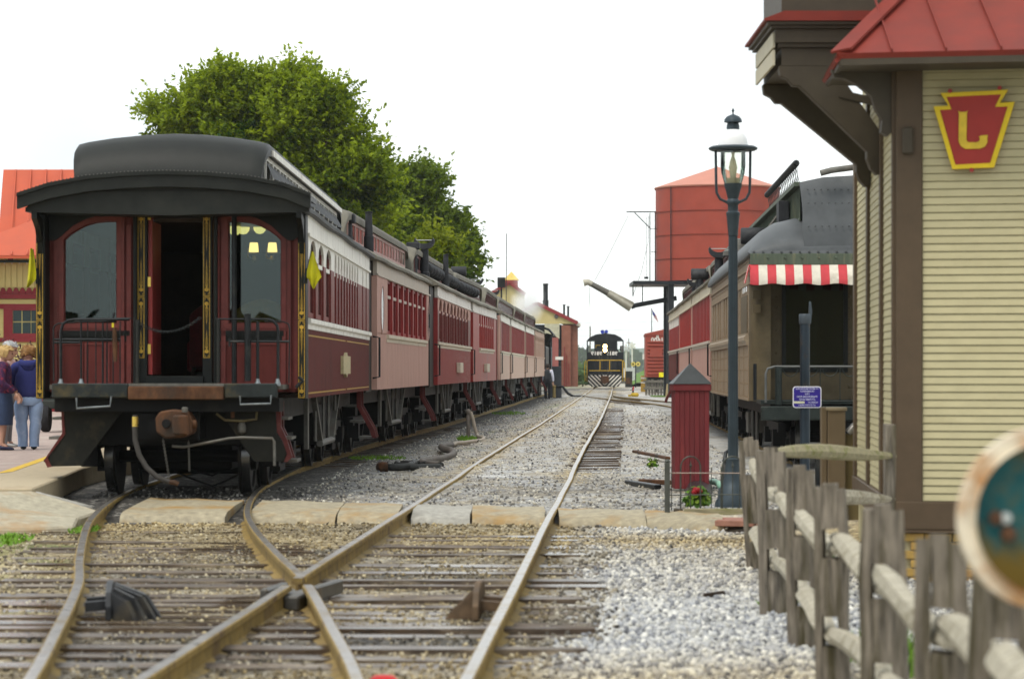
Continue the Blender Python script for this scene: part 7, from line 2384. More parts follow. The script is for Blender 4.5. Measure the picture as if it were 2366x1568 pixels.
# crossing signals, far
for i, (lab, u, Y, vt, hw) in enumerate((('grey crossing signal with crossed arms in the far haze', 1446, 300, 806, .32), ('white crossing signal with crossbuck arms in the far haze', 1460, 310, 800, .36))):
    t_ = thing('crossing_signal', lab, 'signal', (P(u, 0, Y).x, Y, 0))
    zt = P(0, vt, Y).z
    MB().tube([(0, 0, 0), (0, 0, zt + .5)], .09, 6).obj('mast', m_lw, t_)
    MB().bar((-hw, -.1, zt - .2), (hw, -.1, zt + .3), .08, .2).bar((-hw, -.14, zt + .3), (hw, -.14, zt - .2), .08, .2).obj('crossbuck', mC['galv'] if i == 0 else m_lw, t_)
    MB().box(-.35, .35, -.2, .2, 0, 1.6).obj('case', M('signal_case', (.5, .5, .5), .5), t_)
for i, (u, v, Y) in enumerate(((1438, 862, 245), (1452, 868, 240))):
    t_ = thing('relay_cabinet', ('small white cabinet right of the diesel' if i == 0 else 'dark cabinet with round lamps right of the diesel'), 'cabinet', (P(u, 0, Y).x, Y, -.1))
    MB().box(-.3, .3, -.25, .25, 0, P(0, v, Y).z + .1 + .4).obj('casing', [m_lw, mC['vest']][i], t_, bevel=.03)
    MB().box(-.25, .25, -.28, -.255, .3, .8).obj('door', [mC['greysteel'], mC['rust']][i], t_)
# utility poles and wires
for i, (u, Y, vt) in enumerate(((1363, 420, 753), (1437, 520, 798), (1452, 560, 782))):
    t_ = thing('utility_pole', ('thin utility pole left of the diesel cab', 'thin utility pole right of the diesel', 'hazy utility pole farthest away over the green bank')[i], 'utility pole', (P(u, 0, Y).x, Y, 0))
    MB().tube([(0, 0, 0), (0, 0, P(0, vt, Y).z)], [.13, .09], 8).obj('pole', M('pole_wood', (.16, .14, .12), .8), t_)
    if i:
        MB().box(-.5, .5, -.1, .1, P(0, vt, Y).z - .9, P(0, vt, Y).z - .75).obj('crossarm', M('pole_wood', (0, 0, 0)), t_)
wr = MB()
for k, v in enumerate((740, 757, 770)):
    pts = [P(u, v + 6 * math.sin(math.pi * (u - 1050) / 560), 430 + k * 10) for u in range(1050, 1640, 40)]
    wr.tube(pts, .011, 4)
w_o = wr.obj('overhead_wires', mC['greysteel']); stuff(w_o)
tag(w_o, 'faint overhead wires crossing the pale sky beyond the diesel', 'wires')

# ---- hills, green bank, far woods
bank = MB()
rows = []
for j in range(14):
    y = 255 + j * 14
    row = []
    for i in range(10):
        x = P(1436, 0, y).x + i * (3.0 + j * .6)
        h = min(1, i / 1.2) * (1.6 + j * .36) + .25 * nz2(x, y, .11)
        row.append(Vector((x, y, -.4 + h)))
    rows.append(row)
bank.loft(rows, closed=False, cap=False)
struct(bank.obj('grass_bank', M('bank_grass', (.085, .17, .022), .9, 0, .25, .8, .3, (.15, .2, .04), .4, .15), smooth=60))
m_fw = M('far_wood', (.05, .075, .035), .9, 0, .35, .35, .8, (.09, .11, .04), .4, .08)
fw = MB()
rr = random.Random(3)


def clump(mb, c, r, n=40):
    for _ in range(n):
        d = Vector((rr.gauss(0, 1), rr.gauss(0, 1), abs(rr.gauss(0, .8)))).normalized() * r * rr.uniform(.6, 1)
        p = Vector(c) + Vector((d.x * 1.2, d.y, d.z))
        s_ = r * rr.uniform(.18, .3)
        u_ = Vector((rr.uniform(-1, 1), rr.uniform(-1, 1), rr.uniform(-1, 1))).normalized(); v_ = u_.orthogonal().normalized()
        mb.add([p + u_ * s_, p + v_ * s_, p - u_ * s_, p - v_ * s_], [(0, 1, 2, 3)])


for k in range(70):
    x = rr.uniform(-150, 260)
    clump(fw, (x * 2.1, rr.uniform(1700, 1900), 0), rr.uniform(8, 14), 46)
for u in (1340, 1347, 1354, 1362, 1372, 1378):
    clump(fw, P(u, 850, 1300), rr.uniform(7, 11), 60)
o = fw.obj('far_wood', m_fw, fix=False); stuff(o)
for i, (u, Y, vt, r_) in enumerate(((1338, 320, 824, 1.9), (1350, 340, 832, 2.2), (1346, 285, 846, 1.3))):
    t_ = thing('bush', ('dark rounded bush right of the brick wall', 'olive bush between brick wall and diesel', 'low bush in front between brick wall and diesel')[i], 'bush', (P(u, 0, Y).x, Y, -.3))
    mb = MB(); clump(mb, (0, 0, .3), r_, 220); mb.obj('foliage', M('bush_green', (.06, .10, .03), .8, 0, .3, 2, 0), t_, fix=False)
    MB().tube([(0, 0, 0), (0, 0, r_)], .1, 6).obj('stem', M('pole_wood', (0, 0, 0)), t_)
hl_ = MB(); rows = []
for j in range(6):
    row = []
    for i in range(60):
        x = -2600 + i * 100
        y = 2600 + j * 250
        h = (10 + 9 * mnoise.noise(Vector((x * .0022, 3, 0))) + 4 * mnoise.noise(Vector((x * .012, 9, 0)))) * (1 - abs(j - 2.5) / 3.0)
        row.append(Vector((x, y, -1 + max(0, h) * 2.6)))
    rows.append(row)
hl_.loft(rows, closed=False, cap=False)
struct(hl_.obj('hills', M('hill_green', (.06, .09, .05), .9, 0, .3, .02, 0), smooth=60))
# ------------------------------------------------------------------ station at the left edge
YS_ = 82.0; st_ = YS_ / F
sx_, sz_ = (lambda u: (u - CX) * st_), (lambda v: CAMZ + (VH - v) * st_)
m_or = M('orange_red_roof', (.47, .090, .040), .55, 0, .08, 1.2, .04, (.42, .085, .045), .4, .5)
m_yb = M('station_yellow', (.60, .51, .20), .6, 0, .05, 2, .04)
m_rd = M('station_red_trim', (.22, .025, .03), .5, 0, .08, 3, .03)
stn = thing('station_building', 'yellow station building with orange red metal roof at the left edge', 'building', (0, YS_, 0))
u0 = -160
pb = MB()
A = [(sx_(u0), -.9, sz_(590)), (sx_(330), -.9, sz_(590)), (sx_(330), 3.0, sz_(452)), (sx_(u0), 3.0, sz_(590) + 0.66)]
# lower porch roof and steep main roof
PS = lambda u, v, dy: P(u, v, YS_ + dy) - Vector((0, YS_, 0))
lo = [PS(u0, 590, -.9), PS(230, 590, -.9), PS(230, 446, 3.2), PS(0, 547, 3.2), PS(u0, 615, 3.2)]
MB().add([lo[0], lo[1], lo[2], lo[3], lo[4]], [(0, 1, 2, 3, 4)]).add([p - Vector((0, 0, .08)) for p in lo], [(4, 3, 2, 1, 0)]).bar(lo[0] - Vector((0, 0, .05)), lo[1] - Vector((0, 0, .05)), .06, .08).obj('porch_roof', m_or, stn)
hi_ = [PS(-4, 549, 3.15), PS(260, 432, 3.15), PS(260, 392, 6.5), PS(8, 392, 6.5)]
MB().add(hi_ + [PS(2, 560, 12), PS(260, 560, 12)], [(0, 1, 2, 3), (3, 2, 5, 4), (0, 3, 4)]).obj('main_roof', m_or, stn)
for u_b, u_t in ((26, 37), (62, 72), (98, 107), (134, 142)):
    MB().bar(PS(u_b, 547 - u_b * .443, 3.1), PS(u_t, 393, 6.45), .03, .07).obj('standing_seam', m_or, stn)
for u_b, u_t in ((-8, 12), (26, 44), (62, 76), (98, 108)):
    MB().bar(PS(u_b, 589, -.92), PS(u_t, 547 - u_t * .443, 3.15), .03, .06).obj('standing_seam', m_or, stn)
for u, v in ((28, 570), (67, 553)):
    q = PS(u, v - 14, 2.9)
    MB().box(q.x - .1, q.x + .1, q.y, q.y + .15, q.z - .03, q.z + .06).obj('snow_guard', m_rd, stn)
MB().tube([(sx_(u0), -.5, sz_(605)), (sx_(200), -.5, sz_(605))], .045, 8).obj('gutter_pipe', M('dark_green', (.02, .035, .03), .5), stn)
MB().box(sx_(30) - .06, sx_(30) + .06, -.5, -.3, sz_(602), sz_(592)).obj('gutter_hanger', m_rd, stn)
for k in range(14):
    u = -120 + k * 17.2
    MB().lathe([(.02, 0), (.0, .07)], 6, (sx_(u), -.5, sz_(611))).obj('eave_bulb', m_lw, stn)
# walls
wb = (('upper_wall', m_yb, 597, 668, 0), ('frieze', m_rd, 679, 684, -.06), ('frieze_yellow', m_yb, 684, 687, -.03), ('frieze', m_rd, 687, 693, -.06))
MB().box(sx_(u0), sx_(300), 0.02, .3, sz_(950), sz_(592)).obj('wall', m_yb, stn)
for k in range(30):
    u = -110 + 13.6 * k
    MB().box(sx_(u) + .01, sx_(u + 13.6) - .01, -.01, .018, sz_(664), sz_(597)).obj('vertical_board', m_yb, stn)
sc_ = []
for k in range(24):
    u = -120 + 15 * k
    c = sx_(u + 7.5)
    MB().prism([(sx_(u) + .004, sz_(679.5)), (sx_(u + 15) - .004, sz_(679.5)), (sx_(u + 15) - .004, sz_(673))] + [(c + .07 * math.cos(R(a)), sz_(671.5) + .09 * math.sin(R(a))) for a in range(0, 181, 30)] + [(sx_(u) + .004, sz_(673))], -.06, -.011, 'y').obj('scallop', m_rd, stn)
MB().box(sx_(u0), sx_(300), -.09, .018, sz_(690), sz_(680)).obj('frieze', m_rd, stn)
for k in range(18):
    v = 690.3 + 6.3 * k
    if v > 802:
        break
zc = 945
rows_ = []
v = 691
while v < 930:
    rows_.append(v); v += 6.6
for v in rows_:
    MB().prism([(-.03, sz_(v + 6.5)), (-.008, sz_(v)), (.018, sz_(v)), (.018, sz_(v + 6.5))], sx_(u0), sx_(300), 'x').obj('clapboard', m_yb, stn)
MB().box(sx_(u0), sx_(300), -.07, -.032, sz_(713), sz_(702)).box(sx_(u0), sx_(300), -.07, -.032, sz_(790), sz_(780)).obj('sill_band', m_rd, stn)
MB().box(sx_(9), sx_(26), -.066, -.031, sz_(779.8), sz_(713.2)).obj('window_casing', m_rd, stn); MB().box(sx_(86), sx_(110), -.066, -.031, sz_(779.8), sz_(713.2)).obj('window_casing', m_rd, stn)
wn = MB().ring_prism([(sx_(26), sz_(779.8)), (sx_(86), sz_(779.8)), (sx_(86), sz_(713.2)), (sx_(26), sz_(713.2))], [(sx_(30), sz_(770)), (sx_(84), sz_(770)), (sx_(84), sz_(717)), (sx_(30), sz_(717))], -.06, -.031, 'y')
wo = wn.obj('window', m_rd, stn)
for u in (30, 51.5, 72):
    for (va, vb) in ((717, 742), (745, 770)):
        MB().box(sx_(u + 1), sx_(min(84, u + 20)), -.04, -.036, sz_(vb), sz_(va)).obj('pane', M('station_glass', (.03, .05, .05), .12, 0, .1, 2, 0), wo)
MB().box(sx_(u0), sx_(300), -.12, .0, -.1, sz_(905)).obj('plinth', m_rd, stn)
for u in (-30, -90, 150, 210):
    MB().box(sx_(u) - .1, sx_(u) + .1, -1.0, -.85, .15, sz_(598)).obj('porch_post', m_rd, stn)

# baggage wagon with black tyres half hidden by the coach
bw = thing('baggage_wagon', 'dark baggage wagon on black rubber tyres behind the near coach corner', 'wagon', (P(112, 0, 55).x, 55, .2))
for (x, y, r_) in ((-.05, 0, .26), (.22, 1.2, .26), (1.5, 0, .26), (1.7, 1.2, .26)):
    w_ = MB().lathe([(.13, -.07), (r_, -.08), (r_ + .02, -.05), (r_ + .02, .05), (r_, .08), (.13, .07)], 22, (0, 0, 0), 0, 'x').obj('tyre', M('tyre_black', (.02, .02, .022), .8, 0, .2, 10, .2), bw, smooth=35)
    w_.location = (x, y, r_ + .02)
    MB().lathe([(.12, -.05), (.12, .05), (.04, .07)], 14, (0, 0, 0), 0, 'x').obj('hub', mC['greysteel'], w_, smooth=40)
MB().box(-.1, 2.6, -.15, 1.4, .45, .62).obj('deck', M('wagon_green', (.03, .035, .03), .6), bw, bevel=.02)
MB().box(-.1, 2.6, -.1, -.04, .62, 1.1).obj('side_rack', M('wagon_green', (0, 0, 0)), bw)

# ------------------------------------------------------------------ people


def skin_mesh(verts, edges, radii, mat_, sub=2, name='body'):
    me = bpy.data.meshes.new('skel')
    me.from_pydata(verts, edges, [])
    o = bpy.data.objects.new('skel', me); COL.objects.link(o)
    md = o.modifiers.new('skin', 'SKIN'); md.use_smooth_shade = True
    for i, r_ in enumerate(radii):
        rr_ = r_ if isinstance(r_, (tuple, list)) else (r_, r_)
        me.skin_vertices[0].data[i].radius = rr_
        me.skin_vertices[0].data[i].use_root = (i == 0)
    o.modifiers.new('sub', 'SUBSURF').levels = sub
    dg = bpy.context.evaluated_depsgraph_get()
    out = bpy.data.meshes.new_from_object(o.evaluated_get(dg))
    bpy.data.objects.remove(o)
    out.name = name
    out.materials.clear(); out.materials.append(mat_)
    out.polygons.foreach_set('use_smooth', [True] * len(out.polygons))
    return out


m_skin = M('skin', (.50, .29, .21), .55, 0, .08, 10, 0)


def hand(parent, p, d, s):
    d = Vector(d).normalized(); side = d.orthogonal().normalized(); n_ = d.cross(side)
    vs = [Vector(p), Vector(p) + d * .05 * s]; es = [(0, 1)]; rd = [.022 * s, .028 * s]
    pm = Vector(p) + d * .085 * s
    vs.append(pm); es.append((1, 2)); rd.append(.026 * s)
    mb_ = MB()
    for k, (ln_, off) in enumerate(((.07, -.03), (.082, -.01), (.078, .01), (.062, .03))):
        b0 = pm + side * off * s
        mb_.tube([b0 - d * .03 * s, b0 + d * ln_ * .5 * s, b0 + (d * .92 + n_ * .4) * ln_ * s], [.010 * s, .009 * s, .006 * s], 6)
    b0 = Vector(p) + d * .03 * s + side * -.025 * s
    mb_.tube([b0, b0 + (d * .6 - side * .7) * .05 * s, b0 + (d - side * .4) * .075 * s], [.012 * s, .011 * s, .007 * s], 6)
    me = skin_mesh([tuple(v) for v in vs], es, rd, m_skin, 1, 'hand')
    bm = bmesh.new(); bm.from_mesh(me)
    me2 = mb_.mesh('hand', m_skin, smooth=60)
    bm.from_mesh(me2); bm.to_mesh(me); bm.free(); bpy.data.meshes.remove(me2)
    me.polygons.foreach_set('use_smooth', [True] * len(me.polygons))
    return link('hand', me, parent)


def head_rings(c, h, tilt=0.0):
    """loft of a head with chin, mouth, nose and brow; faces -y"""
    prof = [(-.50, .20, .16, .02), (-.46, .32, .30, -.06), (-.36, .36, .42, -.05), (-.26, .39, .46, -.03), (-.16, .41, .46, -.01), (-.05, .43, .48, 0), (.05, .44, .46, .02), (.16, .44, .48, .02), (.30, .41, .46, .03), (.42, .30, .34, .04), (.49, .12, .14, .04)]
    rings = []
    for (z, rx, ry, oy) in prof:
        ring = []
        for k in range(16):
            a = 2 * math.pi * k / 16
            x, y = rx * math.cos(a) * .86, ry * math.sin(a) + oy
            if k == 12:      # front
                y -= {-.26: .04, -.16: .12, -.05: .15, .05: .06, -.36: .02, -.46: .04}.get(z, 0)
            if k in (11, 13) and z in (.05,):
                y += .035
            p = Vector((x, y, z)) * h
            p = Matrix.Rotation(tilt, 3, 'X') @ p
            ring.append(Vector(c) + p)
        rings.append(ring)
    return rings


def person(label, pos, rz, H, top, bottom, shoe, hair_m, kind='trousers', tilt=0.0, arms='front', girth=1.0, hair='short', sleeves=True, hood=False, vest=None, lean=0.0, half=False, group=None):
    """figure facing local -y; every garment is a child of the person"""
    t = thing('person', label, 'person', pos, rz, group)
    g = girth
    S = lambda x, y, z: (x * H, (y - lean * max(0, z - .5)) * H, z * H)
    hip, kn, an = .055 * g ** .5, .052 * g ** .5, .05
    if arms == 'front':
        el, wr = (.155 * g ** .5, -.03, .64), (.07, -.16, .615)
    elif arms == 'hang':
        el, wr = (.15 * g ** .5, .0, .64), (.155 * g ** .5, -.03, .49)
    else:
        el, wr = (.16 * g ** .5, .0, .64), (.12, -.13, .55)
    V = [S(0, 0, .52), S(0, .0, .60), S(0, .0, .72), S(0, .0, .80), S(0, -.005, .845), S(0, -.015, .88)]
    E = [(0, 1), (1, 2), (2, 3), (3, 4), (4, 5)]
    Rr = [(.088 * H * g, .068 * H * g), (.078 * H * g, .058 * H * g), (.088 * H * g, .065 * H * g), (.07 * H, .05 * H), (.034 * H, .034 * H), (.032 * H, .034 * H)]
    for s in (-1, 1):
        b = len(V)
        V += [S(s * .115 * g ** .4, 0, .80), S(s * el[0], el[1], el[2]), S(s * wr[0], wr[1], wr[2])]
        E += [(3, b), (b, b + 1), (b + 1, b + 2)]
        Rr += [.042 * H * g ** .5, .033 * H * g ** .4, .02 * H]
        if not half:
            b = len(V)
            V += [S(s * hip, 0, .47), S(s * kn, -.005, .27), S(s * an, .01, .06), S(s * an, -.05, .02)]
            E += [(0, b), (b, b + 1), (b + 1, b + 2), (b + 2, b + 3)]
            Rr += [.056 * H * g ** .6, .037 * H * g ** .4, .024 * H, .02 * H]
    body = skin_mesh(V, E, [r_ if isinstance(r_, tuple) else (r_, r_) for r_ in Rr], m_skin, 1)
    hc = Vector(S(0, -.03 - .03 * tilt, .928)); hh = .135 * H
    bm = bmesh.new(); bm.from_mesh(body)
    hm = MB().loft(head_rings(hc, hh, tilt))
    rot = Matrix.Rotation(tilt, 3, 'X')
    for s in (-1, 1):
        q = hc + rot @ (Vector((s * .38, .04, -.04)) * hh)
        hm.lathe([(.02 * hh, -.03 * hh), (.10 * hh, 0), (.02 * hh, .03 * hh)], 8, q, 0, 'x')
    me2 = hm.mesh('head', m_skin, smooth=70)
    bm.from_mesh(me2); bm.to_mesh(body); bm.free(); bpy.data.meshes.remove(me2)
    body.polygons.foreach_set('use_smooth', [True] * len(body.polygons))
    bo = link('body', body, t)
    for s in (-1, 1):
        q = hc + rot @ (Vector((s * .17, -.43, .05)) * hh)
        MB().lathe([(.02 * hh, -.03 * hh), (.055 * hh, 0), (.02 * hh, .03 * hh)], 8, q, 0, 'y').obj('eye', M('eye_dark', (.03, .02, .015), .3), t, smooth=60)
        hand(t, S(s * wr[0], wr[1], wr[2]), (-.3 * s if arms == 'front' else 0, -.8 if arms == 'front' else (-.5 if arms == 'bent' else -.1), -.2 if arms == 'front' else -1), H * .68)
    q = hc + rot @ (Vector((0, -.45, -.25)) * hh)
    MB().box(q.x - .11 * hh, q.x + .11 * hh, q.y - .02 * hh, q.y + .04 * hh, q.z - .02 * hh, q.z + .02 * hh).obj('mouth', M('lip', (.35, .12, .10), .5), t)
    # hair shell
    hv = MB(); rr_ = random.Random(int(H * 1000))
    rg = []
    for (z, k) in ((-.30, .50), (-.15, .53), (0, .545), (.15, .555), (.30, .54), (.42, .42), (.52, .24), (.56, .06)):
        ring = []
        for q_ in range(18):
            a = 2 * math.pi * q_ / 18
            fr_ = math.sin(a) < -.35 and z < .28
            kk = k * (1 + .10 * rr_.uniform(-1, 1)) * (.72 if fr_ else 1.0)
            p = Vector((kk * .92 * math.cos(a), kk * 1.0 * math.sin(a) + .05 + (.10 if fr_ else 0), z)) * hh
            if hair == 'curly' and rr_.random() < .5:
                p *= 1.09
            ring.append(hc + rot @ p)
        rg.append(ring)
    hv.loft(rg)
    for _ in range(420 if hair == 'curly' else 160):
        z = rr_.uniform(-.3, .55); a = rr_.uniform(0, 6.283)
        if math.sin(a) < -.3 and z < .3:
            continue
        kz_ = math.sqrt(max(.02, 1 - (max(0, z - .1) / .48) ** 2)) * .54
        p = Vector((kz_ * .94 * math.cos(a), kz_ * math.sin(a) + .05, z)) * hh * rr_.uniform(1.0, 1.12 if hair == 'curly' else 1.03)
        u_ = Vector((rr_.uniform(-1, 1), rr_.uniform(-1, 1), rr_.uniform(-1.5, .5))).normalized() * hh * (.10 if hair == 'curly' else .13)
        v_ = u_.cross(p).normalized() * hh * .035
        q_ = hc + rot @ p
        hv.add([q_ - u_, q_ + v_, q_ + u_ + p.normalized() * .03 * hh, q_ - v_], [(0, 1, 2, 3)])
    hv.obj('hair', hair_m, t, smooth=60)
    # top
    V2 = V[:4]; E2 = [(0, 1), (1, 2), (2, 3)]
    k = 1.12
    R2 = [(.098 * H * g * k, .076 * H * g * k), (.09 * H * g * k, .068 * H * g * k), (.094 * H * g * k, .07 * H * g * k), (.072 * H * k, .052 * H * k)]
    V2 = [S(0, 0, (.49 if vest else .455) if kind != 'skirt' else .50)] + list(V[1:4])
    for s in (-1, 1):
        b = len(V2)
        V2 += [S(s * .115 * g ** .4, 0, .80), S(s * el[0], el[1], el[2])]
        E2 += [(3, b), (b, b + 1)]
        R2 += [.049 * H * g ** .5, .041 * H * g ** .4]
        if sleeves:
            V2 += [S(s * (wr[0] * .97 + el[0] * .03), wr[1] * .97 + el[1] * .03, wr[2] * .97 + el[2] * .03)]
            E2 += [(b + 1, b + 2)]; R2 += [.03 * H]
    link('top', skin_mesh(V2, E2, [r_ if isinstance(r_, tuple) else (r_, r_) for r_ in R2], top, 2, 'top'), t)
    if vest:
        link('vest', skin_mesh([S(0, 0, .49), S(0, 0, .62), S(0, 0, .72), S(0, 0, .79), S(-.07, 0, .815), S(.07, 0, .815)], [(0, 1), (1, 2), (2, 3), (3, 4), (3, 5)], [(.108 * H * g * k, .086 * H * g * k), (.1 * H * g * k, .078 * H * g * k), (.104 * H * g * k, .08 * H * g * k), (.082 * H * k, .062 * H * k), (.05 * H, .055 * H), (.05 * H, .055 * H)], vest, 2, 'vest'), t)
    if hood:
        rg = []
        for i in range(7):
            a = math.pi * i / 6
            c_ = Vector(S(.075 * math.cos(a), .02 + .05 * math.sin(a), .845 - .03 * math.sin(a)))
            rg.append(c_)
        MB().tube(rg, [.028 * H, .036 * H, .042 * H, .046 * H, .042 * H, .036 * H, .028 * H], 10).obj('hood', top, t, smooth=60)
        MB().prism([(-.07 * H, .85 * H), (.07 * H, .85 * H), (.05 * H, .77 * H), (0, .75 * H), (-.05 * H, .77 * H)], .055 * H, .10 * H, 'y').obj('hood_back', top, t, bevel=.02, smooth=60)
    if half:
        return t
    if kind == 'trousers':
        tm = MB(); gq = g ** .6
        rg = []
        for (z, rx, ry) in ((.57, .082, .062), (.53, .094, .07), (.48, .104, .078), (.445, .106, .078), (.425, .100, .072)):
            rg.append([Vector(S(rx * gq * math.cos(2 * math.pi * q / 18), ry * gq * math.sin(2 * math.pi * q / 18), z)) for q in range(18)])
        tm.loft(rg)
        for s in (-1, 1):
            rg = []
            for (z, r_, xx) in ((.47, .050, hip), (.43, .058, hip), (.36, .055, hip * .6 + kn * .4), (.30, .050, kn), (.265, .046, kn), (.22, .0465, kn), (.14, .042, an), (.075, .038, an), (.028, .039, an)):
                cr = 1 + .05 * math.sin(z * 90)
                rg.append([Vector(S(s * xx + s * .004 + r_ * cr * g ** .5 * math.cos(2 * math.pi * q / 14), .012 * (z < .28) + r_ * cr * 1.08 * g ** .5 * math.sin(2 * math.pi * q / 14), z)) for q in range(14)])
            tm.loft(rg)
        tm.obj('trousers', bottom, t, smooth=60)
    else:
        rg = []
        for (z, rx, ry) in ((.58, .088, .066), (.52, .105, .08), (.42, .115, .09), (.32, .112, .088), (.24, .105, .085)):
            rg.append([Vector(S(rx * g ** .6 * math.cos(2 * math.pi * q / 20) * (1 + .03 * math.sin(q * 3.1) * (z < .5)), ry * g ** .6 * math.sin(2 * math.pi * q / 20), z)) for q in range(20)])
        MB().loft(rg).obj('skirt', bottom, t, smooth=60)
    for s in (-1, 1):
        rg = []
        for (y, w_, h_) in ((.032, .012, .03), (.02, .026, .045), (-.02, .028, .042), (-.06, .031, .030), (-.09, .026, .022), (-.105, .012, .014)):
            rg.append([Vector(S(s * an + w_ * math.cos(2 * math.pi * q / 10), y, max(0.001, h_ * .5 + h_ * .52 * math.sin(2 * math.pi * q / 10)))) for q in range(10)])
        MB().loft(rg).obj('shoe', shoe, t, smooth=60)
    return t


m_navy = M('navy_fleece', (.028, .034, .14), .9, 0, .12, 14, .3)
m_jean = M('light_jeans', (.26, .36, .54), .8, 0, .10, 10, .25, (.36, .45, .6), .35, 5)
m_skirt = M('denim_skirt', (.035, .055, .11), .85, 0, .15, 12, .2)
m_shoe = M('black_shoe', (.012, .012, .014), .5, 0, .2, 10, .05)
m_hairb = M('curly_auburn_hair', (.27, .14, .05), .7, 0, .35, 30, .5, (.40, .24, .10), .4, 12)
m_hairg = M('grey_hair', (.40, .40, .40), .7, 0, .2, 30, .4)
m_hairy = M('blond_hair', (.50, .34, .14), .7, 0, .2, 30, .4)
m_pat = M('purple_patterned_top', (.05, .018, .06), .8, 0, .4, 20, .1, (.26, .03, .05), .5, 14)
m_pink = M('pink_striped_top', (.52, .30, .28), .8, 0, .1, 10, .1, (.62, .52, .48), .5, 10, stretch=(.2, .2, 5))
person('woman in navy hooded top and light blue jeans seen from behind beside the coach', (P(66, 0, 43).x, 43, .2), R(188), 1.58, m_navy, m_jean, m_shoe, m_hairb, tilt=.35, girth=1.42, hair='curly', hood=True)
person('grey haired woman in pink striped top looking down to the right', (P(15, 0, 44.4).x, 44.4, .2), R(82), 1.66, m_pink, M('grey_trousers', (.2, .2, .21), .8), M('pale_shoe', (.35, .34, .33), .6), m_hairg, tilt=.35, arms='bent', girth=1.1)
person('blond woman in purple patterned top and dark blue skirt cut by the left edge', (P(6, 0, 42.6).x, 42.6, .2), R(95), 1.58, m_pat, m_skirt, M('navy_shoe', (.02, .02, .05), .5), m_hairy, kind='skirt', tilt=.25, arms='bent', girth=1.25)
mv = M('dark_vest', (.035, .037, .042), .8, 0, .1, 8, .1)
person('conductor in white shirt, dark vest and dark trousers seen from behind by the train', (P(1264.5, 0, 142).x, 142, -.06), R(170), 1.76, M('white_shirt', (.66, .66, .76), .7), M('dark_trousers', (.012, .013, .016), .8), m_shoe, M('dark_hair', (.03, .022, .018), .6), arms='hang', girth=1.05, vest=mv)
# driver in the cab window (upper body)
cp0 = DRV.location.copy(); dl, dr__ = DRV['label'], DRV.rotation_euler[2]
bpy.data.objects.remove(DRV)
dv = person(dl, cp0 + Vector((-.05, 0, -1.15)), dr__, 1.7, M('white_shirt', (0, 0, 0)), m_skirt, m_shoe, M('dark_hair', (0, 0, 0)), arms='bent', half=True)
MB().lathe([(.0, 1.70), (.10, 1.69), (.125, 1.62), (.125, 1.58), (.11, 1.56)], 16, (0, -.05, 0)).obj('cap', M('dark_cap', (.015, .016, .02), .7), dv, smooth=50)

# ------------------------------------------------------------------ standpipes, hoses, small things between the tracks
g = G(1081.5, 1008, -.08)
sp1 = thing('standpipe', 'short grey water standpipe in the gravel left of the straight track', 'standpipe', g)
m_stand = M('grey_standpipe', (.22, .19, .16), .6, .2, .2, 8, .1)
MB().lathe([(.045, -.05), (.045, .48), (.03, .50), (.055, .52), (.06, .57), (.03, .61), (0, .62)], 12, (0, 0, 0)).obj('pipe', m_stand, sp1, smooth=45)
hose_pale = M('pale_hose', (.42, .36, .29), .7, 0, .12, 8, .1)
hose_grey = M('grey_hose', (.13, .115, .10), .7, 0, .25, 10, .2)
hp_ = thing('fire_hose', 'pale and grey ribbed hose running from the standpipe over the gravel', 'hose')
k = g.y / F
MB().tube([g + Vector((.05, -.02, .55)), g + Vector((.10, -.03, .42)), g + Vector((.14, -.05, .22)), g + Vector((.2, -.1, .04)), G(1104, 1008, -.04), G(1117, 1011, -.04), G(1116, 1016, -.04), G(1095, 1019, -.04), G(1072, 1022, -.04), G(1055, 1023, -.04), G(1043, 1028, -.03)], .04, 9).obj('pale_length', hose_pale, hp_, smooth=50)
MB().tube([G(1043, 1028, -.03), G(1028, 1030, 0), G(1019, 1032, 0), G(1026, 1037, .02), G(1042, 1040, 0), G(1048, 1046, 0), G(1043, 1053, 0), G(1020, 1060, 0), G(996, 1063, 0), G(976, 1066, 0), G(974, 1070, 0), G(995, 1073, 0), G(1015, 1075, 0)], .062, 10).obj('grey_length', hose_grey, hp_, smooth=50)
MB().tube([G(1018, 1075, 0), G(985, 1072, 0), G(958, 1069, .02), G(951, 1072, .02), G(945, 1077, .01), G(925, 1079, 0), G(905, 1079, 0), G(893, 1078, 0)], .055, 10).tube([G(1015, 1078, 0), G(960, 1079, 0), G(948, 1079, 0)], .05, 10).tube([G(950, 1071, .03), G(930, 1070, 0), G(917, 1071, 0), G(921, 1075, 0), G(945, 1075, 0)], .05, 10).obj('dark_loop', M('dark_hose', (.035, .036, .034), .6, 0, .2, 10, .1), hp_, smooth=50)
MB().tube([G(896, 1079, 0), G(887, 1079, .0), G(879, 1078, .0)], [.07, .085, .075], 10).obj('nozzle', mC['rust'], hp_, smooth=50)
g2 = G(1280, 918, -.08)
sp2 = thing('standpipe', 'thin yellow brown standpipe beside the conductor', 'standpipe', g2)
MB().lathe([(.09, 0), (.08, .55), (.12, .58), (.10, .66), (0, .68)], 10, (0, 0, 0)).obj('pipe', M('standpipe_ochre', (.34, .25, .10), .6, 0, .2, 8, .1), sp2, smooth=45)
tag(MB().tube([g2 + Vector((.1, 0, .6)), g2 + Vector((.45, 0, .58)), g2 + Vector((.75, 0, .2)), g2 + Vector((1.05, -.2, .06)), g2 + Vector((1.6, -.2, .05))], .07, 8).obj('black_hose', mC['blackiron'], smooth=50), 'black hose curving from the yellow standpipe to the track', 'hose')
tag(MB().lathe([(.2, 0), (.26, .4), (.24, .4)], 14, G(1247, 909, -.06)).obj('white_bucket', m_lw, smooth=40), 'white bucket on the ground left of the conductor', 'bucket')


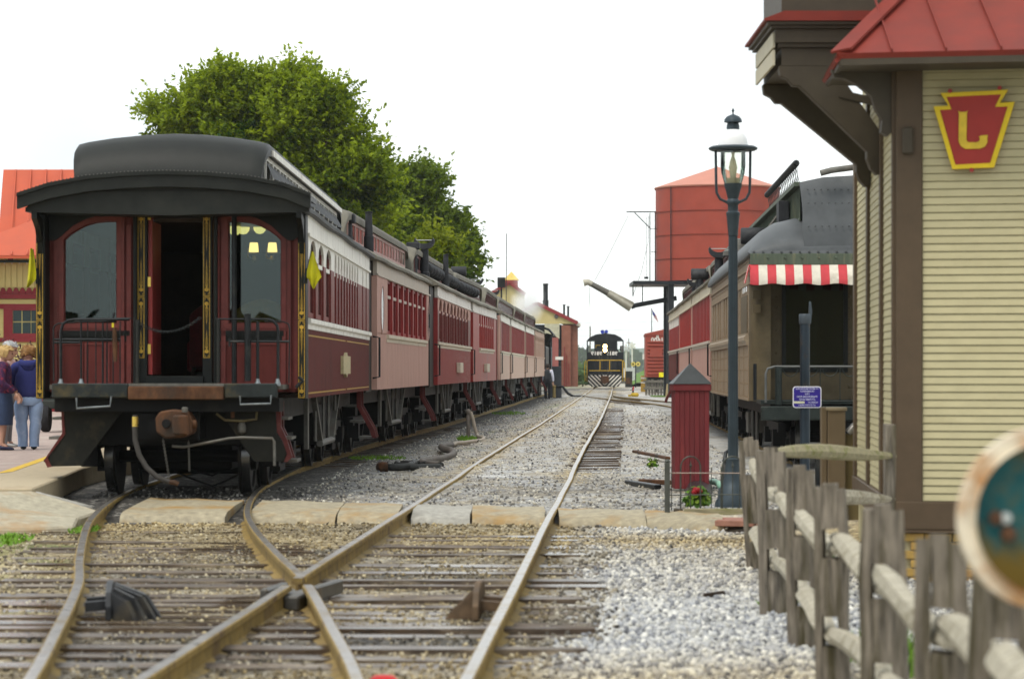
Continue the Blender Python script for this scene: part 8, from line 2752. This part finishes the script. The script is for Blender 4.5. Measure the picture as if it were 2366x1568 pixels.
def tuft_patch(u, v, rx, ry, n, h, lab, s):
    g = G(u, v, -.08); mb = MB(); rr = random.Random(s)
    for _ in range(n):
        a, q = rr.uniform(0, 6.28), rr.random() ** .5
        p = Vector((rx * q * math.cos(a), ry * q * math.sin(a), 0)); hh_ = h * rr.uniform(.4, 1)
        tip = p + Vector((rr.uniform(-.04, .04), rr.uniform(-.04, .04), hh_)); sd_ = Vector((.012, 0, 0))
        mb.add([p - sd_, p + sd_, tip], [(0, 1, 2)])
    o = mb.obj('grass', M('grass_blade', (0, 0, 0)), fix=False); o.location = g
    stuff(o); tag(o, lab, 'grass')


tuft_patch(1078, 1014, .22, 1.4, 260, .08, 'low green grass patch round the grey standpipe', 1)
tuft_patch(870, 1058, .5, 1.0, 200, .05, 'thin green grass by the left train wheels', 2)
tuft_patch(1175, 955, .6, 3, 260, .07, 'thin grass streak in the gravel far up the left train', 3)
tuft_patch(5, 1250, .22, .9, 200, .055, 'green grass patch at the left edge below the apron', 4)
tuft_patch(195, 1225, .12, .5, 110, .05, 'small grass along the left rail below the kerb', 5)
# painted red line fragments on the road surface are dust on the gravel
# ------------------------------------------------------------------ trees


def leaf_mat(name, a, b):
    m = bpy.data.materials.new(name); m.use_nodes = True
    t = m.node_tree; N, L = t.nodes, t.links
    bs = N['Principled BSDF']
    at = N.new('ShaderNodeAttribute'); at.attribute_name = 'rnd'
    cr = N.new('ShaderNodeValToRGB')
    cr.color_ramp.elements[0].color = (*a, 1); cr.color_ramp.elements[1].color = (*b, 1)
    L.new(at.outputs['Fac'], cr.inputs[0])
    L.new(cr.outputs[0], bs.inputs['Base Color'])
    bs.inputs['Roughness'].default_value = .55
    bs.inputs['Specular IOR Level'].default_value = .25
    tr = N.new('ShaderNodeBsdfTranslucent'); L.new(cr.outputs[0], tr.inputs[0])
    mx = N.new('ShaderNodeMixShader'); mx.inputs[0].default_value = .5
    L.new(bs.outputs[0], mx.inputs[1]); L.new(tr.outputs[0], mx.inputs[2])
    L.new(mx.outputs[0], N['Material Output'].inputs[0])
    return m


def tree(label, base, lobes, n_clump, twigs, leaves, ls, mat_, trunk_h, seed, trunk_r=.35):
    """lobes: list of (centre, radii); leaves on short twigs bristling from clumps over the lobes"""
    rs = np.random.RandomState(seed)
    t = thing('tree', label, 'tree', base)
    vol = np.array([l[1][0] * l[1][2] for l in lobes]); vol = vol / vol.sum()
    P_, D_, rn = [], [], []
    cl = []
    for _ in range(n_clump):
        k = rs.choice(len(lobes), p=vol)
        c, r_ = np.array(lobes[k][0]), np.array(lobes[k][1])
        d = rs.normal(size=3); d /= np.linalg.norm(d)
        if d[2] < -.5:
            d[2] = -d[2]
        q = rs.uniform(.55, 1.0) ** .6
        cl.append((c + d * r_ * q, d, rs.uniform(-.30, .30)))
    for (c, d, cr_) in cl:
        for _ in range(twigs):
            dd = d * .8 + rs.normal(size=3) * .62 + np.array([0, 0, .42]); dd /= np.linalg.norm(dd)
            ln_ = rs.uniform(.35, 1.15)
            s0 = c + rs.normal(size=3) * .2
            ts_ = rs.uniform(.05, 1, leaves)
            pp = s0 + dd * (ts_ * ln_)[:, None] + rs.normal(size=(leaves, 3)) * .09 * (1.15 - ts_)[:, None]
            P_.append(pp); D_.append(np.repeat(dd[None], leaves, 0))
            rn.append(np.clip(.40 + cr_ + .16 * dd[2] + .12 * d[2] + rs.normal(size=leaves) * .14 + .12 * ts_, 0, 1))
    Pp = np.concatenate(P_); Dd = np.concatenate(D_); rn = np.concatenate(rn)
    n = len(Pp)
    nrm = rs.normal(size=(n, 3)) * .7 + np.array([0, -.15, .75]); nrm /= np.linalg.norm(nrm, axis=1)[:, None]
    a = Dd + rs.normal(size=(n, 3)) * .7
    a -= nrm * (a * nrm).sum(1)[:, None]; a /= np.linalg.norm(a, axis=1)[:, None]
    b = np.cross(nrm, a)
    s_ = ls * rs.uniform(.6, 1.25, n)[:, None]
    V = np.stack([Pp - a * s_, Pp + b * s_ * .55, Pp + a * s_ * 1.15, Pp - b * s_ * .55], 1).reshape(-1, 3)
    me = bpy.data.meshes.new('crown')
    me.vertices.add(4 * n); me.vertices.foreach_set('co', V.reshape(-1).astype(np.float32))
    me.loops.add(4 * n); me.loops.foreach_set('vertex_index', np.arange(4 * n, dtype=np.int32))
    me.polygons.add(n); me.polygons.foreach_set('loop_start', np.arange(0, 4 * n, 4, dtype=np.int32))
    try:
        me.polygons.foreach_set('loop_total', np.full(n, 4, dtype=np.int32))
    except Exception:
        pass
    me.update(calc_edges=True)
    set_attr(me, 'rnd', np.repeat(rn, 4))
    me.materials.append(mat_)
    stuff(link('crown', me, t))
    mb = MB()
    mb.tube([(0, 0, -.3), (.05, 0, trunk_h * .4), (0, .1, trunk_h)], [trunk_r, trunk_r * .8, trunk_r * .62], 10)
    mb.obj('trunk', M('bark', (.07, .055, .042), .9, 0, .3, 4, .5, stretch=(4, 4, .6)), t, smooth=50)
    rr = random.Random(seed)
    for k in range(26):
        c, r_ = lobes[k % len(lobes)]
        e = Vector(c) + Vector((rr.uniform(-.8, .8) * r_[0], rr.uniform(-.7, .7) * r_[1], rr.uniform(-.2, .85) * r_[2]))
        s0 = Vector((0, .05, trunk_h * rr.uniform(.55, 1)))
        md = s0.lerp(e, .5) + Vector((0, 0, .4))
        MB().tube([s0, md, e], [trunk_r * .4, trunk_r * .22, .03], 6).obj('limb', M('bark', (0, 0, 0)), t, smooth=50)
    return t


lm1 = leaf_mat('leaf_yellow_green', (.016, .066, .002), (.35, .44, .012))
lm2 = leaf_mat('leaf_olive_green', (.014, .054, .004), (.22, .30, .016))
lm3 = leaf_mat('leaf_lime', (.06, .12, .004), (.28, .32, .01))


def lob(items, base, Y):
    out = []
    for (u, v, ru, rv) in items:
        p = P(u, v, Y) - Vector(base)
        out.append(((p.x, rng.uniform(-1.2, 1.2), p.z), (ru * Y / F, ru * Y / F * .85, rv * Y / F)))
    return out


bT = (P(640, 0, 104).x, 104, 0)
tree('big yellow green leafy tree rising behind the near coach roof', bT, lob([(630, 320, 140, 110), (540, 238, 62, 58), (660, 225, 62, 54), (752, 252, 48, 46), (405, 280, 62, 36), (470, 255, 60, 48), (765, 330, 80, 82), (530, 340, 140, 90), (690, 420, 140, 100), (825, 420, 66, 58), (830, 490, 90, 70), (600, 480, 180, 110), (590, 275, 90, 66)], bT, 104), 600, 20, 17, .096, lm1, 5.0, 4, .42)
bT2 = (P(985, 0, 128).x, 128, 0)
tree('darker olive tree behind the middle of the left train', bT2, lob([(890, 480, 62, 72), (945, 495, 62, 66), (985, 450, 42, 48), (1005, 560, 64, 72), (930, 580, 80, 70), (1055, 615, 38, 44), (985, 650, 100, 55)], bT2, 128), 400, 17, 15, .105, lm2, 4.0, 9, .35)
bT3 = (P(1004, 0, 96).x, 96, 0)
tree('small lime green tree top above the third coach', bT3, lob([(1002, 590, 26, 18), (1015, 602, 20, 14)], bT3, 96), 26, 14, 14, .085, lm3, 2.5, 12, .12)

# dark red leaved shrub by the station
sb_ = thing('red_shrub', 'dark red leaved shrub between the two women and the station', 'shrub', (P(43, 0, 70).x, 70, .2))
mb = MB(); rr2 = random.Random(8)
for _ in range(700):
    d = Vector((rr2.gauss(0, .26), rr2.gauss(0, .26), 1.0 + rr2.gauss(0, .33)))
    u_ = Vector((rr2.uniform(-1, 1), rr2.uniform(-1, 1), rr2.uniform(-.3, 1))).normalized() * .08; v_ = u_.orthogonal().normalized() * .03
    mb.add([d - u_, d + v_, d + u_, d - v_], [(0, 1, 2, 3)])
mb.obj('foliage', M('dark_red_leaf', (.07, .03, .028), .6, 0, .4, 9, 0), sb_, fix=False)
for k in range(5):
    MB().tube([(0, 0, 0), (.1 * math.cos(k * 1.3), .1 * math.sin(k * 1.3), .6), (.2 * math.cos(k * 1.3), .2 * math.sin(k * 1.3), 1.1)], .014, 5).obj('stem', M('bark', (0, 0, 0)), sb_)

# ------------------------------------------------------------------ haze between here and the hills
hzm = bpy.data.materials.new('haze'); hzm.use_nodes = True
t = hzm.node_tree; t.nodes.clear()
ho = t.nodes.new('ShaderNodeOutputMaterial'); hv_ = t.nodes.new('ShaderNodeVolumePrincipled')
hv_.inputs['Color'].default_value = (.90, .96, 1.0, 1)
hv_.inputs['Density'].default_value = .00012
t.links.new(hv_.outputs[0], ho.inputs['Volume'])
hb = MB().box(-3000, 3000, -160, 4300, -3.5, 75).obj('haze', hzm)
stuff(hb)
# trees and roofs that stand behind the viewer (the coach windows mirror their outline)
bw_ = MB()
for k in range(46):
    x = -48 + 2.1 * k
    clump(bw_, (x + rr.uniform(-1, 1), rr.uniform(-52, -40), 0), rr.uniform(2.6, 4.6), 60)
stuff(bw_.obj('wood_behind', m_fw, fix=False))
